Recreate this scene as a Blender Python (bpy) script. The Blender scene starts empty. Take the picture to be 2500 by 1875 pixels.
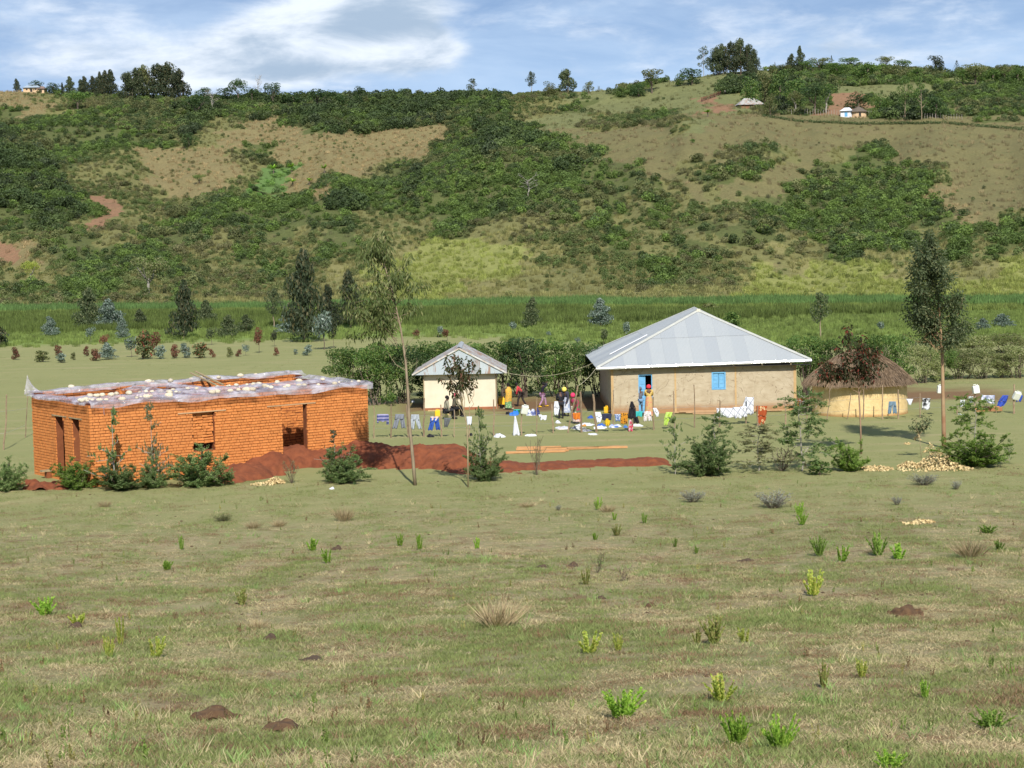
import bpy, bmesh, math, random
import numpy as np
from mathutils import Vector, Matrix, noise as mnoise
rnd = random.Random(7)
rng = np.random.default_rng(11)
SC = bpy.context.scene
COL = SC.collection
PI = math.pi

# ------------------------------------------------------------------ camera, sky, sun, exposure
F = 4500.0; PW, PH = 2500, 1875          # focal length and frame in photo pixels
EYE = 9.77; HORIZON = 590.0
pitch = math.atan((PH/2-HORIZON)/F); roll = math.radians(1.3)
fwd = np.array([0, math.cos(pitch), -math.sin(pitch)])
_up = np.array([0, math.sin(pitch), math.cos(pitch)]); _rt = np.array([1., 0, 0])
CR = math.cos(roll)*_rt - math.sin(roll)*_up
CU = math.cos(roll)*_up + math.sin(roll)*_rt
CPOS = np.array([0, 0, EYE])
cam_d = bpy.data.cameras.new('camera'); cam = bpy.data.objects.new('camera', cam_d); COL.objects.link(cam)
cam_d.sensor_width = 36.0; cam_d.lens = 36.0*F/PW
cam_d.clip_start = 0.5; cam_d.clip_end = 9000
M = Matrix(((CR[0], CU[0], -fwd[0], 0), (CR[1], CU[1], -fwd[1], 0), (CR[2], CU[2], -fwd[2], EYE), (0, 0, 0, 1)))
cam.matrix_world = M
SC.camera = cam
SUN_DIR = Vector((0.10, -0.73, 0.655)).normalized()    # towards the sun
SUN_EL = math.asin(SUN_DIR.z); SUN_AZ = math.atan2(SUN_DIR.x, SUN_DIR.y)
sl = bpy.data.lights.new('sun', 'SUN'); so = bpy.data.objects.new('sun', sl); COL.objects.link(so)
sl.energy = 4.6; sl.angle = math.radians(0.55); sl.color = (1.0, 0.955, 0.87)
so.rotation_euler = SUN_DIR.to_track_quat('Z', 'Y').to_euler(); so.location = (30, -40, 80)
SC.view_settings.view_transform = 'Standard'
try: SC.view_settings.look = 'None'
except Exception: pass
SC.view_settings.exposure = 0.42; SC.view_settings.gamma = 1.0; SC.view_settings.use_curve_mapping = False
SC.cycles.max_bounces = 6; SC.cycles.transparent_max_bounces = 12
SC.cycles.diffuse_bounces = 3; SC.cycles.glossy_bounces = 2
SC.cycles.volume_bounces = 0

def ray(x, y):
    d = fwd*F + CR*(x-PW/2) - CU*(y-PH/2); return d/d[1]
def AT(x, y, Y):
    return CPOS + ray(x, y)*Y
def proj(X, Y, Z):
    X, Y, Z = np.asarray(X, float), np.asarray(Y, float), np.asarray(Z, float)-EYE
    w = X*fwd[0]+Y*fwd[1]+Z*fwd[2]
    return PW/2+F*(X*CR[0]+Y*CR[1]+Z*CR[2])/w, PH/2-F*(X*CU[0]+Y*CU[1]+Z*CU[2])/w

# ------------------------------------------------------------------ node helpers
def newmat(name):
    m = bpy.data.materials.new(name); m.use_nodes = True
    nt = m.node_tree; nt.nodes.clear(); return m, nt
class NB:
    def __init__(s, nt): s.nt = nt
    def n(s, t, **kw):
        x = s.nt.nodes.new(t)
        for k, v in kw.items():
            if k.startswith('i_'):
                key = k[2:]; key = int(key) if key.isdigit() else key.replace('_', ' ')
                s.put(x, key, v)
            else: setattr(x, k, v)
        return x
    def put(s, x, key, v):
        if isinstance(v, bpy.types.NodeSocket): s.nt.links.new(v, x.inputs[key])
        else: x.inputs[key].default_value = v
    def math(s, op, a, b=None, c=None, clamp=False):
        x = s.n('ShaderNodeMath', operation=op, use_clamp=clamp)
        for i, v in enumerate((a, b, c)):
            if v is not None: s.put(x, i, v)
        return x.outputs[0]
    def mix(s, f, a, b, t='MIX'):
        x = s.n('ShaderNodeMix', data_type='RGBA', blend_type=t, clamp_factor=True)
        s.put(x, 0, f)
        for k, v in ((6, a), (7, b)):
            if isinstance(v, tuple) and len(v) == 3: v = v+(1,)
            s.put(x, k, v)
        return x.outputs[2]
    def noise(s, vec, scale, detail=4, rough=0.55, dist=0.0):
        x = s.n('ShaderNodeTexNoise'); s.put(x, 'Scale', scale); s.put(x, 'Detail', detail); s.put(x, 'Roughness', rough); s.put(x, 'Distortion', dist)
        if vec is not None: s.put(x, 'Vector', vec)
        return x.outputs[0]
    def ramp(s, v, lo, hi, a=0.0, b=1.0):
        x = s.n('ShaderNodeMapRange', interpolation_type='SMOOTHSTEP'); s.put(x, 0, v); s.put(x, 1, lo); s.put(x, 2, hi); s.put(x, 3, a); s.put(x, 4, b)
        return x.outputs[0]
    def pos(s): return s.n('ShaderNodeNewGeometry').outputs['Position']
    def obj(s): return s.n('ShaderNodeTexCoord').outputs['Object']
    def scalev(s, v, sx, sy, sz):
        x = s.n('ShaderNodeMapping'); s.put(x, 0, v); x.inputs['Scale'].default_value = (sx, sy, sz); return x.outputs[0]
    def bump(s, h, strength, dist):
        x = s.n('ShaderNodeBump'); s.put(x, 'Strength', strength); s.put(x, 'Distance', dist); s.put(x, 'Height', h); return x.outputs[0]
    def out(s, sh, vol=None):
        o = s.n('ShaderNodeOutputMaterial')
        if sh is not None: s.nt.links.new(sh, o.inputs[0])
        if vol is not None: s.nt.links.new(vol, o.inputs[1])
    def pbr(s, col, rough=0.8, metal=0.0, normal=None, spec=0.3):
        x = s.n('ShaderNodeBsdfPrincipled'); s.put(x, 'Base Color', col if not (isinstance(col, tuple) and len(col) == 3) else col+(1,))
        s.put(x, 'Roughness', rough); s.put(x, 'Metallic', metal); s.put(x, 'Specular IOR Level', spec)
        if normal is not None: s.put(x, 'Normal', normal)
        return x.outputs[0]

# ------------------------------------------------------------------ world: clear low-sun sky with cloud
wd = bpy.data.worlds.new('World'); SC.world = wd; wd.use_nodes = True
wt = wd.node_tree; wt.nodes.clear(); b = NB(wt)
sky = b.n('ShaderNodeTexSky', sky_type='NISHITA'); sky.sun_disc = False
sky.sun_elevation = SUN_EL; sky.sun_rotation = SUN_AZ; sky.altitude = 1500; sky.air_density = 1.0; sky.dust_density = 0.6; sky.ozone_density = 2.0
gen = b.n('ShaderNodeTexCoord').outputs['Generated']
sep = b.n('ShaderNodeSeparateXYZ'); b.put(sep, 0, gen)
lift = b.n('ShaderNodeVectorMath', operation='ADD'); b.put(lift, 0, gen); lift.inputs[1].default_value = (0, 0, 0.22)
nrm = b.n('ShaderNodeVectorMath', operation='NORMALIZE'); b.put(nrm, 0, lift.outputs[0]); b.put(sky, 'Vector', nrm.outputs[0])
skc = b.mix(1.0, sky.outputs[0], (0.078, 0.088, 0.096), 'MULTIPLY')
ele = sep.outputs[2]
az = b.math('ARCTAN2', sep.outputs[0], sep.outputs[1])
# soft pale veil towards the horizon
veil = b.math('MULTIPLY', b.ramp(ele, 0.02, 0.17, 0.80, 0.0), b.ramp(az, -0.25, 0.03, 0.55, 1.2))
cmb = b.n('ShaderNodeCombineXYZ'); b.put(cmb, 0, b.math('MULTIPLY', az, 9.0)); b.put(cmb, 1, b.math('MULTIPLY', ele, 26.0)); b.put(cmb, 2, 3.3)
cv = cmb.outputs[0]
n1 = b.noise(cv, 1.0, 7, 0.56, 0.25)
cm2 = b.n('ShaderNodeCombineXYZ'); b.put(cm2, 0, b.math('MULTIPLY', az, 7.0)); b.put(cm2, 1, b.math('MULTIPLY', ele, 30.0)); b.put(cm2, 2, 8.1)
n2 = b.noise(cm2.outputs[0], 1.0, 6, 0.6, 0.4)
# broad heap of cumulus left of the centre
def gauss(a0, e0, sa, se):
    da = b.math('DIVIDE', b.math('SUBTRACT', az, a0), sa); de = b.math('DIVIDE', b.math('SUBTRACT', ele, e0), se)
    return b.math('EXPONENT', b.math('MULTIPLY', b.math('ADD', b.math('MULTIPLY', da, da), b.math('MULTIPLY', de, de)), -1.0))
def total(lst):
    t = None
    for a0, e0, sa, se, w in lst:
        g = b.math('MULTIPLY', gauss(a0, e0, sa, se), w); t = g if t is None else b.math('ADD', t, g)
    return t
heap_ = total([(-0.165, .090, .045, .012, .8), (-.135, .104, .032, .013, .9), (-.105, .118, .035, .016, 1.0), (-.065, .120, .030, .020, 1.0), (-.036, .103, .018, .010, .8), (-.09, .098, .05, .014, .8), (-.235, .100, .05, .010, .38)])
n4 = b.noise(cv, 2.6, 8, .62, .2)
dens = b.math('ADD', b.math('ADD', b.math('MULTIPLY', n1, .62), b.math('MULTIPLY', n4, .45)), b.math('MULTIPLY', heap_, 0.36))
cmask = b.ramp(dens, 0.52, 0.80)
wisp = b.ramp(n2, 0.30, 0.75, 0.05, 0.6)
n3 = b.noise(cv, 1.7, 6, 0.6, 0.3)
shade_ = total([(-.066, .117, .038, .011, .36), (-.10, .092, .075, .006, .26), (-.14, .098, .03, .006, .12)])
dark = b.math('MULTIPLY', b.ramp(b.math('ADD', n3, shade_), 0.42, 0.80), 0.92)
ccol = b.mix(dark, (0.70, 0.76, 0.84), (0.29, 0.39, 0.52))
hcol = (0.44, 0.60, 0.80)
c = b.mix(veil, skc, hcol + (1,))
c = b.mix(wisp, c, (0.50, 0.63, 0.80, 1))
c = b.mix(cmask, c, ccol)
bg = b.n('ShaderNodeBackground'); b.put(bg, 0, c); bg.inputs[1].default_value = 1.0
wo = b.n('ShaderNodeOutputWorld'); wt.links.new(bg.outputs[0], wo.inputs[0])

# ------------------------------------------------------------------ terrain
def blur(a, s, axis):
    if s <= 0: return a
    r = int(3*s)+1; k = np.exp(-0.5*(np.arange(-r, r+1)/s)**2); k /= k.sum()
    pad = [(0, 0), (0, 0)]; pad[axis] = (r, r); p = np.pad(a, pad, 'edge')
    return np.apply_along_axis(lambda v: np.convolve(v, k, 'valid'), axis, p)
def yfoot(u): return np.interp(u, [-2, -.278, 0, .278, 2], [330, 311, 285, 248, 230])
_T = [0, 30, 60, 95, 130, 160, 195, 235, 275, 320, 365]
_HT = {  # photo column: image height of the hillside at those distances beyond its foot
 -400: [0, 725, 680, 610, 520, 440, 370, 340, 310, 250, 215],
 0:    [0, 725, 680, 610, 520, 440, 365, 362, 320, 262, 222],
 120:  [0, 725, 680, 620, 540, 480, 420, 400, 320, 262, 222],
 250:  [0, 722, 680, 625, 570, 530, 470, 400, 330, 270, 228],
 450:  [0, 720, 675, 610, 540, 492, 500, 410, 330, 275, 240],
 650:  [0, 718, 670, 600, 520, 475, 490, 430, 350, 285, 240],
 850:  [0, 716, 665, 590, 505, 450, 462, 390, 320, 272, 242],
 1050: [0, 714, 660, 580, 485, 412, 416, 365, 310, 268, 236],
 1250: [0, 712, 655, 570, 470, 385, 350, 320, 290, 258, 226],
 1400: [0, 710, 650, 560, 455, 380, 335, 318, 288, 255, 224],
 1500: [0, 709, 650, 560, 450, 375, 325, 300, 288, 240, 216],
 1650: [0, 707, 650, 560, 455, 380, 325, 285, 262, 222, 192],
 1800: [0, 706, 650, 565, 465, 390, 330, 278, 246, 206, 175],
 2000: [0, 704, 650, 570, 475, 400, 340, 290, 252, 204, 160],
 2250: [0, 702, 650, 575, 480, 405, 345, 295, 256, 208, 167],
 2500: [0, 700, 650, 580, 490, 415, 350, 300, 258, 212, 164],
 3000: [0, 700, 650, 580, 490, 415, 350, 300, 258, 212, 164]}
_us = np.linspace(-.55, .55, 221); _ts = np.linspace(0, 365, 147)
_cu, _cz = [], []
for px_, rows in sorted(_HT.items()):
    u0 = ray(px_, 450)[0]; yf = float(yfoot(u0)); zz = []
    for t_, py_ in zip(_T, rows):
        zz.append(0.0 if t_ == 0 else AT(px_, py_, yf+t_)[2])
    _cu.append(u0); _cz.append(np.interp(_ts, _T, zz))
_cz = np.array(_cz)
_Z = np.array([[0.0]*len(_ts)]*len(_us))
for j in range(len(_ts)): _Z[:, j] = np.interp(_us, _cu, _cz[:, j])
_Z = blur(_Z, 3.0, 0); _Zs = blur(_Z, 3.2, 1); wgt = np.clip(_ts/12.0, 0, 1)[None, :]; _Z = _Z*(1-wgt)+_Zs*wgt
def fnoise(X, Y, s, seed=0.0):
    """cheap smooth value noise, vectorised"""
    x = np.asarray(X)*s+seed*17.3; y = np.asarray(Y)*s+seed*7.9
    xi = np.floor(x); yi = np.floor(y); fx = x-xi; fy = y-yi
    def h(a, c):
        v = np.sin(a*127.1+c*311.7+seed*3.7)*43758.5453; return v-np.floor(v)
    fx = fx*fx*(3-2*fx); fy = fy*fy*(3-2*fy)
    return (h(xi, yi)*(1-fx)+h(xi+1, yi)*fx)*(1-fy)+(h(xi, yi+1)*(1-fx)+h(xi+1, yi+1)*fx)*fy-0.5
def gz(X, Y):
    X = np.asarray(X, float); Y = np.asarray(Y, float)
    k = np.clip(1-Y/76.0, 0, None)
    z = np.where(Y < 0, 8.2-0.14*Y, 8.2*k*k)
    near = np.clip((80-Y)/30, 0, 1)
    z = z + near*(0.22*fnoise(X, Y, .16, 1)+0.10*fnoise(X, Y, .5, 2)) + 0.03*fnoise(X, Y, .9, 3)*near + 0.0
    Yc = np.maximum(Y, 60.0); u = X/Yc; t = Y-yfoot(u)
    ui = np.clip((u+.55)/1.1*220, 0, 219.999); ti = np.clip(t/365*146, 0, 145.999)
    a = ui.astype(int); c_ = ti.astype(int); fu = ui-a; ft = ti-c_
    h = (_Z[a, c_]*(1-fu)+_Z[a+1, c_]*fu)*(1-ft)+(_Z[a, c_+1]*(1-fu)+_Z[a+1, c_+1]*fu)*ft
    tt = np.clip(t, 0, None); amp = np.clip(tt/40, 0, 1)*np.clip((400-tt)/60, 0, 1)
    h = h + amp*(2.6*fnoise(X, Y, .035, 4)+1.2*fnoise(X, Y, .09, 5)+.5*fnoise(X, Y, .25, 6))
    rib = np.clip(tt/90, 0, 1)*np.clip((330-tt)/90, 0, 1); h = h + rib*(5.0*fnoise(u*34, tt*.007, 1.0, 21)+1.8*fnoise(u*80+tt*.004, tt*.012, 1.0, 22))
    h = h + np.clip(t-365, 0, None)*0.012
    return np.where(t > 0, h, z)
_Ys = np.concatenate([np.arange(9, 120, .1), np.arange(120, 760, .4)])
def GP(px, py, lim=None):
    """point of the terrain seen at a photo pixel"""
    r = ray(px, py); P = CPOS[None, :]+_Ys[:, None]*r[None, :]
    d = P[:, 2]-gz(P[:, 0], P[:, 1]); hit = np.argmax(d < 0)
    if d.min() > 0: hit = int(np.argmin(np.where(_Ys > 300, d, 1e9)))
    elif hit > 0:
        k = d[hit-1]/(d[hit-1]-d[hit]); y = _Ys[hit-1]*(1-k)+_Ys[hit]*k; p = CPOS+r*y
        return Vector((p[0], p[1], float(gz(p[0], p[1]))))
    p = P[hit]; return Vector((p[0], p[1], float(gz(p[0], p[1]))))

# land cover over the hillside, 50 pixel cells: 0 forest 1 bush 2 mixed 3 sparse 4 dry 5 dome 6 grass 7 yellow 8 red 9 gully
_MAP = {180: [6, 6, 6, 6, 6, 6, 6, 6, 6, 6, 6, 6, 6, 6, 6, 6, 6, 6, 6, 6, 6, 6, 6, 6, 6, 6, 6, 6, 6, 6, 6, 6, 6, 6, 6, 6, 6, 1, 1, 1, 1, 1, 1, 1, 1, 1, 6, 1, 1, 1],
220: [4, 4, 2, 1, 1, 1, 1, 1, 1, 0, 0, 0, 0, 0, 0, 0, 0, 0, 6, 6, 6, 6, 6, 6, 2, 2, 2, 2, 6, 6, 1, 1, 6, 6, 6, 0, 0, 0, 0, 0, 6, 6, 6, 6, 6, 1, 1, 1, 1, 1],
260: [4, 4, 2, 2, 2, 1, 1, 1, 1, 1, 1, 1, 0, 0, 0, 0, 0, 0, 0, 0, 0, 0, 0, 0, 0, 2, 2, 2, 1, 6, 6, 6, 6, 6, 8, 6, 2, 0, 1, 1, 8, 8, 1, 0, 0, 1, 1, 1, 1, 1],
300: [1, 1, 1, 1, 1, 1, 1, 1, 1, 0, 2, 2, 4, 4, 1, 0, 0, 0, 0, 0, 0, 0, 0, 0, 0, 2, 6, 6, 6, 2, 2, 1, 2, 6, 5, 5, 5, 5, 5, 5, 5, 5, 5, 5, 5, 5, 5, 5, 5, 5],
340: [0, 1, 1, 1, 1, 1, 1, 1, 1, 2, 2, 4, 4, 4, 4, 4, 4, 4, 4, 4, 4, 4, 1, 1, 0, 0, 1, 5, 5, 5, 5, 5, 5, 5, 5, 5, 5, 5, 5, 5, 5, 5, 5, 5, 5, 5, 5, 5, 5, 5],
380: [0, 0, 1, 1, 2, 2, 2, 4, 4, 4, 4, 2, 1, 4, 4, 4, 4, 4, 4, 4, 4, 1, 1, 0, 1, 1, 1, 1, 1, 5, 5, 5, 5, 5, 5, 5, 2, 1, 2, 5, 5, 2, 1, 5, 5, 5, 5, 5, 5, 5],
420: [0, 0, 0, 1, 2, 2, 2, 4, 4, 4, 4, 2, 9, 9, 4, 4, 4, 4, 2, 1, 1, 1, 1, 1, 1, 1, 1, 0, 1, 1, 1, 1, 5, 5, 2, 1, 1, 1, 5, 5, 1, 1, 1, 1, 1, 2, 5, 5, 5, 5],
460: [0, 0, 0, 0, 2, 2, 2, 2, 4, 4, 4, 2, 9, 9, 4, 4, 1, 1, 1, 1, 0, 1, 1, 1, 1, 1, 1, 1, 1, 1, 1, 1, 1, 2, 5, 2, 5, 5, 5, 1, 1, 1, 1, 1, 1, 4, 5, 5, 5, 5],
500: [0, 0, 0, 0, 1, 8, 2, 2, 2, 2, 1, 1, 1, 1, 1, 1, 0, 0, 1, 1, 1, 1, 1, 1, 1, 1, 1, 1, 2, 1, 1, 2, 1, 2, 2, 2, 2, 1, 1, 1, 1, 1, 1, 1, 1, 1, 4, 5, 5, 5],
540: [1, 1, 0, 0, 2, 8, 2, 2, 1, 1, 1, 1, 1, 1, 1, 1, 1, 2, 2, 2, 2, 1, 1, 2, 2, 2, 2, 1, 2, 1, 2, 2, 1, 2, 1, 1, 2, 1, 1, 1, 1, 1, 1, 1, 1, 1, 1, 4, 5, 2],
580: [2, 2, 2, 1, 1, 2, 2, 1, 1, 1, 2, 1, 1, 1, 2, 1, 1, 2, 3, 3, 3, 7, 7, 7, 3, 2, 2, 2, 2, 2, 1, 2, 2, 1, 2, 1, 1, 1, 2, 2, 1, 1, 1, 1, 1, 2, 1, 2, 1, 1],
620: [8, 4, 2, 1, 1, 1, 1, 1, 2, 2, 2, 1, 2, 2, 2, 1, 2, 2, 3, 3, 7, 7, 7, 7, 7, 7, 3, 3, 2, 2, 1, 2, 2, 1, 1, 2, 2, 3, 2, 2, 1, 1, 3, 3, 3, 3, 1, 2, 1, 2],
660: [2, 3, 2, 1, 1, 1, 1, 1, 2, 2, 2, 2, 1, 2, 2, 2, 3, 2, 7, 7, 7, 7, 7, 7, 7, 3, 2, 2, 2, 2, 2, 1, 2, 2, 2, 2, 7, 2, 3, 7, 7, 7, 7, 3, 3, 7, 3, 2, 3, 7],
700: [1, 1, 2, 1, 1, 2, 2, 2, 1, 2, 2, 2, 2, 2, 3, 2, 2, 3, 7, 7, 7, 7, 3, 3, 3, 2, 2, 2, 2, 2, 2, 1, 2, 2, 2, 3, 7, 7, 7, 7, 7, 7, 7, 7, 7, 7, 7, 7, 7, 7],
740: [2, 2, 2, 2, 2, 2, 2, 2, 3, 3, 3, 3, 3, 3, 3, 3, 3, 3, 7, 7, 7, 7, 3, 3, 3, 3, 3, 3, 3, 3, 3, 3, 3, 3, 3, 3, 7, 7, 7, 7, 7, 7, 7, 7, 7, 7, 7, 7, 7, 7]}
_rows = sorted(_MAP)
_MG = np.array([_MAP[r] for r in _rows])
def cover(X, Y, Z):
    """land cover class of a hillside point """
    px, py = proj(X, Y, Z)
    px = px+90*fnoise(X, Y, .03, 9)+60*fnoise(X, Y, .11, 10)+26*fnoise(X, Y, .4, 11)
    py = py+34*fnoise(X, Y, .035, 12)+26*fnoise(X, Y, .12, 13)+12*fnoise(X, Y, .4, 14)
    i = np.clip(np.rint((py-180)/40), 0, len(_rows)-1).astype(int); j = np.clip(np.floor(px/50), 0, 49).astype(int)
    return _MG[i, j]
_CC = np.array([(.06, .07, .025), (.10, .115, .04), (.17, .165, .065), (.21, .195, .08), (.205, .170, .080), (.165, .148, .066), (.165, .172, .072), (.24, .25, .08), (.25, .145, .085), (.11, .18, .055)])

def link_mesh(name, me, mat=None, parent=None):
    o = bpy.data.objects.new(name, me); COL.objects.link(o)
    if mat is not None and len(me.materials) == 0: me.materials.append(mat)
    if parent is not None: o.parent = parent
    return o
def fast_mesh(name, V, Fq, smooth=False):
    """V (n,3), Fq (m,k) faces"""
    V = np.asarray(V, np.float32); Fq = np.asarray(Fq, np.int32); m, k = Fq.shape
    me = bpy.data.meshes.new(name); me.vertices.add(len(V)); me.vertices.foreach_set('co', V.ravel())
    me.loops.add(m*k); me.loops.foreach_set('vertex_index', Fq.ravel())
    me.polygons.add(m); me.polygons.foreach_set('loop_start', np.arange(0, m*k, k, dtype=np.int32))
    try: me.polygons.foreach_set('loop_total', np.full(m, k, np.int32))
    except Exception: pass
    me.polygons.foreach_set('use_smooth', np.full(m, smooth))
    me.update(calc_edges=True); me.validate(); return me
def grid_faces(nu, nv):
    i = np.arange(nu-1)[:, None]*nv+np.arange(nv-1)[None, :]; i = i.ravel()
    return np.stack([i, i+nv, i+nv+1, i+1], 1)
def put_attr(me, name, arr):
    a = me.attributes.new(name, 'FLOAT_COLOR', 'POINT'); c4 = np.ones((len(arr), 4), np.float32); c4[:, :3] = arr; a.data.foreach_set('color', c4.ravel())

# fan shaped near ground (dense) and hillside
def fan(ys, us):
    U, Yg = np.meshgrid(us, ys, indexing='ij'); X = U*np.maximum(Yg, 60); return X, Yg
us = np.concatenate([np.linspace(-6, -.6, 28)[:-1], np.linspace(-.6, .6, 420), np.linspace(.6, 6, 28)[1:]])
ys = np.concatenate([np.linspace(-150, 8, 24)[:-1], np.linspace(8, 90, 300)[:-1], np.linspace(90, 235, 120)])
# ground up to just past the foot of the hill, row lines bent so the last one follows the foot
U, T = np.meshgrid(us, ys, indexing='ij')
Yg = np.where(T > 90, 90+(T-90)/(235-90)*(yfoot(U)+4-90), T); X = U*np.maximum(Yg, 60)
Z = gz(X, Yg); V = np.stack([X, Yg, Z], -1).reshape(-1, 3)
g_me = fast_mesh('ground', V, grid_faces(*X.shape), True)
# hill
us2 = np.concatenate([np.linspace(-2, -.36, 30)[:-1], np.linspace(-.36, .36, 560), np.linspace(.36, 2, 30)[1:]])
ts2 = np.concatenate([np.linspace(3.9, 380, 300), np.linspace(390, 3200, 25)])
U, T = np.meshgrid(us2, ts2, indexing='ij'); Yh = yfoot(U)+T; X = U*Yh; Z = gz(X, Yh)
V = np.stack([X, Yh, Z], -1).reshape(-1, 3); h_me = fast_mesh('hillside', V, grid_faces(*X.shape), True)
cc = cover(V[:, 0], V[:, 1], V[:, 2]); put_attr(h_me, 'cover', _CC[cc])

# ground material --------------------------------------------------------
def grass_colour(b, P):
    """pasture colour from world position: green, straw and bare patches"""
    a = b.noise(b.scalev(P, 1, .38, 1), 1.0, 6, .68, .6); c2 = b.noise(P, 2.3, 4, .6); f = b.noise(P, 14, 3, .7); big = b.noise(P, .07, 3, .5)
    grn = b.mix(c2, (.155, .17, .065), (.225, .23, .10))
    straw = b.mix(f, (.36, .30, .18), (.25, .195, .115))
    m = b.ramp(b.math('ADD', b.math('ADD', b.math('MULTIPLY', a, .6), b.math('MULTIPLY', c2, .4)), b.math('MULTIPLY', big, .25)), .46, .78)
    c = b.mix(m, grn, straw)
    bare = b.ramp(b.math('ADD', b.math('MULTIPLY', a, .6), b.math('MULTIPLY', b.noise(P, 1.1, 4, .65, .6), .6)), .64, .76)
    c = b.mix(b.math('MULTIPLY', bare, .85), c, (.17, .11, .066))
    return c, f
m_ground, nt = newmat('pasture'); b = NB(nt); P = b.pos(); sx = b.n('ShaderNodeSeparateXYZ'); b.put(sx, 0, P)
near, f = grass_colour(b, P)
far = b.mix(b.noise(P, .12, 5, .6), (.215, .222, .092), (.285, .275, .125))
far = b.mix(b.ramp(b.noise(b.scalev(P, .25, 1, 1), .5, 4, .6), .5, .75), far, (.34, .29, .155))
far = b.mix(b.math('MULTIPLY', b.noise(P, 3.0, 3, .7), .5), far, (.20, .215, .08))
yy = sx.outputs[1]; wob = b.math('ADD', yy, b.math('MULTIPLY', b.math('SUBTRACT', b.noise(P, .18, 4, .6), .5), 14))
c = b.mix(b.ramp(wob, 52, 76), near, far)
# trodden earth of the yard round the houses
xx = sx.outputs[0]
yard = b.math('MULTIPLY', b.math('MULTIPLY', b.ramp(wob, 104, 107), b.ramp(wob, 118, 112)), b.math('MULTIPLY', b.ramp(xx, -8, -5), b.ramp(xx, 32, 27)))
c = b.mix(b.math('MULTIPLY', yard, .85), c, b.mix(b.noise(P, 1.3, 4), (.20, .10, .055), (.14, .075, .045)))
# wet meadow and reed bed further out, then maize
xx = sx.outputs[0]; wob = b.math('ADD', wob, b.ramp(xx, -6, 14, 0, 30))
c = b.mix(b.ramp(wob, 190, 200), c, (.17, .23, .06))
c = b.mix(b.ramp(wob, 214, 240), c, (.095, .125, .03))
nrmn = b.bump(b.math('ADD', f, b.noise(P, 40, 2, .6)), .5, .05)
b.out(b.pbr(c, .95, 0, nrmn, .1)); g_me.materials.append(m_ground)
ground = link_mesh('ground', g_me); ground['kind'] = 'structure'
m_hill, nt = newmat('hill_cover'); b = NB(nt); P = b.pos(); at = b.n('ShaderNodeAttribute', attribute_name='cover')
n1 = b.noise(P, .22, 6, .65, .3); n2 = b.noise(P, 1.6, 4, .7)
c = b.mix(1.0, at.outputs[0], b.mix(n2, (.55, .55, .5), (1.45, 1.45, 1.5)), 'MULTIPLY')
c = b.mix(b.math('MULTIPLY', b.ramp(n1, .5, .75), .5), c, (.10, .115, .05))
c = b.mix(b.math('MULTIPLY', b.ramp(b.noise(P, .12, 6, .7, .5), .58, .78), .4), c, (.24, .165, .10))
b.out(b.pbr(c, .95, 0, b.bump(b.noise(P, 1.2, 5, .7), .9, .6), .1)); h_me.materials.append(m_hill)
hill = link_mesh('hillside', h_me); hill['kind'] = 'structure'

# ------------------------------------------------------------------ foliage
def leaf_mat(name, c1, c2, c3=None, rough=.6, trans=.35, rand=.25, inst=False):
    m, nt = newmat(name); b = NB(nt)
    geo = b.n('ShaderNodeNewGeometry'); r = geo.outputs['Random Per Island']
    if inst:
        at = b.n('ShaderNodeAttribute', attribute_name='tint', attribute_type='INSTANCER').outputs[0]
        c = b.mix(1.0, at, b.mix(r, (.72, .72, .72), (1.3, 1.3, 1.3)), 'MULTIPLY')
    else:
        c = b.mix(r, c1, c2)
        if c3: c = b.mix(b.ramp(r, .72, .95), c, c3)
        oi = b.n('ShaderNodeObjectInfo').outputs['Random']
        c = b.mix(1.0, c, b.mix(oi, (1-rand,)*3, (1+rand,)*3), 'MULTIPLY')
    d = b.pbr(c, rough, 0, None, .25)
    t = b.n('ShaderNodeBsdfTranslucent'); b.put(t, 0, b.mix(1.0, c, (1.1, 1.25, .6), 'MULTIPLY'))
    mx = b.n('ShaderNodeMixShader'); mx.inputs[0].default_value = trans; nt.links.new(d, mx.inputs[1]); nt.links.new(t.outputs[0], mx.inputs[2])
    b.out(mx.outputs[0]); return m
def unit(v): return v/np.maximum(np.linalg.norm(v, axis=1, keepdims=True), 1e-9)
def rdir(n, r=rng): return unit(r.normal(size=(n, 3)))
def leaves(C, D, L, W, r=rng, tri=False, fold=None):
    """leaf cards: centre, long direction, length, width -> V,F"""
    n = len(C); D = unit(D); S = unit(np.cross(D, rdir(n, r))); L = np.broadcast_to(np.asarray(L, float), (n,))[:, None]; W = np.broadcast_to(np.asarray(W, float), (n,))[:, None]
    a = C-D*L*.5; e = C+D*L*.5
    V = np.stack([a, C+S*W*.5-D*L*.05, e, C-S*W*.5-D*L*.05], 1).reshape(-1, 3)
    i = np.arange(n)[:, None]*4; return V, np.concatenate([i, i+1, i+2, i+3], 1)
def join(parts):
    V, Q, k = [], [], 0
    for v, q in parts:
        V.append(v); Q.append(q+k); k += len(v)
    return np.concatenate(V), np.concatenate(Q)
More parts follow.
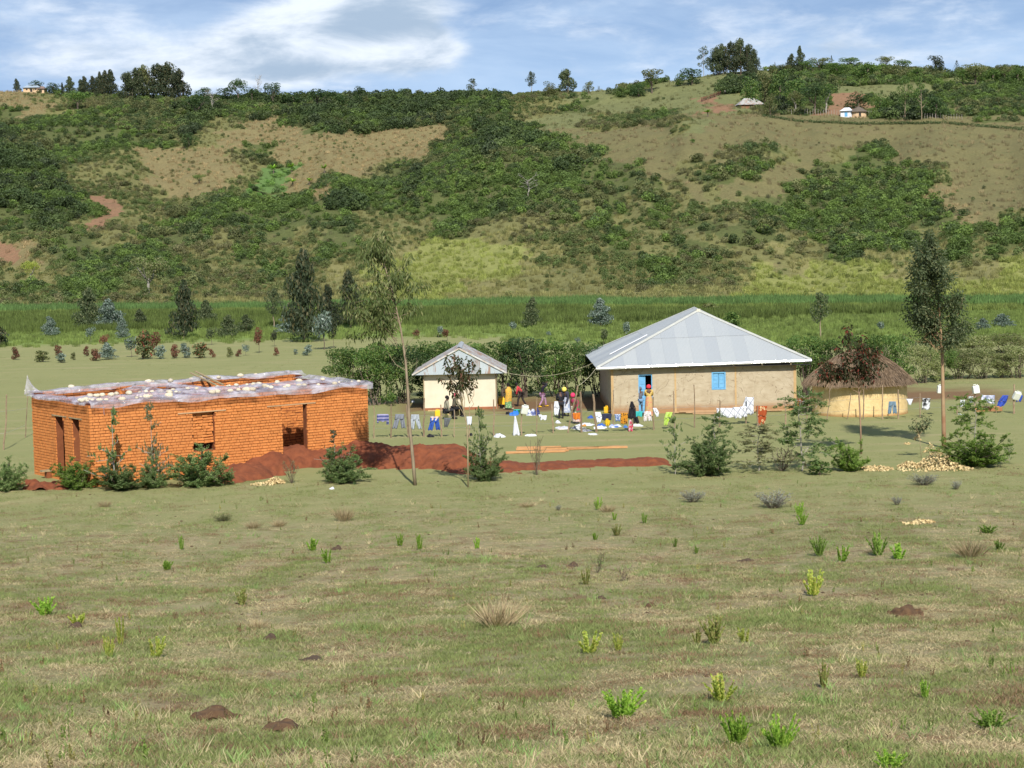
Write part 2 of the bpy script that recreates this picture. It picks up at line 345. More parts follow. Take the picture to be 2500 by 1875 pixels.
def tube(pts, rad, seg=6):
    pts = np.asarray(pts, float); n = len(pts); rad = np.broadcast_to(np.asarray(rad, float), (n,))
    T = np.gradient(pts, axis=0); T = unit(T); A = np.where(np.abs(T[:, 2:3]) < .9, np.array([[0, 0, 1.]]), np.array([[1., 0, 0]]))
    S = unit(np.cross(T, A)); B = np.cross(T, S); a = np.linspace(0, 2*PI, seg, endpoint=False)
    V = (pts[:, None, :]+rad[:, None, None]*(S[:, None, :]*np.cos(a)[None, :, None]+B[:, None, :]*np.sin(a)[None, :, None])).reshape(-1, 3)
    q = []
    for i in range(n-1):
        for j in range(seg):
            k = (j+1) % seg; q.append((i*seg+j, i*seg+k, (i+1)*seg+k, (i+1)*seg+j))
    V = np.vstack([V, pts[-1:], pts[:1]]); e = len(V)-2
    for j in range(0, seg-1, 2):
        q.append(((n-1)*seg+j, (n-1)*seg+j+1, (n-1)*seg+(j+2) % seg, e)); q.append((j+1, j, e+1, (j+2) % seg))
    return V, np.array(q)
def crooked(p0, p1, n=6, amp=.05, sag=0., r=rng):
    t = np.linspace(0, 1, n)[:, None]; p0 = np.asarray(p0, float); p1 = np.asarray(p1, float)
    L = np.linalg.norm(p1-p0); o = r.normal(size=(n, 3))*amp*L; o[0] = 0; o[-1] = 0
    p = p0+(p1-p0)*t+o; p[:, 2] += (sag*L*4*t*(1-t))[:, 0]; return p
def clump(c, rad, n, L, W, r=rng, droop=0., shell=.55, squash=(1, 1, 1)):
    d = rdir(n, r); rr = shell+(1-shell)*r.random((n, 1))**.6; C = np.asarray(c)+d*rr*np.asarray(rad)*np.asarray(squash)
    D = unit(np.cross(d, rdir(n, r))+.35*rdir(n, r)); D[:, 2] -= droop
    return leaves(C, D, L*r.uniform(.7, 1.3, n), W*r.uniform(.7, 1.3, n), r)
# ------------------------------------------------------------------ instanced ground cover (stuff)
def proto_coll(name, meshes):
    c = bpy.data.collections.new(name)
    for i, me in enumerate(meshes): c.objects.link(bpy.data.objects.new(f'{name}_{i:02d}', me))
    return c
def scatter(name, P, rz, sc, tint, coll, nproto, label=None, cat=None, tilt=None):
    n = len(P); me = bpy.data.meshes.new(name); me.vertices.add(n); me.vertices.foreach_set('co', np.asarray(P, np.float32).ravel())
    rot = np.zeros((n, 3), np.float32); rot[:, 2] = rz
    if tilt is not None: rot[:, :2] = tilt
    a = me.attributes.new('rot', 'FLOAT_VECTOR', 'POINT'); a.data.foreach_set('vector', rot.ravel())
    s3 = np.asarray(sc, np.float32); s3 = np.repeat(s3[:, None], 3, 1) if s3.ndim == 1 else s3
    a = me.attributes.new('scl', 'FLOAT_VECTOR', 'POINT'); a.data.foreach_set('vector', s3.ravel())
    a = me.attributes.new('pid', 'INT', 'POINT'); a.data.foreach_set('value', rng.integers(0, nproto, n).astype(np.int32))
    put_attr(me, 'tint', tint)
    o = link_mesh(name, me); ng = bpy.data.node_groups.new(name, 'GeometryNodeTree')
    ng.interface.new_socket('Geometry', in_out='INPUT', socket_type='NodeSocketGeometry'); ng.interface.new_socket('Geometry', in_out='OUTPUT', socket_type='NodeSocketGeometry')
    N = ng.nodes; L = ng.links; gi = N.new('NodeGroupInput'); go = N.new('NodeGroupOutput')
    ci = N.new('GeometryNodeCollectionInfo'); ci.inputs['Collection'].default_value = coll; ci.inputs['Separate Children'].default_value = True; ci.inputs['Reset Children'].default_value = True
    iop = N.new('GeometryNodeInstanceOnPoints'); iop.inputs['Pick Instance'].default_value = True
    def attr(nm, t):
        x = N.new('GeometryNodeInputNamedAttribute'); x.data_type = t; x.inputs['Name'].default_value = nm; return x.outputs['Attribute']
    mp = N.new('GeometryNodeMeshToPoints'); L.new(gi.outputs[0], mp.inputs['Mesh'])
    L.new(mp.outputs[0], iop.inputs['Points']); L.new(ci.outputs[0], iop.inputs['Instance']); L.new(attr('pid', 'INT'), iop.inputs['Instance Index'])
    e2r = N.new('FunctionNodeEulerToRotation'); L.new(attr('rot', 'FLOAT_VECTOR'), e2r.inputs[0]); L.new(e2r.outputs[0], iop.inputs['Rotation'])
    L.new(attr('scl', 'FLOAT_VECTOR'), iop.inputs['Scale']); L.new(iop.outputs[0], go.inputs[0])
    md = o.modifiers.new('scatter', 'NODES'); md.node_group = ng
    o['kind'] = 'stuff'
    if label: o['label'] = label; o['category'] = cat
    return o
m_inst = leaf_mat('bush_leaves', None, None, inst=True, trans=.3)
m_tuft = leaf_mat('grass_blades', None, None, inst=True, trans=.3, rough=.7)
# hillside bushes
def bush_proto(seed, n=230):
    r = np.random.default_rng(seed); ps = []
    k = r.integers(3, 6)
    for i in range(k):
        a = r.random()*6.28; q = .45*r.random(); c = (q*math.cos(a), q*math.sin(a), .45+.35*r.random()); rad = .42+.25*r.random()
        ps.append(clump(c, rad, n//k, .20, .15, r, .1, .75, (1, 1, .8)))
    V, Q = join(ps); me = fast_mesh(f'bush_{seed}', V, Q); me.materials.append(m_inst); return me
def tuft_proto(seed, n=40, R=.5, H=1.0, w=.05, lean=.35, mat=None):
    r = np.random.default_rng(seed); a = r.random(n)*6.28; q = R*np.sqrt(r.random(n)); base = np.stack([q*np.cos(a), q*np.sin(a), np.zeros(n)-.02], 1)
    d = rdir(n, r)*lean; d[:, 2] = 1; h = H*r.uniform(.45, 1.1, n)[:, None]; tip = base+d*h; side = np.stack([-np.sin(a+r.random(n)*3), np.cos(a), np.zeros(n)], 1)*w*.5
    mid = base+d*h*.5+np.stack([np.zeros(n), np.zeros(n), .08*h[:, 0]], 1)
    V = np.stack([base-side, base+side, mid+side*.8, tip, mid-side*.8], 1).reshape(-1, 3); i = np.arange(n)[:, None]*5
    Q = np.concatenate([np.concatenate([i, i+1, i+2, i+4], 1), np.concatenate([i+4, i+2, i+3, i+3], 1)]) 
    # last face as quad with repeated corner is invalid; build tris
    T = np.concatenate([np.concatenate([i, i+1, i+2], 1), np.concatenate([i, i+2, i+4], 1), np.concatenate([i+4, i+2, i+3], 1)])
    me = fast_mesh(f'tuft_{seed}', V, T); me.materials.append(mat or m_tuft); return me
bush_c = proto_coll('bush_shapes', [bush_proto(s) for s in range(8)])
tuft_c = proto_coll('tuft_shapes', [tuft_proto(20+s, 36, .5, .8, .06, .5) for s in range(5)])
N = 380000
u = rng.uniform(-.36, .36, N); t = rng.uniform(2, 372, N); Y = yfoot(u)+t; keep = rng.random(N) < Y/760; u, t, Y = u[keep], t[keep], Y[keep]; X = u*Y
Zb = gz(X, Y); cl = cover(X, Y, Zb); cl = np.where((cl == 0) & (fnoise(X, Y, .06, 90)+.8*fnoise(X, Y, .2, 91)+.5*(rng.random(len(X))-.5) > .05), 1, cl)
#            F     B     m     s     d     e     g     y     r    G
area = 2*.36*372*520/len(X)*1.35
dens = np.array([.28, .48, .42, .16, .060, .006, .008, .08, .004, .16])
lo = np.array([1.4, .7, .45, .35, .35, .3, .3, .4, .3, .8]); hi = np.array([3.0, 1.9, 1.35, 1.0, .9, .8, .8, .9, .7, 1.3])
patch = np.clip(.55+1.5*fnoise(X, Y, .07, 31)+.8*fnoise(X, Y, .2, 32), .1, 1.6)
k = rng.random(len(X)) < dens[cl]*area*np.where(cl < 1, 1, patch)
X, Y, Zb, cl = X[k], Y[k], Zb[k], cl[k]; n = len(X); s = lo[cl]+(hi-lo)[cl]*rng.random(n)**1.7
pal = {0: [(0.045, 0.083, 0.027), (0.068, 0.112, 0.030), (0.042, 0.068, 0.030)], 1: [(0.083, 0.150, 0.030), (0.112, 0.195, 0.033), (0.060, 0.105, 0.033), (0.128, 0.150, 0.053)],
       2: [(0.090, 0.143, 0.038), (0.128, 0.165, 0.053), (0.150, 0.150, 0.068)], 3: [(0.128, 0.165, 0.053), (0.180, 0.195, 0.068)], 4: [(0.120, 0.165, 0.053), (0.195, 0.180, 0.075)],
       5: [(0.090, 0.120, 0.045), (0.180, 0.150, 0.075)], 6: [(0.105, 0.150, 0.045), (0.150, 0.165, 0.060)], 7: [(0.195, 0.240, 0.053), (0.255, 0.270, 0.068)], 8: [(0.105, 0.150, 0.045)], 9: [(0.105, 0.255, 0.045), (0.150, 0.300, 0.060)]}
tint = np.zeros((n, 3))
for q in range(10):
    mk = np.where(cl == q)[0]
    if len(mk):
        pq = np.array(pal[q]); h = (fnoise(X[mk], Y[mk], .05, 40)+.5+.7*(rng.random(len(mk))-.5)); tint[mk] = pq[np.clip((h*len(pq)).astype(int), 0, len(pq)-1)]
tint = 1.12*(tint*.72+.28*tint.mean(1, keepdims=True)*np.array([[1.2, 1.05, .55]])); tint *= rng.uniform(.65, 1.3, (n, 1)); tt_ = Y-yfoot(X/Y); s = s*np.where((tt_ > 300) & (cl < 2), 1.12, 1.0); print('hill bushes', n)
sc3 = np.stack([s, s, s*rng.uniform(.7, 1.15, n)], 1)
scatter('hillside_scrub', np.stack([X, Y, Zb-.1*s], 1), rng.random(n)*6.28, sc3, tint, bush_c, 8, 'dense green scrub and bushes covering the hillside behind the valley', 'scrub')
# dry grass tussocks on the slopes
N = 60000; u = rng.uniform(-.33, .33, N); t = rng.uniform(2, 372, N); Y = yfoot(u)+t; X = u*Y; Zb = gz(X, Y); cl = cover(X, Y, Zb)
k = rng.random(N) < np.array([0, .1, .45, .6, .50, .16, .16, .6, .1, .2])[cl]; X, Y, Zb, cl = X[k], Y[k], Zb[k], cl[k]; n = len(X)
tp = 1.3*np.array([(.08, .08, .04), (.10, .10, .05), (.16, .15, .06), (.20, .19, .075), (.27, .205, .11), (.19, .155, .085), (.16, .16, .075), (.20, .22, .06), (.2, .13, .08), (.1, .15, .05)])
print('hill tufts', n)
scatter('hillside_grass', np.stack([X, Y, Zb], 1), rng.random(n)*6.28, rng.uniform(.5, 1.3, n), tp[cl]*rng.uniform(.75, 1.2, (n, 1)), tuft_c, 5, 'dry straw coloured grass on the hillside slopes', 'grass')
# maize strip and reed bed on the valley floor
reed_c = proto_coll('reed_shapes', [tuft_proto(40+s, 60, .9, 1.0, .07, .25) for s in range(5)])
N = 9000; u = rng.uniform(-.34, .34, N); Y = rng.uniform(208, 300, N); X = u*Y; k = Y < yfoot(u)-24+16*fnoise(X, Y, .05, 50); u, X, Y = u[k], X[k], Y[k]; k = Y > 220+26*fnoise(X, Y, .06, 51); X, Y = X[k], Y[k]
n = len(X); q = fnoise(X*.25, Y, .09, 52)+.5
tint = np.where((q > .62)[:, None], np.array([(.135, .175, .045)]), np.array([(.105, .14, .035)]))*rng.uniform(.7, 1.35, (n, 1))
scatter('reed_bed', np.stack([X, Y, gz(X, Y)], 1), rng.random(n)*6.28, rng.uniform(.7, 1.25, n), tint, reed_c, 5, 'dark olive reed and rush bed across the valley floor', 'reeds')
N = 5200; u = rng.uniform(-.34, .34, N); off = rng.uniform(-24, 3, N)+7*fnoise(u*200, u*0, .12, 77); Y = yfoot(u)+off; X = u*Y; n = N
tint = np.where((off > -15)[:, None], np.array([(.11, .185, .055)]), np.array([(.17, .21, .055)]))*rng.uniform(.75, 1.3, (n, 1))
scatter('maize_crop', np.stack([X, Y, gz(X, Y)], 1), rng.random(n)*6.28, rng.uniform(.8, 1.3, n)*np.where(off > -15, 1.1, .7), tint, reed_c, 5, 'bright green maize growing in a strip along the foot of the hill', 'maize')
N = 8500; u = rng.uniform(-.34, .34, N); Y = rng.uniform(150, 222, N); X = u*Y; ye = Y+30*np.clip((X+6)/20, 0, 1); k = (rng.random(N) < np.clip((ye-188)/16, .0, 1)); X, Y = X[k], Y[k]; n = len(X)
tint = np.array([(.17, .22, .06)])*rng.uniform(.7, 1.3, (n, 1))
scatter('wet_meadow_grass', np.stack([X, Y, gz(X, Y)], 1), rng.random(n)*6.28, rng.uniform(.3, .6, n), tint, reed_c, 5, 'light green wet meadow grass between the pasture and the reeds', 'grass')
# pasture grass, thick close to the camera
gr_c = proto_coll('turf_shapes', [tuft_proto(60+s, 60, .22, .048, .006, 1.4) for s in range(7)])
N = 75000; Y = 13+64*rng.random(N)**1.15; u = rng.uniform(-.33, .33, N); X = u*Y
dn = np.where(Y < 32, 1, np.clip(1.25-(Y-32)/60, .35, 1)); k = rng.random(N) < dn*np.clip(.75+.9*fnoise(X, Y, .6, 60), .15, 1); X, Y = X[k], Y[k]; n = len(X)
q = 1.0*fnoise(X, Y*.33, 1.1, 61)+.15*fnoise(X, Y, .22, 69)+.75*fnoise(X, Y*.45, 2.6, 62)+.4*fnoise(X, Y, 5, 63)+.6*(rng.random(n)-.5)
lush = np.clip(.04-q, -1, 1)[:, None]
tint = np.where(lush > .12, np.array([(.19, .225, .075)]), np.where(lush > -.12, np.array([(.27, .255, .12)]), np.array([(.42, .34, .20)])))*rng.uniform(.75, 1.3, (n, 1))
brown = ((rng.random(n) < .07) | ((fnoise(X, Y, 1.7, 70)+.5*fnoise(X, Y, .5, 71) > .22) & (rng.random(n) < .6)))[:, None]; tint = np.where(brown, np.array([(.23, .145, .085)]), tint)
s = rng.uniform(.7, 1.35, n)*np.where(Y > 32, 1.25, 1.0); s3 = np.stack([s*1.2, s*1.2, s*np.clip(1+1.2*lush[:, 0], .5, 1.5)], 1)
print('turf', n)
scatter('pasture_grass', np.stack([X, Y, gz(X, Y)-.004], 1), rng.random(n)*6.28, s3, tint, gr_c, 7, 'short grazed grass, green and straw coloured, on the near pasture', 'grass')
lg_c = proto_coll('long_grass_shapes', [tuft_proto(80+s, 16, .10, .17, .008, .9) for s in range(5)])
N = 4200; Y = 13+58*rng.random(N)**1.3; u = rng.uniform(-.33, .33, N); X = u*Y; k = fnoise(X, Y, .5, 64)+.5*fnoise(X, Y, 2, 65) > .05; X, Y = X[k], Y[k]; n = len(X)
tint = np.where(rng.random((n, 1)) < .5, np.array([(.19, .28, .09)]), np.where(rng.random((n, 1)) < .5, np.array([(.44, .36, .22)]), np.array([(.25, .26, .12)])))*rng.uniform(.8, 1.3, (n, 1))
scatter('long_grass_tufts', np.stack([X, Y, gz(X, Y)-.004], 1), rng.random(n)*6.28, rng.uniform(.6, 1.3, n), tint, lg_c, 5, 'scattered longer grass blades standing in the near pasture', 'grass')
# low herbs over the flat beyond
N = 9000; Y = 74+100*rng.random(N); u = rng.uniform(-.33, .33, N); X = u*Y; k = fnoise(X, Y, .25, 66) > -.1; k &= ~((Y > 100) & (Y < 118) & (X > -7) & (X < 30)); X, Y = X[k], Y[k]; n = len(X)
tint = np.where(rng.random((n, 1)) < .6, np.array([(.22, .25, .10)]), np.array([(.32, .28, .15)]))*rng.uniform(.8, 1.25, (n, 1))
scatter('flat_pasture_grass', np.stack([X, Y, gz(X, Y)-.004], 1), rng.random(n)*6.28, rng.uniform(1.0, 1.9, n), tint, gr_c, 7, 'low grass on the flat pasture round the houses', 'grass')

# small nameless herbs, dead stalks and crumbs of soil all over the near pasture
def herb_proto(seed, n=26):
    r = np.random.default_rng(seed); ps = []
    for i in range(r.integers(2, 5)):
        a = r.random()*6.28; q0 = .25*r.random(); base = np.array([q0*math.cos(a), q0*math.sin(a), 0]); e = base+np.array([.3*(r.random()-.5), .3*(r.random()-.5), r.uniform(.5, 1)]); m = n//2; t = np.linspace(.1, 1, m)[:, None]; d = unit(rdir(m, r)*.7+np.array([0, 0, .8])); ps.append(leaves(base+(e-base)*t+d*.06, d, .26*(1.15-.6*t[:, 0]), .10, r))
    V, Q = join(ps); me = fast_mesh(f'herb_{seed}', V, Q); me.materials.append(m_tuft); return me
herb_c = proto_coll('herb_shapes', [herb_proto(120+s) for s in range(6)])
N = 1500; Y = 14+66*rng.random(N)**1.3; X = rng.uniform(-.33, .33, N)*Y; k = fnoise(X, Y, .35, 80)+.6*fnoise(X, Y, 1.1, 81) > .02; X, Y = X[k], Y[k]; n = len(X); pick = rng.random((n, 1))
tint = np.where(pick < .45, np.array([(.16, .23, .05)]), np.where(pick < .75, np.array([(.22, .14, .075)]), np.array([(.30, .27, .09)])))*rng.uniform(.7, 1.2, (n, 1))
scatter('small_herbs', np.stack([X, Y, gz(X, Y)-.005], 1), rng.random(n)*6.28, rng.uniform(.06, .20, n), tint, herb_c, 6, 'countless small green and brown herbs in the near pasture', 'herbs')
def crumb_proto(seed):
    r = np.random.default_rng(seed); n = 9; V = []
    for j in range(5):
        ph = PI*.5*j/4
        for i in range(n): a = 2*PI*i/n; k = 1+.35*(r.random()-.5); V.append((k*math.cos(ph)*math.cos(a), k*math.cos(ph)*math.sin(a), .55*k*math.sin(ph)))
    me = fast_mesh(f'crumb_{seed}', np.array(V), np.array([(j*n+i, j*n+(i+1) % n, (j+1)*n+(i+1) % n, (j+1)*n+i) for j in range(4) for i in range(n)])); me.materials.append(m_tuft); return me
crumb_c = proto_coll('crumb_shapes', [crumb_proto(140+s) for s in range(5)])
N = 2600; Y = 14+62*rng.random(N)**1.2; X = rng.uniform(-.33, .33, N)*Y; k = fnoise(X, Y, .6, 82)+.6*fnoise(X, Y, 1.9, 83) > .12; X, Y = X[k], Y[k]; n = len(X)
tint = np.where(rng.random((n, 1)) < .8, np.array([(.10, .062, .038)]), np.array([(.34, .27, .18)]))*rng.uniform(.7, 1.3, (n, 1)); s = .012+.05*rng.random(n)**3
scatter('soil_crumbs', np.stack([X, Y, gz(X, Y)+.004], 1), rng.random(n)*6.28, np.stack([s, s*.8, s*.9], 1), tint, crumb_c, 5, 'small crumbs of soil, dung and stone strewn in the near pasture', 'soil crumbs')
# matted dead grass cushions
N = 900; Y = 14+62*rng.random(N)**1.2; X = rng.uniform(-.33, .33, N)*Y; k = fnoise(X, Y, .45, 84)+.5*fnoise(X, Y, 1.5, 85) > .10; X, Y = X[k], Y[k]; n = len(X)
tint = np.where(rng.random((n, 1)) < .6, np.array([(.24, .155, .095)]), np.array([(.16, .105, .065)]))*rng.uniform(.7, 1.25, (n, 1)); s = rng.uniform(.6, 1.7, n)
scatter('matted_dead_grass', np.stack([X, Y, gz(X, Y)], 1), rng.random(n)*6.28, np.stack([s, s, s*.7], 1), tint, gr_c, 7, 'brown matted patches of dead grass in the near pasture', 'grass')
# ------------------------------------------------------------------ object helpers
def tagit(o, label=None, cat=None, group=None, kind=None):
    if label: o['label'] = label
    if cat: o['category'] = cat
    if group: o['group'] = group
    if kind: o['kind'] = kind
    return o
def empty(name, loc, rz=0.0, label=None, cat=None, group=None):
    o = bpy.data.objects.new(name, None); COL.objects.link(o); o.location = loc; o.rotation_euler = (0, 0, rz); o.empty_display_size = .3
    return tagit(o, label, cat, group)
def pymesh(name, V, Fc, mat=None, parent=None, smooth=False, loc=None, rz=None):
    me = bpy.data.meshes.new(name); me.from_pydata([tuple(map(float, v)) for v in V], [], [tuple(int(i) for i in f) for f in Fc]); me.update()
    if smooth: me.polygons.foreach_set('use_smooth', [True]*len(me.polygons))
    o = link_mesh(name, me, mat, parent)
    if loc is not None: o.location = loc
    if rz is not None: o.rotation_euler = (0, 0, rz)
    return o
_BF = [(0, 3, 2, 1), (4, 5, 6, 7), (0, 1, 5, 4), (1, 2, 6, 5), (2, 3, 7, 6), (3, 0, 4, 7)]
class MB:
    def __init__(s): s.V, s.F = [], []
    def add(s, V, Fc):
        k = len(s.V); s.V += [tuple(v) for v in V]; s.F += [tuple(int(i)+k for i in f) for f in Fc]; return s
    def box(s, x0, x1, y0, y1, z0, z1, j=0.0):
        V = [(x0, y0, z0), (x1, y0, z0), (x1, y1, z0), (x0, y1, z0), (x0, y0, z1), (x1, y0, z1), (x1, y1, z1), (x0, y1, z1)]
        if j: V = [tuple(c+rnd.uniform(-j, j) for c in v) for v in V]
        return s.add(V, _BF)
    def bar(s, p, q, w, h=None):
        p = Vector(p); q = Vector(q); d = (q-p).normalized(); a = d.cross(Vector((0, 0, 1))); a = a.normalized() if a.length > .01 else Vector((1, 0, 0)); c = d.cross(a).normalized(); h = h or w
        V = [tuple(e+a*sa*w/2+c*sc*h/2) for e in (p, q) for sa, sc in ((-1, -1), (1, -1), (1, 1), (-1, 1))]
        return s.add(V, [(0, 1, 2, 3), (4, 7, 6, 5), (0, 4, 5, 1), (1, 5, 6, 2), (2, 6, 7, 3), (3, 7, 4, 0)])
    def tube(s, pts, rad, seg=6): return s.add(*tube(pts, rad, seg))
    def build(s, name, mat, parent=None, **k): return pymesh(name, s.V, s.F, mat, parent, **k)
def copyobj(o, parent=None, link=True):
    c = o.copy(); COL.objects.link(c)
    if parent is not None: c.parent = parent
    return c
def surf(name, c1, c2=None, scale=3.0, rough=.8, metal=0., bump=0., bd=.02, stretch=(1, 1, 1), spec=.3, detail=5, use='obj', rand=0.0):
    m, nt = newmat(name); b = NB(nt); P = b.obj() if use == 'obj' else b.pos(); P = b.scalev(P, *stretch)
    nz = b.noise(P, scale, detail, .6); c = b.mix(b.ramp(nz, .3, .7), c1, c2 or c1)
    if rand: c = b.mix(1.0, c, b.mix(b.n('ShaderNodeObjectInfo').outputs['Random'], (1-rand,)*3, (1+rand,)*3), 'MULTIPLY')
    b.out(b.pbr(c, rough, metal, b.bump(nz, bump, bd) if bump else None, spec)); return m

# ------------------------------------------------------------------ plants
m_bark = surf('gum_bark', (.30, .24, .16), (.20, .15, .10), 6, .9, stretch=(1, 1, .3), bump=.4)
m_darkbark = surf('dark_bark', (.10, .08, .06), (.16, .12, .09), 8, .95)
m_greybark = surf('grey_bark', (.36, .33, .28), (.22, .20, .17), 6, .9)
m_palestem = surf('pale_stem', (.36, .30, .17), (.26, .20, .12), 5, .9)
LM = {'gum': leaf_mat('gum_leaves', (0.049, 0.070, 0.031), (0.105, 0.133, 0.063), (0.182, 0.196, 0.098)),
      'gumlight': leaf_mat('young_gum_leaves', (.085, .12, .035), (.15, .18, .06), (.26, .27, .11), trans=.3),
      'gumdark': leaf_mat('dark_gum_leaves', (0.031, 0.048, 0.025), (0.070, 0.087, 0.045), (0.126, 0.112, 0.056)),
      'blue': leaf_mat('blue_gum_leaves', (.075, .115, .08), (.15, .19, .155), (.27, .31, .28), trans=.15),
      'red': leaf_mat('red_flush_leaves', (0.154, 0.063, 0.042), (0.238, 0.098, 0.063), (0.098, 0.112, 0.049)),
      'redgreen': leaf_mat('mixed_flush_leaves', (0.063, 0.084, 0.031), (0.098, 0.105, 0.042), (0.294, 0.077, 0.049)),
      'green': leaf_mat('broad_leaves', (0.063, 0.119, 0.028), (0.119, 0.196, 0.049), (0.210, 0.266, 0.070)),
      'dark': leaf_mat('forest_leaves', (0.031, 0.063, 0.022), (0.063, 0.112, 0.035), (0.112, 0.154, 0.056)),
      'olive': leaf_mat('olive_leaves', (0.098, 0.119, 0.042), (0.168, 0.182, 0.070), (0.238, 0.210, 0.098)),
      'bright': leaf_mat('bright_leaves', (.17, .30, .035), (.26, .42, .06), (.42, .52, .10), trans=.4),
      'juniper': leaf_mat('juniper_needles', (.085, .145, .045), (.16, .22, .075), (.27, .32, .13), trans=.3),
      'herb': leaf_mat('herb_leaves', (.17, .20, .05), (.25, .27, .08), (.34, .25, .12), trans=.35),
      'fresh': leaf_mat('fresh_needles', (.12, .20, .035), (.19, .29, .055), (.28, .36, .09), trans=.35),
      'khaki': leaf_mat('khaki_needles', (0.140, 0.154, 0.070), (0.210, 0.210, 0.098), (0.280, 0.224, 0.126), trans=.25),
      'yellow': leaf_mat('yellow_weed_leaves', (.32, .38, .07), (.44, .50, .11), (.55, .46, .14), trans=.4),
      'heath': leaf_mat('grey_heath_leaves', (0.168, 0.154, 0.126), (0.238, 0.252, 0.196), (0.308, 0.336, 0.280), trans=.1),
      'dry': leaf_mat('dry_grass_leaves', (0.336, 0.252, 0.140), (0.476, 0.378, 0.224), (0.224, 0.154, 0.098), trans=.2),
      'scrub': leaf_mat('valley_scrub_leaves', (.15, .18, .06), (.24, .26, .11), (.33, .31, .17), trans=.3)}
_R = np.random.default_rng(5)
def mk(kind, seed):
    """unit plant: height 1, width about 1 -> [(part, V, Q, material)]"""
    r = np.random.default_rng(seed*91+7); P = []
    if kind in ('gumcone', 'bluecone', 'greencone'):
        ps = []; k = 13
        for i in range(k):
            z = .16+.80*i/(k-1); R = .56*(1-((z-.12)/.95)**1.5)+.07; a = r.random()*6.28; q = R*.35
            ps.append(clump((q*math.cos(a), q*math.sin(a), z), (R*.85, R*.85, .10), int(80+320*R), .085, .036, r, .5, .45))
        P.append(('crown', *join(ps))); P.append(('trunk', *tube(crooked((0, 0, -.03), (0, 0, .9), 6, .012, 0, r), np.linspace(.028, .005, 6)*1.2, 5)))
    elif kind == 'gumstem':
        ps = []
        for i in range(9):
            z = .42+.5*i/8; R = .36*math.sin(PI*(.18+.72*i/8)); a = r.random()*6.28
            ps.append(clump((R*.6*math.cos(a), R*.6*math.sin(a), z), (R*.75+.06, R*.75+.06, .10), 110, .075, .03, r, .6, .4))
        P.append(('crown', *join(ps))); P.append(('trunk', *tube(crooked((0, 0, -.03), (.02, 0, .85), 6, .02, 0, r), np.linspace(.03, .006, 6), 5)))
    elif kind == 'fullgum':
        ps = []
        for i in range(16):
            z = .16+.72*i/15; R = .50*(1.04-i/15)**.55*min(1, .55+i/6); a = r.random()*6.28; k = .16+.05*r.random()
            ps.append(clump((R*.75*math.cos(a), R*.75*math.sin(a), z), (k+.05, k+.05, k*.75), 190, .055, .035, r, .3, .5))
        for i in range(5): ps.append(clump((0, 0, .25+.15*i), (.34-.05*i, .34-.05*i, .12), 150, .055, .035, r, .3, .5))
        ps.append(clump((.03, 0, .95), (.07, .07, .08), 60, .05, .03, r, .3, .4))
        P.append(('crown', *join(ps))); st = [tube(crooked((q, 0, -.03), (q*1.5, 0, .8), 6, .012, 0, r), np.linspace(.02, .005, 6), 5) for q in (-.12, .06, .2)]; P.append(('trunk', *join(st)))
    elif kind == 'stemball':
        ps = [clump((.18*math.cos(a), .18*math.sin(a), z), (.3, .3, .2), 90, .11, .06, r, .1, .5) for a, z in zip(r.random(5)*6.28, np.linspace(.5, .82, 5))]
        P.append(('crown', *join(ps))); P.append(('trunk', *tube(crooked((0, 0, -.05), (0, 0, .7), 5, .03, 0, r), .02, 4)))
    elif kind == 'sapling':
        ps = [clump((.30*math.cos(a)*(1-z*.6), .25*math.sin(a)*(1-z*.6), z), (.30, .30, .18), 90, .13, .075, r, .1, .3) for a, z in zip(r.random(6)*6.28, np.linspace(.2, .85, 6))]
        P.append(('crown', *join(ps)))
        st = [tube(crooked((0, 0, -.05), (.2*math.cos(a), .2*math.sin(a), .7), 4, .04, 0, r), .015, 4) for a in r.random(3)*6.28]; P.append(('trunk', *join(st)))
    elif kind == 'broad':
        ps = []; k = r.integers(8, 12)
        for i in range(k):
            a = r.random()*6.28; q = .34*math.sqrt(r.random()); z = .60+.26*r.random()*(1-q)+.05; R = .15+.10*r.random()
            ps.append(clump((q*math.cos(a), q*math.sin(a), z), (R, R, R*.62), 110, .05, .035, r, 0, .7))
        ps.append(clump((0, 0, .5), (.3, .3, .2), 160, .05, .035, r, 0, .4))
        P.append(('crown', *join(ps)))
        st = [tube(crooked((0, 0, -.05), (0, 0, .4), 4, .03, 0, r), .03, 5)]
        for a in r.random(5)*6.28: st.append(tube(crooked((0, 0, .3), (.28*math.cos(a), .28*math.sin(a), .68), 4, .05, .02, r), np.linspace(.018, .006, 4), 4))
        P.append(('trunk', *join(st)))
    elif kind == 'dense':
        ps = []
        for i in range(13):
            a = r.random()*6.28; z = .15+.68*r.random(); q = .30*math.sqrt(r.random())*(1.15-z*.6); R = .16+.09*r.random()
            ps.append(clump((q*math.cos(a), q*math.sin(a), z), (R, R, R*.8), 110, .055, .038, r, 0, .7))
        P.append(('crown', *join(ps))); P.append(('trunk', *tube(crooked((0, 0, -.05), (0, 0, .6), 4, .03, 0, r), .035, 5)))
    elif kind == 'tallgum':
        ps = []; st = [tube(crooked((0, 0, -.03), (.03, 0, .95), 7, .012, 0, r), np.linspace(.022, .005, 7), 5)]
        for i in range(10):
            z = .38+.56*(i/9)+.03*r.random(); a = r.random()*6.28; q = (.10+.22*math.sin(PI*min(1, .25+.75*(i/9)))); R = .13+.06*r.random()
            c = (q*math.cos(a), q*math.sin(a), z); ps.append(clump(c, (R*1.1, R*1.1, R*.5), 95, .05, .03, r, .3, .5)); st.append(tube(crooked((0, 0, z-.12), c, 4, .04, .01, r), np.linspace(.01, .003, 4), 4))
        P.append(('crown', *join(ps))); P.append(('trunk', *join(st)))
    elif kind == 'juniper':
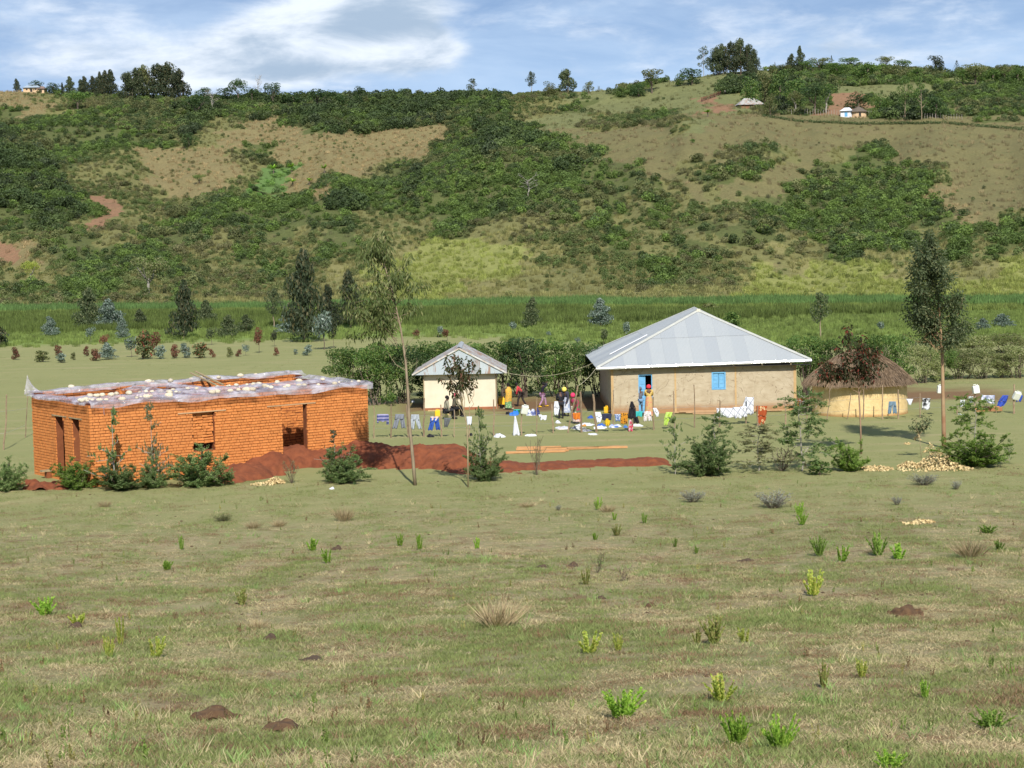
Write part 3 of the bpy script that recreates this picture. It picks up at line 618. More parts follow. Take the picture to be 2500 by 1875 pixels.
        ps = []; st = []; nb = 34
        for i in range(nb):
            a = r.random()*6.28; el = r.uniform(.10, 1.5); L = (.50+.45*math.sin(el)*r.random())*r.uniform(.65, 1.1)
            e = np.array([math.cos(a)*math.cos(el)*.85, math.sin(a)*math.cos(el)*.85, max(.05, math.sin(el))])*L; e[2] = min(e[2]+.06, 1)
            pts = crooked((0.05*math.cos(a), .05*math.sin(a), .0), e, 7, .05, .04, r); st.append(tube(pts, np.linspace(.010, .003, 7), 4))
            for q in range(13):
                k = r.integers(1, 7); d0 = unit((pts[min(k, 6)]-pts[k-1])[None, :])[0]; sd = d0*.7+rdir(1, r)[0]*.75+np.array([0, 0, .25]); sd /= np.linalg.norm(sd); l2 = r.uniform(.07, .17); m = 50; t = r.random((m, 1))
                C = pts[k-1]+(pts[min(k, 6)]-pts[k-1])*r.random()+sd*l2*t+rdir(m, r)*.022; ps.append(leaves(C, sd+rdir(m, r)*.9, r.uniform(.024, .046, m), .013, r))
        P.append(('crown', *join(ps))); P.append(('trunk', *join(st)))
    elif kind == 'spire':
        ps = []; st = [tube(crooked((0, 0, -.03), (.01, 0, .97), 8, .012, 0, r), np.linspace(.014, .004, 8), 5)]
        for i in range(30):
            z = .08+.86*r.random(); a = r.random()*6.28; L = .58*(1.15-z)*r.uniform(.4, 1.15); e = np.array([math.cos(a)*L, math.sin(a)*L, z+.25*L])
            pts = crooked((0, 0, z), e, 5, .06, 0, r); st.append(tube(pts, .0035, 3))
            for q in range(6):
                k = r.integers(1, 5); sd = unit(e[None, :]-np.array([[0, 0, z]]))[0]*.6+rdir(1, r)[0]*.7+np.array([0, 0, .3]); sd /= np.linalg.norm(sd); l2 = r.uniform(.03, .08); m = 36; t = r.random((m, 1)); ps.append(leaves(pts[k-1]+(pts[k]-pts[k-1])*r.random()+sd*l2*t+rdir(m, r)*.012, sd+rdir(m, r)*.8, r.uniform(.018, .036, m), .0105, r))
        P.append(('crown', *join(ps))); P.append(('trunk', *join(st)))
    elif kind == 'feather':
        ps = []; st = [tube(crooked((0, 0, -.03), (.03, 0, .97), 8, .015, 0, r), np.linspace(.010, .003, 8), 5)]
        for i in range(30):
            z = .10+.84*(i/30)+.03*r.random(); a = r.random()*6.28; L = (.52*(1.05-z*.7))*r.uniform(.5, 1.1); e = np.array([math.cos(a)*L, math.sin(a)*L, z+r.uniform(.0, .16)*L])
            pts = crooked((0, 0, z), e, 6, .07, .02, r); st.append(tube(pts, np.linspace(.004, .0015, 6), 3))
            for q in range(10):
                k = r.integers(2, 6); sd = unit(e[None, :]-pts[:1])[0]*.6+rdir(1, r)[0]*np.array([.9, .9, .35]); sd /= np.linalg.norm(sd); l2 = r.uniform(.05, .13); m = 30; t = r.random((m, 1)); ps.append(leaves(pts[k-1]+(pts[k]-pts[k-1])*r.random()+sd*l2*t+rdir(m, r)*.012, sd+rdir(m, r)*.8, r.uniform(.02, .038, m), .009, r))
        P.append(('crown', *join(ps))); P.append(('trunk', *join(st)))
    elif kind == 'twiggy':
        st = []; ps = []
        for i in range(16):
            a = r.random()*6.28; e = np.array([.45*math.cos(a)*r.random()+.05, .45*math.sin(a)*r.random(), r.uniform(.55, 1)]); pts = crooked((0, 0, 0), e, 5, .05, 0, r); st.append(tube(pts, .006, 3))
            m = 26; t = .4+.6*r.random(m); k = t*4; j = np.clip(k.astype(int), 0, 3); fr = (k-j)[:, None]; sp = rdir(m, r); ps.append(leaves(pts[j]*(1-fr)+pts[j+1]*fr+sp*.06*r.random((m, 1)), sp+np.array([0, 0, .6]), .05, .014, r))
        P.append(('crown', *join(ps))); P.append(('trunk', *join(st)))
    elif kind == 'dead':
        st = [tube(crooked((0, 0, -.03), (0, 0, .75), 6, .03, 0, r), np.linspace(.035, .015, 6), 5)]
        for i in range(14):
            z = .3+.45*r.random(); a = r.random()*6.28; e = np.array([.4*math.cos(a), .4*math.sin(a), z+r.uniform(.1, .35)]); pts = crooked((0, 0, z), e, 5, .05, .03, r); st.append(tube(pts, np.linspace(.012, .003, 5), 4))
            for q in range(3): st.append(tube(crooked(pts[3], pts[3]+.18*rdir(1, r)[0]*np.array([1, 1, .5])+np.array([0, 0, .08]), 3, .05, 0, r), .004, 3))
        P.append(('trunk', *join(st)))
    elif kind == 'spiky':
        st = [tube([(0, 0, -.03), (0, 0, .98)], [.02, .005], 5)]; ps = []
        for i in range(34):
            z = .2+.78*i/34; a = i*2.4; L = .45*(1.02-z); e = np.array([math.cos(a)*L, math.sin(a)*L, z-.03]); pts = crooked((0, 0, z), e, 4, .03, 0, r); m = 16; t = .2+.8*r.random(m)
            ps.append(leaves(np.array((0, 0, z))*(1-t[:, None])+e*t[:, None]+rdir(m, r)*.02, rdir(m, r)+np.array([math.cos(a), math.sin(a), 0]), .06, .02, r))
        P.append(('crown', *join(ps))); P.append(('trunk', *join(st)))
    elif kind == 'hedge':
        ps = []; st = []
        for i in range(34):
            a = r.random()*6.28; z = .30+.60*r.random()**.8; q = .40*math.sqrt(r.random())*(1.1-.55*abs(z-.5)); R = .11+.09*r.random()
            ps.append(clump((q*math.cos(a), q*math.sin(a), z), (R, R, R*.6), 130, .042, .020, r, .15, .6))
        for i in range(10):
            a = r.random()*6.28; q = .4*r.random()+.08; ps.append(clump((q*math.cos(a), q*math.sin(a), .06+.22*r.random()), (.09, .09, .07), 70, .04, .02, r, .1, .5))
        for i in range(9):
            a = r.random()*6.28; q = .25*r.random(); st.append(tube(crooked((q*.7*math.cos(a), q*.7*math.sin(a), -.03), (q*2*math.cos(a), q*2*math.sin(a), .75), 6, .04, .02, r), np.linspace(.013, .004, 6), 4))
        P.append(('crown', *join(ps))); P.append(('trunk', *join(st)))
    elif kind == 'banana':
        ps = []
        for i in range(14):
            a = r.random()*6.28; el = r.uniform(.4, 1.3); L = r.uniform(.4, .65); b0 = np.array([0, 0, .35]); t = np.linspace(0, 1, 7)[:, None]
            d = np.array([math.cos(a)*math.cos(el), math.sin(a)*math.cos(el), math.sin(el)]); p = b0+d*L*t; p[:, 2] -= (.35*L*t*t)[:, 0]
            s = np.array([-math.sin(a), math.cos(a), 0])*.075; w = np.sin(PI*np.clip(t*.9+.05, 0, 1)); V = np.concatenate([p-s*w, p+s*w]); ps.append((V, np.array([(j, j+1, j+8, j+7) for j in range(6)])))
        P.append(('crown', *join(ps))); P.append(('trunk', *tube([(0, 0, -.05), (0, 0, .45)], [.05, .03], 6)))
    elif kind in ('weed', 'fern'):
        ps = []; k = 11 if kind == 'weed' else 20
        for i in range(k):
            a = r.random()*6.28; ln = r.uniform(.05, .36) if kind == 'weed' else r.uniform(.1, .6); H = r.uniform(.5, 1); b0 = np.array([.12*math.cos(a), .12*math.sin(a), -.02]); e = np.array([math.cos(a)*ln*.8, math.sin(a)*ln*.8, H]); m = 40; t = (.12+.88*np.linspace(0, 1, m)); p = b0+(e-b0)*t[:, None]; p[:, :2] += (e[:2]*.3*(t*t)[:, None])
            d = unit(rdir(m, r)*.6+unit((e-b0)[None, :])*.8); W = .085 if kind == 'weed' else .07
            ps.append(leaves(p+d*.035, d, (.17 if kind == 'weed' else .20)*(1.15-.7*t), W, r)); V, Q = tube(p[::11], .006, 3); ps.append((V, Q))
        P.append(('leaf_mass', *join(ps)))
    elif kind == 'tussock':
        n = 170; a = r.random(n)*6.28; q = .22*np.sqrt(r.random(n)); base = np.stack([q*np.cos(a), q*np.sin(a), np.zeros(n)-.02], 1); d = rdir(n, r)*.45; d[:, 2] = 1; d[:, :2] += base[:, :2]*2.2
        d = unit(d); L = r.uniform(.5, 1.0, n); P.append(('leaf_mass', *leaves(base+d*L[:, None]*.5, d, L, .018, r)))
    elif kind == 'heath':
        ps = []; st = []
        for i in range(36):
            a = r.random()*6.28; q = .45*math.sqrt(r.random()); e = np.array([q*math.cos(a), q*math.sin(a), r.uniform(.5, 1)*(1-q*.7)]); m = 34; t = .35+.65*r.random(m)[:, None]; C = e*t+rdir(m, r)*.05; ps.append(leaves(C, rdir(m, r)*.6+unit(e[None, :]), .07, .02, r)); st.append(tube([(e[0]*.2, e[1]*.2, -.02), tuple(e*.8)], .006, 3))
        P.append(('crown', *join(ps))); P.append(('trunk', *join(st)))
    return P
_PC = {}
def plant(name, kind, leaf, px, pyb, pyt, wpx, label, cat='tree', group=None, stem=None, bark=None, depth=None, nvar=3):
    """plant standing where the photo shows its foot; height and width measured in photo pixels"""
    p = GP(px, pyb) if depth is None else Vector(AT(px, pyb, depth)); s = F/p.y; h = (pyb-pyt)/s*1.01; w = wpx/s*1.08
    v = int(_R.integers(nvar)); key = (kind, leaf, v, bark)
    if key not in _PC:
        L = []
        for part, V, Q in mk(kind, v+hash(kind) % 1 + 3*len(kind)):
            me = fast_mesh(part, V, Q); me.materials.append(bark if (part == 'trunk' and bark) else m_bark if part == 'trunk' and kind.startswith(('gum', 'tall')) else m_darkbark if part == 'trunk' else LM[leaf]); L.append((part, me))
        _PC[key] = L
    L = _PC[key]
    if len(L) == 1:
        o = link_mesh(name, L[0][1]); o.location = p; o.rotation_euler = (0, 0, _R.random()*6.28); o.scale = (w, w, h); return tagit(o, label, cat, group)
    root = empty(name, p, _R.random()*6.28, label, cat, group); root.scale = (w, w, h)
    for part, me in L: link_mesh(part, me, None, root)
    return root
G1 = 'trees along the skyline ridge'
for a in [
 ('gum_tree', 'gumcone', 'gumdark', 40, 205, 175, 16, 'small dark pointed tree on the ridge just left of the far left house'),
 ('gum_tree', 'gumcone', 'gumdark', 152, 215, 187, 9, 'slim dark pointed tree on the skyline right of the far left house'),
 ('gum_tree', 'gumcone', 'gum', 172, 235, 190, 26, 'pointed gum at the left end of the rising ridge plantation'),
 ('gum_tree', 'gumcone', 'gum', 197, 232, 194, 22, 'small pointed gum near the left end of the ridge plantation'),
 ('gum_tree', 'gumcone', 'gumdark', 208, 240, 190, 26, 'narrow gum in the ridge plantation below the tall pair'),
 ('gum_tree', 'gumcone', 'gumdark', 228, 232, 185, 26, 'middling pointed gum at the foot of the tall ridge trio'),
 ('gum_tree', 'gumcone', 'gumdark', 243, 228, 171, 26, 'leftmost spire of the trio of dark pointed gums on the left ridge'),
 ('gum_tree', 'gumcone', 'gumdark', 256, 228, 167, 28, 'middle spire of the trio of dark pointed gums on the left ridge'),
 ('gum_tree', 'gumcone', 'gumdark', 272, 228, 165, 36, 'rightmost spire of the trio of dark pointed gums on the left ridge'),
 ('gum_tree', 'fullgum', 'gum', 315, 248, 178, 52, 'grey green rounded gum left of the biggest ridge gum'),
 ('gum_tree', 'fullgum', 'gum', 334, 242, 168, 50, 'light green gum in the middle of the left ridge clump'),
 ('gum_tree', 'fullgum', 'olive', 352, 240, 160, 44, 'pointed gum rising just left of the biggest ridge clump'),
 ('gum_tree', 'fullgum', 'gumdark', 385, 235, 150, 60, 'tall dark gum, left part of the biggest crown on the ridge'),
 ('gum_tree', 'fullgum', 'gumdark', 412, 233, 142, 66, 'tallest dark gum at the centre of the biggest clump on the left ridge'),
 ('gum_tree', 'fullgum', 'gumdark', 438, 232, 155, 52, 'dark gum on the right edge of the biggest clump on the left ridge'),
 ('forest_tree', 'broad', 'dark', 582, 252, 190, 44, 'dark leaning forest tree standing above the ridge forest, left of the dead tree'),
 ('dead_tree', 'dead', 'dark', 630, 240, 182, 24, 'bare white dead tree rising out of the ridge forest'),
 ('forest_tree', 'broad', 'dark', 666, 262, 200, 46, 'dark round forest tree just right of the bare dead tree'),
 ('forest_tree', 'broad', 'dark', 775, 268, 216, 84, 'wide dark umbrella tree on the ridge left of the narrow dark tree'),
 ('forest_tree', 'dense', 'dark', 880, 262, 210, 38, 'narrow dark tree standing alone against the cloud at the end of the ridge forest'),
 ('round_bush', 'dense', 'green', 985, 238, 214, 34, 'pair of low green bushes, the left one, on the bare ridge line'),
 ('round_bush', 'dense', 'olive', 1022, 238, 217, 24, 'pair of low olive bushes, the right one, on the bare ridge line'),
 ('round_bush', 'dense', 'olive', 1110, 234, 215, 44, 'low olive bush on the ridge left of the small thatched house'),
 ('gum_tree', 'tallgum', 'gum', 1158, 230, 184, 40, 'small round gum beside the thatched house on the ridge'),
 ('round_bush', 'dense', 'dark', 1216, 248, 214, 34, 'dark bush immediately right of the thatched house on the ridge'),
 ('gum_tree', 'gumstem', 'gum', 1298, 226, 172, 28, 'small lollipop gum on a thin bare stem on the ridge'),
 ('round_bush', 'dense', 'olive', 1342, 236, 196, 42, 'olive brown bush between the two lollipop gums on the ridge'),
 ('gum_tree', 'fullgum', 'gum', 1384, 226, 170, 46, 'larger open gum right of the lollipop tree on the ridge'),
 ('round_bush', 'dense', 'olive', 1437, 228, 198, 32, 'pale ragged bush right of the larger open gum on the ridge'),
 ('round_bush', 'twiggy', 'olive', 1463, 224, 208, 12, 'tiny bush at the right end of the bare ridge line'),
 ('forest_tree', 'broad', 'olive', 1592, 228, 166, 60, 'wide brown topped tree above the grassy slope, left of the bluish bushes'),
 ('round_bush', 'dense', 'dark', 1560, 235, 202, 50, 'dark bush under the brown topped tree'),
 ('round_bush', 'dense', 'dark', 1690, 208, 166, 74, 'wide dark bush below the tall gum plantation on the right ridge'),
 ('round_bush', 'dense', 'green', 1660, 210, 176, 36, 'smaller green bush left of the wide dark ridge bush'),
 ('gum_tree', 'tallgum', 'gum', 1718, 172, 104, 36, 'slim detached gum left of the tall plantation on the right ridge'),
 ('gum_tree', 'fullgum', 'gum', 1748, 184, 118, 44, 'leftmost gum of the tall plantation on the right ridge'),
 ('gum_tree', 'fullgum', 'gum', 1762, 182, 110, 46, 'second gum from the left in the tall right ridge plantation'),
 ('gum_tree', 'fullgum', 'gumdark', 1786, 183, 104, 44, 'middle gum of the tall right ridge plantation'),
 ('gum_tree', 'fullgum', 'gum', 1808, 182, 96, 46, 'tallest gum of the right ridge plantation'),
 ('gum_tree', 'fullgum', 'gum', 1828, 184, 110, 40, 'fifth gum from the left in the right ridge plantation'),
 ('gum_tree', 'fullgum', 'gum', 1842, 186, 122, 28, 'rightmost lower gum of the right ridge plantation'),
 ('gum_tree', 'gumcone', 'gum', 1932, 175, 134, 24, 'short pointed gum beside the taller layered gum on the right ridge'),
 ('gum_tree', 'gumcone', 'gum', 1954, 178, 117, 24, 'taller layered gum on the ridge right of the plantation'),
 ('round_bush', 'broad', 'olive', 2000, 172, 140, 62, 'brownish flat topped tree on the ridge right of the layered gum'),
 ('conifer', 'spiky', 'gumdark', 2030, 160, 128, 22, 'small spiky conifer on the ridge between flat topped bushes'),
 ('conifer', 'spiky', 'gumdark', 1892, 170, 150, 12, 'very small conifer on the ridge just right of the plantation'),
 ('round_bush', 'broad', 'green', 2075, 168, 139, 56, 'green flat topped bush right of the spiky conifer'),
 ('round_bush', 'broad', 'olive', 2160, 170, 135, 44, 'pale round tree on the ridge left of the lone gum'),
 ('round_bush', 'broad', 'green', 2205, 178, 144, 46, 'green tree with a flat top next to the pale round ridge tree'),
 ('gum_tree', 'dense', 'gumdark', 2283, 176, 134, 56, 'lone bushy dark gum on the open part of the right ridge'),
 ('conifer', 'spiky', 'gumdark', 2336, 176, 146, 32, 'open spiky conifer on the ridge right of the lone gum'),
 ('round_bush', 'broad', 'olive', 2382, 206, 153, 68, 'large olive round tree on the right ridge'),
 ('round_bush', 'broad', 'olive', 2452, 196, 156, 56, 'pale spreading tree near the right end of the ridge'),
 ('round_bush', 'broad', 'olive', 1915, 182, 156, 40, 'small olive tree on the ridge left of the short pointed gum'),
 ('round_bush', 'broad', 'green', 1975, 182, 146, 50, 'green rounded tree on the ridge just right of the layered gum'),
 ('round_bush', 'dense', 'green', 2040, 186, 152, 70, 'wide green bush on the ridge below the spiky conifer'),
 ('round_bush', 'dense', 'green', 2120, 190, 152, 80, 'wide green bush filling the ridge between the flat topped and the pale trees'),
 ('round_bush', 'dense', 'olive', 2180, 192, 158, 66, 'wide olive bush on the ridge below the pale round tree'),
 ('round_bush', 'dense', 'green', 2240, 192, 166, 60, 'low green bush on the ridge left of the lone gum'),
 ('round_bush', 'dense', 'green', 2350, 205, 168, 60, 'green bush on the ridge between the open conifer and the big olive tree'),
 ('round_bush', 'dense', 'green', 2425, 206, 168, 70, 'green bush on the ridge right of the large olive tree'),
 ('round_bush', 'dense', 'green', 2485, 206, 166, 60, 'green bush on the ridge cut by the right edge'),
 ('round_bush', 'dense', 'dark', 90, 225, 196, 50, 'dark bush on the ridge right of the little brown shed'),
 ('round_bush', 'dense', 'dark', 130, 225, 194, 50, 'dark bush on the ridge left of the slim pointed tree'),
 ('round_bush', 'dense', 'dark', 500, 250, 214, 60, 'dark rounded bush at the left end of the ridge forest skyline'),
 ('round_bush', 'dense', 'dark', 550, 250, 212, 60, 'dark bush on the forest skyline left of the leaning tree'),
 ('round_bush', 'dense', 'dark', 615, 252, 212, 60, 'dark bush on the forest skyline under the bare dead tree'),
 ('round_bush', 'dense', 'dark', 715, 260, 222, 66, 'dark bush on the forest skyline left of the umbrella tree'),
 ('round_bush', 'dense', 'dark', 830, 262, 230, 60, 'dark bush on the forest skyline right of the umbrella tree'),
]: plant(*a[:7], a[7], 'bush' if 'bush' in a[0] else 'tree', G1, bark=m_greybark if a[1] in ('dead', 'tallgum') else None)
G2 = 'trees round the hill farm'
for a in [
 ('farm_tree', 'dense', 'green', 1835, 262, 180, 60, 'bright green tree left of the tin roofed hill house'),
 ('farm_tree', 'dense', 'olive', 1868, 258, 170, 70, 'tall olive tree behind the tin roofed hill house'),
 ('farm_tree', 'dense', 'green', 1905, 262, 168, 66, 'dark green tree right behind the tin roofed hill house'),
 ('farm_tree', 'dense', 'olive', 1880, 285, 228, 40, 'brownish tree just right of the tin roofed hill house'),
 ('farm_tree', 'dense', 'green', 1940, 268, 190, 70, 'wide green tree in the middle of the hill farm grove'),
 ('farm_tree', 'broad', 'olive', 1943, 276, 220, 40, 'pale stemmed tree with yellow dry leaves in the hill farm grove'),
 ('farm_tree', 'broad', 'dark', 1990, 278, 205, 76, 'flat topped dark tree left of the thatched hill house'),
 ('farm_tree', 'broad', 'green', 2017, 276, 202, 56, 'light green umbrella tree with a pale trunk left of the thatched hill house'),
 ('farm_tree', 'dense', 'dark', 2095, 268, 226, 70, 'low dark tree behind the thatched hill house'),
 ('farm_tree', 'dense', 'green', 2150, 276, 225, 60, 'green tree right behind the thatched hill house'),
 ('farm_tree', 'tallgum', 'green', 2210, 290, 190, 50, 'tall green gum, left of the pair right of the hill houses'),
 ('farm_tree', 'tallgum', 'green', 2250, 292, 190, 46, 'tall green gum, right of the pair right of the hill houses'),
 ('farm_tree', 'dense', 'dark', 2285, 288, 232, 66, 'dark bushy tree at the right end of the hill farm grove'),
 ('banana_plant', 'banana', 'bright', 1728, 285, 258, 32, 'banana plants in the hedge below the tin roofed hill house'),
 ('banana_plant', 'banana', 'bright', 668, 425, 390, 30, 'upper left banana plant in the gully between the brown fields'),
 ('banana_plant', 'banana', 'bright', 712, 420, 388, 30, 'bright banana plant beside the upper one in the gully'),
 ('banana_plant', 'banana', 'bright', 792, 424, 390, 30, 'banana plant standing alone at the right of the gully'),
 ('banana_plant', 'banana', 'bright', 715, 455, 425, 30, 'banana plant above the bright green patch in the gully'),
 ('banana_plant', 'banana', 'bright', 755, 452, 425, 26, 'banana plant at the right edge of the bright green patch'),
 ('banana_plant', 'banana', 'green', 700, 490, 460, 52, 'broad dark green banana clump at the bottom of the gully'),
 ('field_tree', 'dense', 'dark', 460, 360, 320, 44, 'dark round tree at the top edge of the left brown field'),
 ('field_tree', 'broad', 'green', 487, 450, 424, 30, 'small round tree alone in the left brown field'),
 ('field_tree', 'broad', 'green', 190, 270, 220, 70, 'bright green spreading tree below the ridge plantation'),
 ('forest_tree', 'broad', 'dark', 480, 290, 232, 70, 'dark spreading tree at the left end of the ridge forest'),
 ('dead_tree', 'dead', 'dark', 520, 270, 222, 40, 'pale bare branched tree at the left end of the ridge forest'),
 ('grey_tree', 'dead', 'dark', 1290, 480, 430, 60, 'grey leafless bush tree on the middle of the slope'),
 ('grey_tree', 'broad', 'scrub', 365, 720, 622, 92, 'wide grey green tree with a pale trunk at the foot of the left slope'),
 ('field_tree', 'broad', 'yellow', 75, 690, 634, 44, 'pale yellow green tree at the foot of the hill, far left'),
 ('field_tree', 'sapling', 'green', 1490, 402, 385, 16, 'small lone bush in the brown slope right of centre'),
 ('field_tree', 'sapling', 'green', 1525, 308, 295, 14, 'small lone bush on the grassy slope'),
 ('field_tree', 'sapling', 'green', 1691, 350, 339, 14, 'tiny dark bush in the middle of the bare dome'),
 ('field_tree', 'dense', 'green', 1412, 378, 365, 13, 'tiny bush above the slope thicket, left'),
]: plant(*a[:7], a[7], 'tree' if 'tree' in a[0] else 'banana', G2 if 'farm' in a[0] else None, bark=m_greybark if a[1] in ('dead',) or 'pale' in a[7] else None)
# valley floor: gum trees and saplings
G3 = 'gum trees on the valley floor'
for a in [
 ('gumcone', 'gum', 216, 803, 708, 60, 'grey green gum left of the bluish young gum'),
 ('bluecone', 'blue', 270, 803, 734, 62, 'bluish bushy young gum right of the first valley gum'),
 ('bluecone', 'blue', 122, 824, 775, 38, 'small bluish pyramid gum standing in the reeds at far left'),
 ('gumcone', 'gumdark', 450, 828, 692, 62, 'tall slender dark gum with a pale trunk left of centre'),
 ('gumcone', 'gum', 340, 800, 757, 36, 'small dark pointed gum between the bluish gum and the tall slender one'),
 ('gumcone', 'gum', 506, 794, 736, 46, 'light green gum just right of the tall slender one'),
 ('gumstem', 'gum', 669, 802, 705, 52, 'gum with bare stem left of the biggest valley gum'),
 ('gumcone', 'gumdark', 742, 834, 622, 92, 'biggest dark pyramid gum on the valley floor'),
 ('gumcone', 'gumdark', 801, 805, 700, 50, 'dark gum leaning on the right side of the biggest one'),
 ('gumcone', 'gumdark', 856, 800, 668, 60, 'dark pointed gum partly behind the leaning foreground gum'),
 ('gumcone', 'gum', 557, 825, 772, 46, 'low grey gum right of the light green gum'),
 ('gumcone', 'gum', 602, 816, 770, 42, 'low round gum next to the stemmed gum'),
 ('bluecone', 'blue', 716, 818, 757, 68, 'bluish bushy gum at the left foot of the biggest gum'),
 ('stemball', 'blue', 791, 854, 759, 58, 'bluish ball shaped gum on a thin stem behind the brick building'),
 ('stemball', 'gum', 517, 842, 798, 28, 'small dark ball gum on a stem left of the building top'),
 ('bluecone', 'blue', 300, 830, 774, 27, 'small bluish gum next to the bushy young gum'),
 ('sapling', 'gumdark', 4, 846, 797, 46, 'dark sapling cut by the left edge of the picture'),
 ('gumcone', 'gum', 1300, 800, 729, 38, 'dark egg shaped gum in the reeds, left of the bluish one'),
 ('gumcone', 'blue', 1468, 798, 732, 52, 'bluish dark gum in the reeds left of the big tin roof'),
 ('gumstem', 'gum', 2003, 826, 714, 60, 'gum with two pale stems right of the big tin roof'),
 ('stemball', 'blue', 1251, 812, 785, 25, 'small bluish ball sapling above the small house'),
 ('stemball', 'blue', 1071, 824, 796, 23, 'small bluish sapling left of the small house roof'),
 ('stemball', 'red', 1092, 832, 803, 24, 'small reddish sapling beside the bluish one left of the small house'),
 ('sapling', 'red', 1017, 826, 805, 22, 'tiny red sapling above the hedge'),
 ('stemball', 'blue', 1525, 826, 786, 27, 'bluish sapling at the left edge of the big roof'),
 ('stemball', 'blue', 1339, 826, 809, 16, 'tiny bluish sapling between the two houses'),
 ('stemball', 'blue', 1410, 844, 823, 18, 'tiny bluish sapling just above the hedge tops'),
 ('stemball', 'gum', 1474, 842, 803, 26, 'grey sapling above the hedge beside the big roof'),
 ('stemball', 'blue', 2151, 812, 785, 25, 'small bluish sapling above the thatched hut'),
 ('bluecone', 'blue', 2447, 800, 768, 52, 'low bluish dark bushy gum at far right'),
 ('bluecone', 'blue', 2400, 806, 778, 34, 'smaller bluish gum left of the far right one'),
 ('sapling', 'olive', 1735, 765, 740, 60, 'brownish rounded shrub in the reeds behind the roof ridge'),
 ('sapling', 'green', 1790, 800, 762, 50, 'green shrub right of the roof ridge in the reeds'),
]: plant('gum_sapling' if a[3]-a[4] < 60 else 'gum_tree', a[0], a[1], *a[2:6], a[6], 'tree', G3)
G4 = 'row of planted saplings behind the brick building'
for i, a in enumerate([
 ('sapling', 'red', 39, 878, 848, 22, 'dark red sapling, first from the left in the planted row'),
 ('sapling', 'olive', 104, 884, 856, 38, 'low olive sapling clump, second place in the planted row'),
 ('sapling', 'red', 142, 868, 843, 20, 'red sapling above the bluish green one near the left end of the row'),
 ('sapling', 'blue', 150, 886, 862, 30, 'low bluish green sapling near the left end of the row'),
 ('sapling', 'olive', 179, 879, 860, 13, 'narrow olive sapling right of the bluish low one'),
 ('sapling', 'red', 211, 870, 845, 15, 'upright dark red sapling in the left part of the row'),
 ('sapling', 'red', 235, 881, 852, 30, 'red and green bushy sapling left of the blue double one'),
 ('bluecone', 'blue', 264, 878, 838, 38, 'bluish double sapling below the bushy young gum'),
 ('stemball', 'red', 256, 850, 817, 30, 'reddish round sapling directly above the bluish double one'),
 ('stemball', 'blue', 321, 872, 821, 32, 'bluish sapling on a stem left of the tall mixed one'),
 ('sapling', 'redgreen', 349, 877, 806, 52, 'tallest mixed red and green sapling of the row'),
 ('stemball', 'red', 376, 868, 811, 38, 'dark red sapling leaning right beside the tallest mixed one'),
 ('sapling', 'blue', 392, 876, 843, 30, 'low bluish sapling right of the tallest mixed one'),
 ('sapling', 'red', 428, 875, 841, 24, 'dark red sapling in the middle of the row'),
 ('sapling', 'blue', 453, 874, 838, 28, 'bluish sapling in the middle of the row'),
 ('sapling', 'redgreen', 490, 874, 837, 42, 'wide red and green sapling right of the middle'),
 ('sapling', 'red', 518, 873, 852, 16, 'small low red sapling right of the wide one'),
 ('sapling', 'olive', 562, 872, 848, 18, 'olive sapling in the right half of the row'),
 ('sapling', 'red', 583, 871, 853, 16, 'small brown red sapling left of the blue ball one'),
 ('stemball', 'blue', 600, 868, 840, 19, 'small blue ball sapling on a stem in the right half'),
 ('stemball', 'red', 633, 862, 799, 27, 'red topped sapling on a tall thin stem'),
 ('sapling', 'red', 676, 868, 848, 17, 'dark little sapling right of the tall thin stemmed one'),
 ('sapling', 'blue', 722, 866, 852, 12, 'tiny blue sapling near the right end of the row'),
 ('sapling', 'blue', 751, 868, 842, 26, 'rounded blue sapling, last on the right of the row'),
 ('stemball', 'blue', 222, 834, 798, 27, 'bluish sapling above the row below the grey green gum'),
 ('stemball', 'gumdark', 670, 846, 806, 22, 'dark sapling on a stem above the right half of the row'),
 ('stemball', 'gumdark', 815, 850, 775, 30, 'dark stemmed sapling behind the blue ball gum'),
]): plant('planted_sapling', a[0], a[1], *a[2:6], a[6], 'sapling', G4)
# hedge of small trees behind the houses
G5 = 'leafy trees hedging the yard'
for a in [
 ('hedge', 'green', 862, 985, 842, 140, 'leafy hedge tree at the left end, beside the brick building corner', None),
 ('hedge', 'green', 925, 990, 830, 130, 'leafy hedge tree behind the leaning gum trunk', None),
 ('hedge', 'dark', 985, 985, 834, 130, 'darker hedge tree just left of the small house', None),
 ('hedge', 'green', 1060, 975, 828, 140, 'hedge tree behind the left slope of the small roof', 117),
 ('hedge', 'green', 1140, 972, 832, 130, 'hedge tree behind the peak of the small roof', 118),
 ('hedge', 'green', 1225, 970, 826, 120, 'tall hedge tree immediately right of the small roof', None),
 ('hedge', 'dark', 1285, 970, 818, 130, 'tallest dark hedge tree between the two houses', None),
 ('hedge', 'green', 1350, 968, 826, 120, 'hedge tree in the middle between the two houses', None),
 ('hedge', 'green', 1410, 968, 832, 120, 'hedge tree behind the clothes line between the houses', None),
 ('hedge', 'dark', 1465, 968, 838, 110, 'dark hedge tree touching the left eave of the big house', None),
 ('hedge', 'green', 1962, 968, 812, 110, 'hedge tree directly right of the big house', None),
 ('hedge', 'green', 2030, 966, 822, 110, 'hedge tree behind the left side of the thatched hut', None),
 ('hedge', 'green', 2110, 960, 810, 120, 'hedge tree behind the red flushed sapling', 125),
 ('hedge', 'green', 2190, 955, 812, 100, 'hedge tree behind the peak of the thatched hut', 128),
]: plant('hedge_tree', 'hedge', a[1], *a[2:6], a[6], 'tree', G5, depth=a[7])
G6 = 'scrub bushes right of the hut'
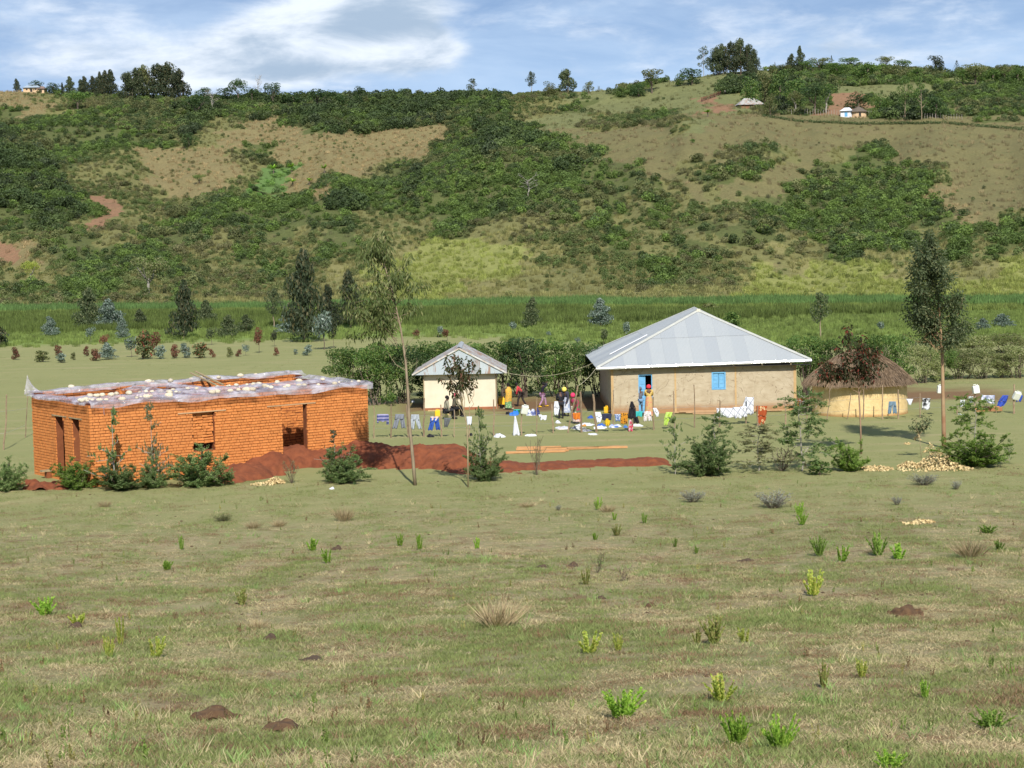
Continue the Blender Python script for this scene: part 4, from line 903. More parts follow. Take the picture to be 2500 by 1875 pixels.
for a in [
 ('scrub', 2255, 935, 838, 90, 'grey green scrub bush right behind the thatched roof'),
 ('green', 2300, 930, 850, 80, 'green scrub bush behind the gum trunk'),
 ('scrub', 2345, 925, 850, 90, 'grey green scrub bush in the middle of the right thicket'),
 ('scrub', 2400, 924, 846, 100, 'ragged grey scrub bush left of the orange brown one'),
 ('olive', 2445, 922, 862, 60, 'orange brown scrub bush near the right edge'),
 ('scrub', 2490, 922, 838, 100, 'scrub bush cut by the right edge of the picture'),
 ('olive', 2290, 870, 822, 110, 'upper scrub bush behind the gum, in the far part of the thicket'),
 ('scrub', 2370, 868, 815, 120, 'upper scrub bush in the middle of the far thicket'),
 ('olive', 2460, 862, 812, 130, 'upper scrub bush at the right end of the far thicket'),
]: plant('scrub_bush', 'hedge', a[0], *a[1:5], a[5], 'bush', G6)
# bushes along the foot of the near slope
G7 = 'bushes along the foot of the near slope'
for a in [
 ('juniper', 'juniper', 14, 1198, 1105, 110, 'dark juniper bush cut by the left edge'),
 ('juniper', 'fresh', 190, 1192, 1104, 125, 'bright green bush at the near corner of the brick building'),
 ('spire', 'juniper', 280, 1195, 998, 110, 'slender cypress sapling in front of the brick wall, left one'),
 ('spire', 'khaki', 374, 1190, 985, 90, 'slender cypress sapling in front of the brick wall, right one'),
 ('juniper', 'juniper', 300, 1195, 1120, 150, 'low blue green juniper at the foot of the left cypress sapling'),
 ('juniper', 'juniper', 372, 1192, 1110, 90, 'low juniper at the foot of the right cypress sapling'),
 ('juniper', 'juniper', 492, 1186, 1068, 170, 'broad dark juniper in front of the blocked window'),
 ('twiggy', 'khaki', 712, 1180, 1118, 66, 'dry twiggy shrub on the red earth heap'),
 ('juniper', 'juniper', 835, 1178, 1085, 140, 'broad juniper at the right corner of the brick building'),
 ('spire', 'gumdark', 818, 1150, 1050, 84, 'dark spire growing out of the juniper at the right corner'),
 ('juniper', 'juniper', 1185, 1172, 1075, 110, 'feathery juniper bush right of the forked sapling'),
 ('spire', 'juniper', 1175, 1172, 990, 80, 'thin feathery top rising from the juniper right of the forked sapling'),
 ('twiggy', 'khaki', 1310, 1160, 1062, 62, 'sparse twiggy shrub in front of the orange planks'),
 ('spire', 'juniper', 1648, 1158, 1010, 80, 'thin sparse cypress left of the big right juniper'),
 ('juniper', 'juniper', 1722, 1160, 1040, 150, 'big dark green juniper right of centre'),
 ('feather', 'juniper', 1745, 1150, 1005, 130, 'open feathery branches above the big right juniper'),
 ('feather', 'khaki', 1852, 1150, 1030, 170, 'sparse khaki feathery tree with level branches'),
 ('feather', 'juniper', 1958, 1150, 950, 200, 'taller sparse tree with level branches before the big house corner'),
 ('twiggy', 'khaki', 1910, 1150, 1085, 140, 'brownish twiggy shrub between the two sparse feathery trees'),
 ('juniper', 'fresh', 2072, 1150, 1062, 100, 'fresh green bush at the foot of the red flushed sapling'),
 ('feather', 'fresh', 2378, 1136, 960, 170, 'feathery wattle top right of the gum trunk'),
 ('juniper', 'fresh', 2378, 1138, 1050, 190, 'broad feathery green wattle bush right of the gum trunk'),
 ('spire', 'juniper', 2465, 1128, 1070, 40, 'small thin cypress near the right edge'),
 ('sapling', 'green', 2000, 1160, 1125, 60, 'low dark tuft at the foot of the sparse tree'),
]: plant('cypress_sapling' if a[0] == 'spire' else 'feathery_tree' if a[0] == 'feather' else 'juniper_bush' if a[0] == 'juniper' else 'twiggy_shrub', a[0], a[1], *a[2:6], a[6], 'bush' if a[0] in ('juniper', 'twiggy', 'sapling') else 'tree', G7, bark=m_greybark if a[0] in ('spire', 'feather') else None)
G8 = 'low shrubs and tussocks on the near pasture'
for a in [
 ('heath', 'heath', 1888, 1240, 1188, 108, 'grey heath bush, the largest, below the feathery trees'),
 ('heath', 'heath', 1690, 1226, 1188, 74, 'thin grey heath bush left of the largest one'),
 ('heath', 'heath', 2255, 1184, 1150, 88, 'grey green heath bush below the wood chip pile'),
 ('heath', 'heath', 2190, 1233, 1205, 34, 'small grey heath bush below the wood chips'),
 ('heath', 'heath', 2335, 1195, 1165, 34, 'small grey brown bush at far right below the wattle'),
 ('tussock', 'dry', 840, 1272, 1226, 62, 'round straw coloured tussock below the leaning gum'),
 ('tussock', 'dry', 682, 1285, 1262, 42, 'pale bleached tussock left of the round one'),
 ('tussock', 'dry', 255, 1238, 1215, 40, 'brown tussock below the left junipers'),
 ('tussock', 'dry', 620, 1290, 1266, 44, 'brown flat tussock left of the pale one'),
 ('heath', 'olive', 545, 1272, 1250, 60, 'low brown heath patch in the left pasture'),
 ('tussock', 'dry', 1285, 1238, 1222, 46, 'flat brown tussock in the middle pasture'),
 ('weed', 'bright', 1460, 1245, 1212, 28, 'green weed growing from a brown patch in the middle'),
 ('tussock', 'dry', 1482, 1250, 1226, 44, 'brown tussock right beside the green weed in the middle'),
 ('heath', 'heath', 1363, 1246, 1226, 18, 'tiny grey heath tuft in the middle'),
 ('weed', 'fresh', 444, 1342, 1305, 26, 'dark green upright weed in the left pasture'),
 ('weed', 'bright', 762, 1345, 1312, 46, 'bright fern like weed left of the white topped stone'),
 ('weed', 'bright', 800, 1375, 1340, 40, 'bright weed just below the other one by the stones'),
 ('weed', 'bright', 976, 1334, 1302, 28, 'bright weed, left of the pair in the middle left'),
 ('weed', 'bright', 1025, 1342, 1302, 30, 'bright weed, right of the pair in the middle left'),
 ('weed', 'bright', 1165, 1340, 1310, 26, 'bright leaning weed near the centre'),
 ('weed', 'bright', 407, 1392, 1366, 42, 'low bright weed in the left pasture'),
 ('fern', 'bright', 112, 1505, 1456, 58, 'bright weed with spread leaves near the left edge'),
 ('weed', 'yellow', 190, 1525, 1496, 60, 'yellow green weed behind the left mole heap'),
 ('weed', 'yellow', 295, 1575, 1498, 36, 'tall narrow yellow green weed at lower left'),
 ('weed', 'yellow', 268, 1608, 1548, 40, 'yellow weed nearest to the lower left tall one'),
 ('weed', 'yellow', 380, 1605, 1552, 66, 'leaning yellow green weed right of the lower left pair'),
 ('weed', 'herb', 592, 1478, 1434, 44, 'olive upright weed left of the centre'),
 ('tussock', 'dry', 630, 1535, 1505, 64, 'dark straw tussock above the dung pat'),
 ('tussock', 'dry', 1215, 1530, 1450, 130, 'big straw tussock at the middle of the pasture'),
 ('twiggy', 'olive', 1460, 1400, 1345, 60, 'dark twiggy weed in the middle right pasture'),
 ('weed', 'herb', 1430, 1428, 1385, 34, 'small olive weed under the dark twiggy one'),
 ('twiggy', 'dry', 1520, 1420, 1378, 70, 'reddish brown twiggy patch in the middle right'),
 ('weed', 'herb', 1505, 1308, 1278, 32, 'olive weed in the upper middle right pasture'),
 ('weed', 'bright', 1453, 1318, 1300, 26, 'small yellow green weed above the dark twiggy one'),
 ('weed', 'fresh', 1574, 1278, 1250, 22, 'small leafy weed in the middle'),
 ('weed', 'fresh', 1648, 1336, 1312, 20, 'small green weed, left of three in a line'),
 ('weed', 'fresh', 1700, 1352, 1332, 18, 'small green weed, right of three in a line'),
 ('fern', 'bright', 1958, 1282, 1252, 26, 'bright fern with dark base below the large heath bush'),
 ('fern', 'bright', 1952, 1262, 1222, 22, 'fresh fern just right of the largest heath bush'),
 ('weed', 'bright', 1500, 1190+80, 1250, 18, 'tiny bright weed left of centre right pasture'),
 ('fern', 'fresh', 2000, 1358, 1308, 36, 'green upright shrub with dark foot on the right pasture'),
 ('weed', 'bright', 2055, 1372, 1330, 50, 'spreading green weed beside the dark footed shrub'),
 ('fern', 'fresh', 2145, 1356, 1298, 52, 'dark green upright fern on the right pasture'),
 ('weed', 'bright', 2195, 1365, 1325, 60, 'bright green weed right of the dark fern'),
 ('fern', 'fresh', 2410, 1302, 1282, 44, 'green low fern near the right edge'),
 ('tussock', 'dry', 2370, 1360, 1298, 90, 'large straw tussock near the right edge'),
 ('weed', 'fresh', 2440, 1342, 1318, 40, 'green weed right of the large straw tussock'),
 ('weed', 'yellow', 1985, 1455, 1388, 66, 'bushy yellow green weed at the right middle'),
 ('fern', 'herb', 1745, 1572, 1500, 60, 'olive weed with upright leaves at the centre right'),
 ('weed', 'herb', 1702, 1572, 1535, 40, 'brownish weed left beside the upright olive one'),
 ('weed', 'yellow', 1818, 1570, 1532, 50, 'yellowish weed right beside the upright olive one'),
 ('weed', 'yellow', 1440, 1595, 1540, 80, 'yellow olive weed in the lower middle, left of two'),
 ('weed', 'yellow', 1510, 1590, 1542, 36, 'yellow olive weed in the lower middle, right of two'),
 ('fern', 'yellow', 1762, 1712, 1645, 80, 'bushy yellow green weed at lower right middle'),
 ('weed', 'yellow', 2105, 1655, 1605, 40, 'yellow green weed at lower right'),
 ('weed', 'herb', 2010, 1680, 1610, 44, 'thin brown green weed at lower right'),
 ('fern', 'bright', 1515, 1755, 1682, 96, 'bright green fern at the lower middle'),
 ('fern', 'bright', 1800, 1825, 1735, 76, 'bright green fern, left of the bottom pair'),
 ('fern', 'bright', 1905, 1835, 1742, 76, 'bright green fern, right of the bottom pair'),
 ('weed', 'bright', 2258, 1705, 1655, 40, 'light green weed at lower right'),
 ('fern', 'bright', 2170, 1880, 1832, 80, 'bright fern at the bottom edge'),
 ('fern', 'fresh', 2420, 1780, 1735, 90, 'green fern near the right bottom corner'),
]: plant('heath_bush' if a[0] == 'heath' else 'grass_tussock' if a[0] == 'tussock' else 'fern' if a[0] == 'fern' else 'weed', *a[:6], a[6], 'shrub' if a[0] == 'heath' else 'grass' if a[0] == 'tussock' else 'weed', G8)

# ---- the four individual foreground trees
def limb_leaves(ps, st, pts, m, L, W, spread, droop, r, t0=.3, rad=(.014, .003)):
    pts = np.asarray(pts); n = len(pts); st.append(tube(pts, np.linspace(rad[0], rad[1], n), 5)); t = t0+(1-t0)*r.random(m); k = t*(n-1); j = np.clip(k.astype(int), 0, n-2); fr = (k-j)[:, None]
    sp = rdir(m, r); C = pts[j]*(1-fr)+pts[j+1]*fr+sp*spread*r.random((m, 1))**.6; d = sp*.5+np.array([0, 0, -droop]); ps.append(leaves(C, d, L*r.uniform(.6, 1.2, m), W, r))
def custom_tree(name, label, base, segs, branches, leaf, bark, L, W, group=None, r=np.random.default_rng(3), droop=.8):
    p0 = GP(*base); Y = p0.y; loc = lambda px, py, dy=0.: np.array(AT(px, py, Y+dy))-np.array(p0)
    root = empty(name, p0, 0, label, 'tree', group)
    pts = np.array([loc(*s[:2]) for s in segs]); pts[0][2] -= .08; rad = [s[2]/F*Y/2*.62 for s in segs]
    V, Q = tube(pts, rad, 8); me = fast_mesh('trunk', V, Q, True); link_mesh('trunk', me, bark, root); ps, st = [], []
    for (ax, ay), (bx, by), dy, m, spread in branches:
        a = loc(ax, ay); e = loc(bx, by, dy); limb_leaves(ps, st, crooked(a, e, 6, .05, .06, r), m, L, W, spread, droop, r)
    if st: V, Q = join(st); link_mesh('limbs', fast_mesh('limbs', V, Q), bark, root)
    V, Q = join(ps); link_mesh('crown', fast_mesh('crown', V, Q), LM[leaf] if isinstance(leaf, str) else leaf, root); return root
r = np.random.default_rng(21); br = []
for i in range(30):
    ty = rnd.uniform(600, 800); tx = 925+(ty-580)*.26; dx = rnd.uniform(-1, 1); ext = 85*(1-abs(ty-700)/190)+18
    br.append(((tx, ty+18), (tx+dx*ext-8, ty-rnd.uniform(5, 40)), rnd.uniform(-1.3, 1.3), 78, .34))
for i in range(15): br.append(((970, 850-i*6), (rnd.uniform(832, 930), rnd.uniform(705, 850)), rnd.uniform(-1.2, 1.2), 95, .34))
br += [((992, 905), (895, 822), .3, 40, .35), ((990, 880), (1020, 800), -.4, 10, .3), ((925, 640), (922, 575), 0, 90, .22), ((930, 660), (950, 600), .3, 80, .3), ((928, 640), (905, 605), -.3, 80, .25)]
custom_tree('gum_tree', 'tall slender gum with a leaning pale trunk rising in front of the yard', (1012, 1185),
            [(1014, 1187, 15), (1008, 1120, 13), (1000, 1040, 12), (996, 960, 11), (990, 880, 9), (978, 800, 7), (955, 700, 5), (930, 620, 3.5), (922, 580, 2)], br, 'gumlight', m_bark, .26, .055, r=r)
br = []
for i in range(38):
    ty = rnd.uniform(590, 850); w = np.interp(ty, [575, 640, 700, 780, 850], [15, 45, 70, 95, 75]); tx = np.interp(ty, [570, 860], [2268, 2298]); dx = rnd.choice((-1, 1))*rnd.uniform(.3, 1)
    br.append(((tx, ty+30), (tx+dx*w*(.9 if dx > 0 else 1), ty-rnd.uniform(0, 25)), rnd.uniform(-1.4, 1.4), 300, .42))
for i in range(12): br.append(((2298-i*2.2, 850-i*22), (2298-i*2.2+rnd.uniform(-22, 22), 815-i*22), rnd.uniform(-.6, .6), 150, .40))
br += [((2300, 880), (2350, 740), .5, 190, .42), ((2300, 900), (2352, 720), -.5, 170, .42), ((2300, 870), (2215, 760), .4, 130, .4), ((2296, 860), (2235, 690), -.5, 160, .42), ((2285, 700), (2268, 568), 0, 160, .24), ((2298, 860), (2375, 800), 0, 50, .35), ((2300, 855), (2205, 815), 0, 50, .35), ((2300, 1000), (2320, 960), 0, 3, .1)]
custom_tree('gum_tree', 'tall dense gum with a reddish brown trunk at the right of the hut', (2304, 1094),
            [(2305, 1096, 20), (2304, 1040, 17), (2302, 960, 15), (2301, 880, 13), (2298, 820, 9), (2290, 720, 6), (2275, 620, 3.5), (2268, 575, 2)], br, 'gum', surf('red_bark', (.26, .13, .07), (.36, .26, .15), 2.2, .9, stretch=(1, 1, .5), bump=.3), .17, .065, r=r, droop=.2)
br = []
for i in range(16):
    bx = rnd.uniform(1064, 1174); by = rnd.uniform(862, 915)+abs(bx-1118)*.4; f0 = rnd.choice([(1133, 1012), (1146, 985), (1127, 990), (1150, 960)]); br.append((f0, (bx, by), rnd.uniform(-.8, .8), 60, .17))
custom_tree('leafy_sapling', 'forked thin sapling with dark reddish leaves in front of the small house', (1142, 1190),
            [(1143, 1192, 7), (1142, 1100, 6), (1140, 1040, 5.5), (1134, 1012, 5), (1129, 985, 3.5), (1122, 940, 2.5)], br, leaf_mat('olive_flush_leaves', (.045, .06, .02), (.08, .085, .035), (.17, .07, .045)), m_palestem, .19, .07, r=r, droop=.5)
br = []
for i in range(28):
    bx = rnd.uniform(1988, 2170); lim = 790+abs(bx-2072)*.95; by = rnd.uniform(lim, lim+75); f0 = rnd.choice([(2096, 930), (2097, 945), (2093, 915), (2100, 925)]); br.append((f0, (bx, by), rnd.uniform(-1, 1), 110, .32))
br += [((2097, 960), (2065, 945), 0, 2, .1), ((2098, 962), (2120, 938), 0, 4, .1)]
custom_tree('leafy_sapling', 'sapling with red flushed leaves standing before the thatched hut', (2102, 1108),
            [(2103, 1110, 8), (2101, 1040, 6.5), (2097, 960, 6), (2096, 930, 4), (2085, 860, 2)], br, leaf_mat('crimson_flush_leaves', (.045, .055, .02), (.075, .07, .03), (.24, .05, .035)), surf('pinkish_stem', (.33, .22, .14), (.24, .15, .10), 5, .9), .19, .075, r=r, droop=.5)
br = [((2245, 1060), (rnd.uniform(2218, 2278), rnd.uniform(1004, 1050)), rnd.uniform(-.4, .4), 26, .16) for _ in range(10)]
custom_tree('leafy_sapling', 'small leafy sapling on a thin stem left of the reddish gum trunk', (2250, 1118), [(2250, 1120, 3), (2246, 1080, 2.5), (2244, 1050, 2)], br, 'gum', m_palestem, .15, .06, r=r, droop=.3)
# ------------------------------------------------------------------ brick building under construction
m_brick = surf('mud_brick', (.62, .235, .070), (.54, .190, .054), 5, .95, bump=.3, bd=.02, rand=.08)
def brickjoined():
    m, nt = newmat('mud_brick_course'); b = NB(nt); P = b.obj(); nz = b.noise(P, 5, 5, .6); r = b.n('ShaderNodeNewGeometry').outputs['Random Per Island']
    c = b.mix(b.ramp(nz, .3, .7), (.62, .235, .070), (.54, .190, .054)); c = b.mix(1.0, c, b.mix(r, (.92, .92, .92), (1.08, 1.08, 1.08)), 'MULTIPLY')
    c = b.mix(b.math('MULTIPLY', b.ramp(b.noise(P, .45, 4, .6), .5, .75), .3), c, (.48, .17, .055))
    b.out(b.pbr(c, .95, 0, b.bump(nz, .3, .02), .2)); return m
m_brickj = brickjoined()
m_mud = surf('mud_mortar', (.22, .075, .03), (.17, .055, .022), 3, .95, bump=.5, bd=.05)
m_plank = surf('raw_timber', (.50, .33, .19), (.40, .24, .12), 5, .8, stretch=(1, 12, 12))
m_oldwood = surf('weathered_timber', (.34, .27, .15), (.22, .17, .10), 6, .9, stretch=(1, 1, .2))
BO = (-17.51, 75.94); BTH = math.radians(36); BL, BD, BT = 13.5, 6.3, .35
house = empty('brick_building', (BO[0], BO[1], 0), BTH, 'unfinished orange mud brick building topped with plastic sheet and stones', 'building')
CH = .123
def bwall(mb, axis, a0, a1, c0, c1, H, holes=()):
    """wall core between a0..a1 on an axis, thickness c0..c1, rectangular holes (u0,u1,z0,z1)"""
    cuts = sorted({a0, a1} | {h[0] for h in holes} | {h[1] for h in holes})
    for u0, u1 in zip(cuts[:-1], cuts[1:]):
        hs = [h for h in holes if h[0] <= u0+1e-6 and h[1] >= u1-1e-6]; zs = [(-.3, H)]
        for h in hs: zs = [q for z0, z1 in zs for q in ((z0, min(z1, h[2])), (max(z0, h[3]), z1)) if q[1]-q[0] > .01]
        for z0, z1 in zs:
            if axis == 'x': mb.box(u0, u1, c0, c1, z0, z1)
            else: mb.box(c0, c1, u0, u1, z0, z1)
HT = 3.45
def ulocal(px, py):   # position along the front wall of a photo pixel
    r = ray(px, py); c_, s_ = math.cos(BTH), math.sin(BTH); k = -(-(CPOS[0]-BO[0])*s_+(CPOS[1]-BO[1])*c_)/(-r[0]*s_+r[1]*c_); q = CPOS+r*k
    return (q[0]-BO[0])*c_+(q[1]-BO[1])*s_, q[2]
win = (ulocal(470, 1000)[0], ulocal(523, 1000)[0], 1.10, 2.75); door = (ulocal(690, 1040)[0], ulocal(750, 1040)[0], -.3, 2.80)
print('win', win, 'door', door, ulocal(470, 1075), ulocal(500, 1000), ulocal(700, 988), ulocal(700, 1094))
def vlocal(px, py):
    r = ray(px, py); c_, s_ = math.cos(BTH), math.sin(BTH); k = -((CPOS[0]-BO[0])*c_+(CPOS[1]-BO[1])*s_)/(r[0]*c_+r[1]*s_); q = CPOS+r*k
    return -(q[0]-BO[0])*s_+(q[1]-BO[1])*c_, q[2]
lw = [(vlocal(154, 1000)[0], vlocal(133, 1000)[0], 0, 0), (vlocal(191, 1000)[0], vlocal(174, 1000)[0], 0, 0)]; print('left', lw, vlocal(150, 1000), vlocal(150, 1105), vlocal(185, 1005))
lw = [(lw[0][0], lw[0][1], .2, 2.75), (lw[1][0], lw[1][1], 1.0, 2.75)]
def core(name, ax, a0, a1, c0, c1, H, holes=()):
    mb = MB(); bwall(mb, ax, a0, a1, c0, c1, H, holes); return mb.build(name, m_mud, house)
fr_ = .05
core('front_wall', 'x', fr_, BL-fr_, fr_, BT, HT-.03, [win, door])
core('side_wall', 'y', BT+.002, BD-BT-.002, fr_, BT-.01, HT-.03, lw)
core('back_wall', 'x', .03, BL-.03, BD-BT, BD, HT+.15)
core('side_wall', 'y', BT+.002, BD-BT-.002, BL-BT+.01, BL-fr_, HT-.03)
core('inner_wall', 'x', BT+.002, BL-BT-.002, 2.55, 2.85, HT-.05)
for xw in (4.4, 8.9): core('inner_wall', 'y', BT+.002, 2.548, xw, xw+.3, HT-.06); 
core('inner_wall', 'y', 2.852, BD-BT-.002, 6.6, 6.9, HT-.06)
# bricks: front and left faces
def unit_brick(L, Hh, D, v):
    rr = random.Random(v); mb = MB(); mb.box(0, L, 0, D, 0, Hh, .0035)
    me = bpy.data.meshes.new('brick'); me.from_pydata(mb.V, [], mb.F); me.materials.append(m_brick); return me
BM = {k: [unit_brick(k, .100, .12, v) for v in range(4)] for k in (.30, .15)}
allb = []
def courses(axis, A, H, holes, z0=-.02, face=0.0, lo=0.0, skipz=None):
    z = z0; row = 0
    while z < H-.06:
        u = lo+(.0 if row % 2 else -.075)+rnd.uniform(-.02, .02); i = 0
        while u < A:
            L = .30 if (i+row) % 2 == 0 else .15
            if rnd.random() < .12: L = .30
            u0, u1 = max(u, lo), min(u+L, A)
            ok = u1-u0 > .05
            zz = z+.010*math.sin(u*.5+row*.1)+rnd.uniform(-.0025, .0025)
            for h in holes:
                if zz+.1 > h[2]+.03 and zz < h[3]-.03 and u1 > h[0] and u0 < h[1]:
                    if u0 < h[0]-.06: u1 = h[0]+rnd.uniform(-.012, .012)
                    elif u1 > h[1]+.06: u0 = h[1]+rnd.uniform(-.012, .012)
                    else: ok = False
            if ok: allb.append((axis, u0+.009, u1-.009, zz, face+rnd.uniform(-.006, .006)))
            u += L+.004; i += 1
        z += CH; row += 1
lint_z = 2.78
courses('x', BL, HT, [win, door])
courses('y', BD, HT, lw)
def binfo(bk):
    ax, u0, u1, z, f = bk; q = (u0 if ax == 'x' else 0, 0 if ax == 'x' else u0)
    X = BO[0]+q[0]*math.cos(BTH)-q[1]*math.sin(BTH); Y = BO[1]+q[0]*math.sin(BTH)+q[1]*math.cos(BTH); return Y, z
# the 300 nearest bricks that the photo shows clear of the bushes become parts, the rest one mass
cand = sorted(range(len(allb)), key=lambda i: (0 if (allb[i][0] == 'x' and allb[i][3] > 1.55) else 1, binfo(allb[i])[0]))
solo = set(cand[:300]); mass = MB()
for i, bk in enumerate(allb):
    ax, u0, u1, z, f = bk; L = u1-u0
    if i in solo:
        k = .30 if L > .2 else .15; o = bpy.data.objects.new('brick', BM[k][i % 4]); COL.objects.link(o); o.parent = house
        o.location = (u0, f, z) if ax == 'x' else (f, u1, z); o.scale = (L/k, 1, 1)
        if ax == 'y': o.rotation_euler = (0, 0, -PI/2)
    else:
        if ax == 'x': mass.box(u0, u1, f, f+.12, z, z+.100, .0035)
        else: mass.box(f, f+.12, u0, u1, z, z+.100, .0035)
mass.build('remaining_bricks', m_brickj, house)['kind'] = 'stuff'; print('bricks', len(allb))
# brick faces of inner walls seen through the openings and over the top, rough infill of the window
rough = MB()
def rough_face(x0, x1, yf, z0, z1, j=.02):
    z = z0; row = 0
    while z < z1:
        u = x0+rnd.uniform(-.1, 0)
        while u < x1:
            L = rnd.choice((.30, .28, .16)); hh = rnd.uniform(.085, .108); a, c_ = max(u, x0), min(u+L-.02, x1)
            if c_-a > .04: rough.box(a, c_, yf+rnd.uniform(-j, j*.3), yf+.1, z+rnd.uniform(-.01, .01), z+hh, .012)
            u += L
        z += CH+rnd.uniform(-.004, .006); row += 1
rough_face(BT+.05, 8.85, 2.54, 2.4, HT-.08); rough_face(9.25, BL-BT-.05, 2.54, .3, HT-.08); rough_face(BT+.05, BL-BT-.05, BD-BT-.01, 2.3, HT+.12)
rough.build('inner_bricks', m_brickj, house)['kind'] = 'stuff'
infill = MB(); rough = infill
rough_face(win[0]+.01, win[1]-.02, .14, 1.42, 2.72, .035)
infill.box(win[0]+.005, win[1]-.005, .24, .3, 1.42, 2.72); infill.build('window_infill', m_brickj, house, )['kind'] = 'stuff'
for (u0, u1, y0, y1) in ((win[0]-.7, win[1]+.55, -.03, .12), (door[0]-.75, door[1]+.45, -.03, .12)):
    mb = MB(); mb.box(u0, u1, y0, y1, 2.755, 2.805, .006); mb.build('lintel', m_plank, house)
for h in lw: mb = MB(); mb.box(-.02, .14, h[0]-.3, h[1]+.3, 2.755, 2.805, .006); mb.build('lintel', m_oldwood, house)
for p, q in (((door[0]+.02, .5, 2.6), (door[1]-.2, 2.2, .6)), ((door[0]+.1, .55, 2.55), (door[1]-.05, 2.4, .5)), ((door[0]-.3, 1.2, 2.1), (door[0]+.7, 2.4, .7))):
    mb = MB(); mb.bar(p, q, .09, .07); mb.build('prop_pole', m_oldwood, house)
# plastic sheeting over the wall heads
m_plastic, nt = newmat('clear_plastic'); b = NB(nt); P = b.obj(); nz = b.noise(P, 1.3, 4, .55, .8)
nb_ = b.bump(b.noise(P, 2.2, 3, .5, 1.2), .7, .15); dif = b.pbr((.62, .60, .66), .18, 0, nb_, 1.0); tr = b.n('ShaderNodeBsdfTransparent'); b.put(tr, 0, (.90, .86, .93, 1)); mx = b.n('ShaderNodeMixShader'); b.put(mx, 0, b.ramp(nz, .32, .72, .20, .68)); nt.links.new(tr.outputs[0], mx.inputs[1]); nt.links.new(dif, mx.inputs[2]); b.out(mx.outputs[0])
def sheet(p0, p1, wl, wr, H, drop_l, drop_r, amp=.07, seed=0, hump=.05):
    """strip of sheeting along a wall head from p0 to p1 (local xy); drop on each side, wrinkled"""
    p0 = np.array(p0, float); p1 = np.array(p1, float); L = np.linalg.norm(p1-p0); d = (p1-p0)/L; nn = np.array([-d[1], d[0]]); nu = int(L/.09)+2; cs = np.linspace(-1, 1, 17); V = []
    for i in range(nu):
        u = i/(nu-1)*L
        for c_ in cs:
            s = abs(c_); top = s < .62; side = wl if c_ < 0 else wr; dr = (drop_l if c_ < 0 else drop_r)*(1+.9*float(fnoise(u, c_, .8, seed+3)))
            off = (s/.62)*side if top else side+.05+.05*(s-.62); z = H+hump*(1-min(s/.62, 1)**2) if top else H-dr*(s-.62)/.38
            wob = float(fnoise(u, c_*1.5, 1.1, seed))+.35*float(fnoise(u, c_*2, 2.6, seed+1)); q = p0+d*u+nn*off*(1 if c_ > 0 else -1)
            V.append((q[0]+nn[0]*wob*.05, q[1]+nn[1]*wob*.05, z+amp*(wob+.35)+.03))
    V = np.array(V); me = fast_mesh('plastic_sheet', V, grid_faces(nu, 17), True); return V, me
for k, a in enumerate([((-.05, .15), (BL+.1, .15), .38, .30, HT, .22, .10, .11, 1), ((.15, BD+.1), (.15, -.1), .30, .42, HT, .10, .42, .11, 2), ((-.2, BD-.15), (BL+.1, BD-.15), .32, .35, HT+.17, .12, .2, .20, 3),
      ((.2, 2.7), (BL-.2, 2.7), .42, .42, HT, .15, .15, .13, 4), ((4.55, .1), (4.55, BD), .4, .4, HT, .12, .12, .20, 5), ((9.05, .1), (9.05, 3.2), .4, .4, HT, .12, .12, .15, 6), ((6.75, 3.2), (6.75, BD), .4, .4, HT, .12, .12, .18, 7), ((BL-.15, -.05), (BL-.15, BD), .35, .3, HT, .1, .1, .15, 8)]):
    V, me = sheet(*a[:8], seed=a[8]); link_mesh('plastic_sheet', me, m_plastic, house)
V = []; nq = 12
for i in range(nq):
    for j in range(nq):
        u, v = i/(nq-1), j/(nq-1); V.append((-.35+.9*u*(1-v*.75)+.1*v, BD-.1-.35*u*(1-v), HT+.1+.85*v*(1-abs(u-.35))+.05*math.sin(9*u+5*v)))
link_mesh('plastic_corner', fast_mesh('plastic_corner', V, grid_faces(nq, nq), True), m_plastic, house)
for p, q in (((8.2, 4.6, HT+.05), (7.9, 6.6, HT+.55)), ((8.5, 4.5, HT+.05), (8.15, 6.6, HT+.6))):
    mb = MB(); mb.bar(p, q, .10, .05); o = mb.build('loose_board', m_oldwood, house)
# stones holding the sheet down
m_stone = surf('pale_stone', (.62, .56, .44), (.46, .38, .26), 4, .85, bump=.4, rand=.2)
def rock(seed, sq=.6, n=10, m=7, rough=.18):
    r = np.random.default_rng(seed); V = []
    for j in range(m+1):
        ph = PI*j/m
        for i in range(n):
            a = 2*PI*i/n; d = np.array([math.sin(ph)*math.cos(a), math.sin(ph)*math.sin(a), math.cos(ph)]); k = 1+rough*float(fnoise(d[0]*2+d[2], d[1]*2-d[2], 1.3, seed)*2); V.append(d*k*np.array([1, .8, sq]))
    q = [(j*n+i, (j+1)*n+i, (j+1)*n+(i+1) % n, j*n+(i+1) % n) for j in range(m) for i in range(n)]
    me = bpy.data.meshes.new('stone'); me.from_pydata([tuple(v) for v in V], [], q); me.polygons.foreach_set('use_smooth', [True]*len(me.polygons)); me.update(); return me
SM = [rock(s) for s in range(5)]
for me in SM: me.materials.append(m_stone)
Bm = Matrix.Translation((BO[0], BO[1], 0)) @ Matrix.Rotation(BTH, 4, 'Z')
def stone_at(x, y, z, s, lab, grp):
    o = bpy.data.objects.new('stone', SM[rnd.randrange(5)]); COL.objects.link(o); o.location = Bm @ Vector((x, y, z)); o.rotation_euler = (0, 0, rnd.random()*6); o.scale = (s, s*.95, s); return tagit(o, lab, 'stone', grp)
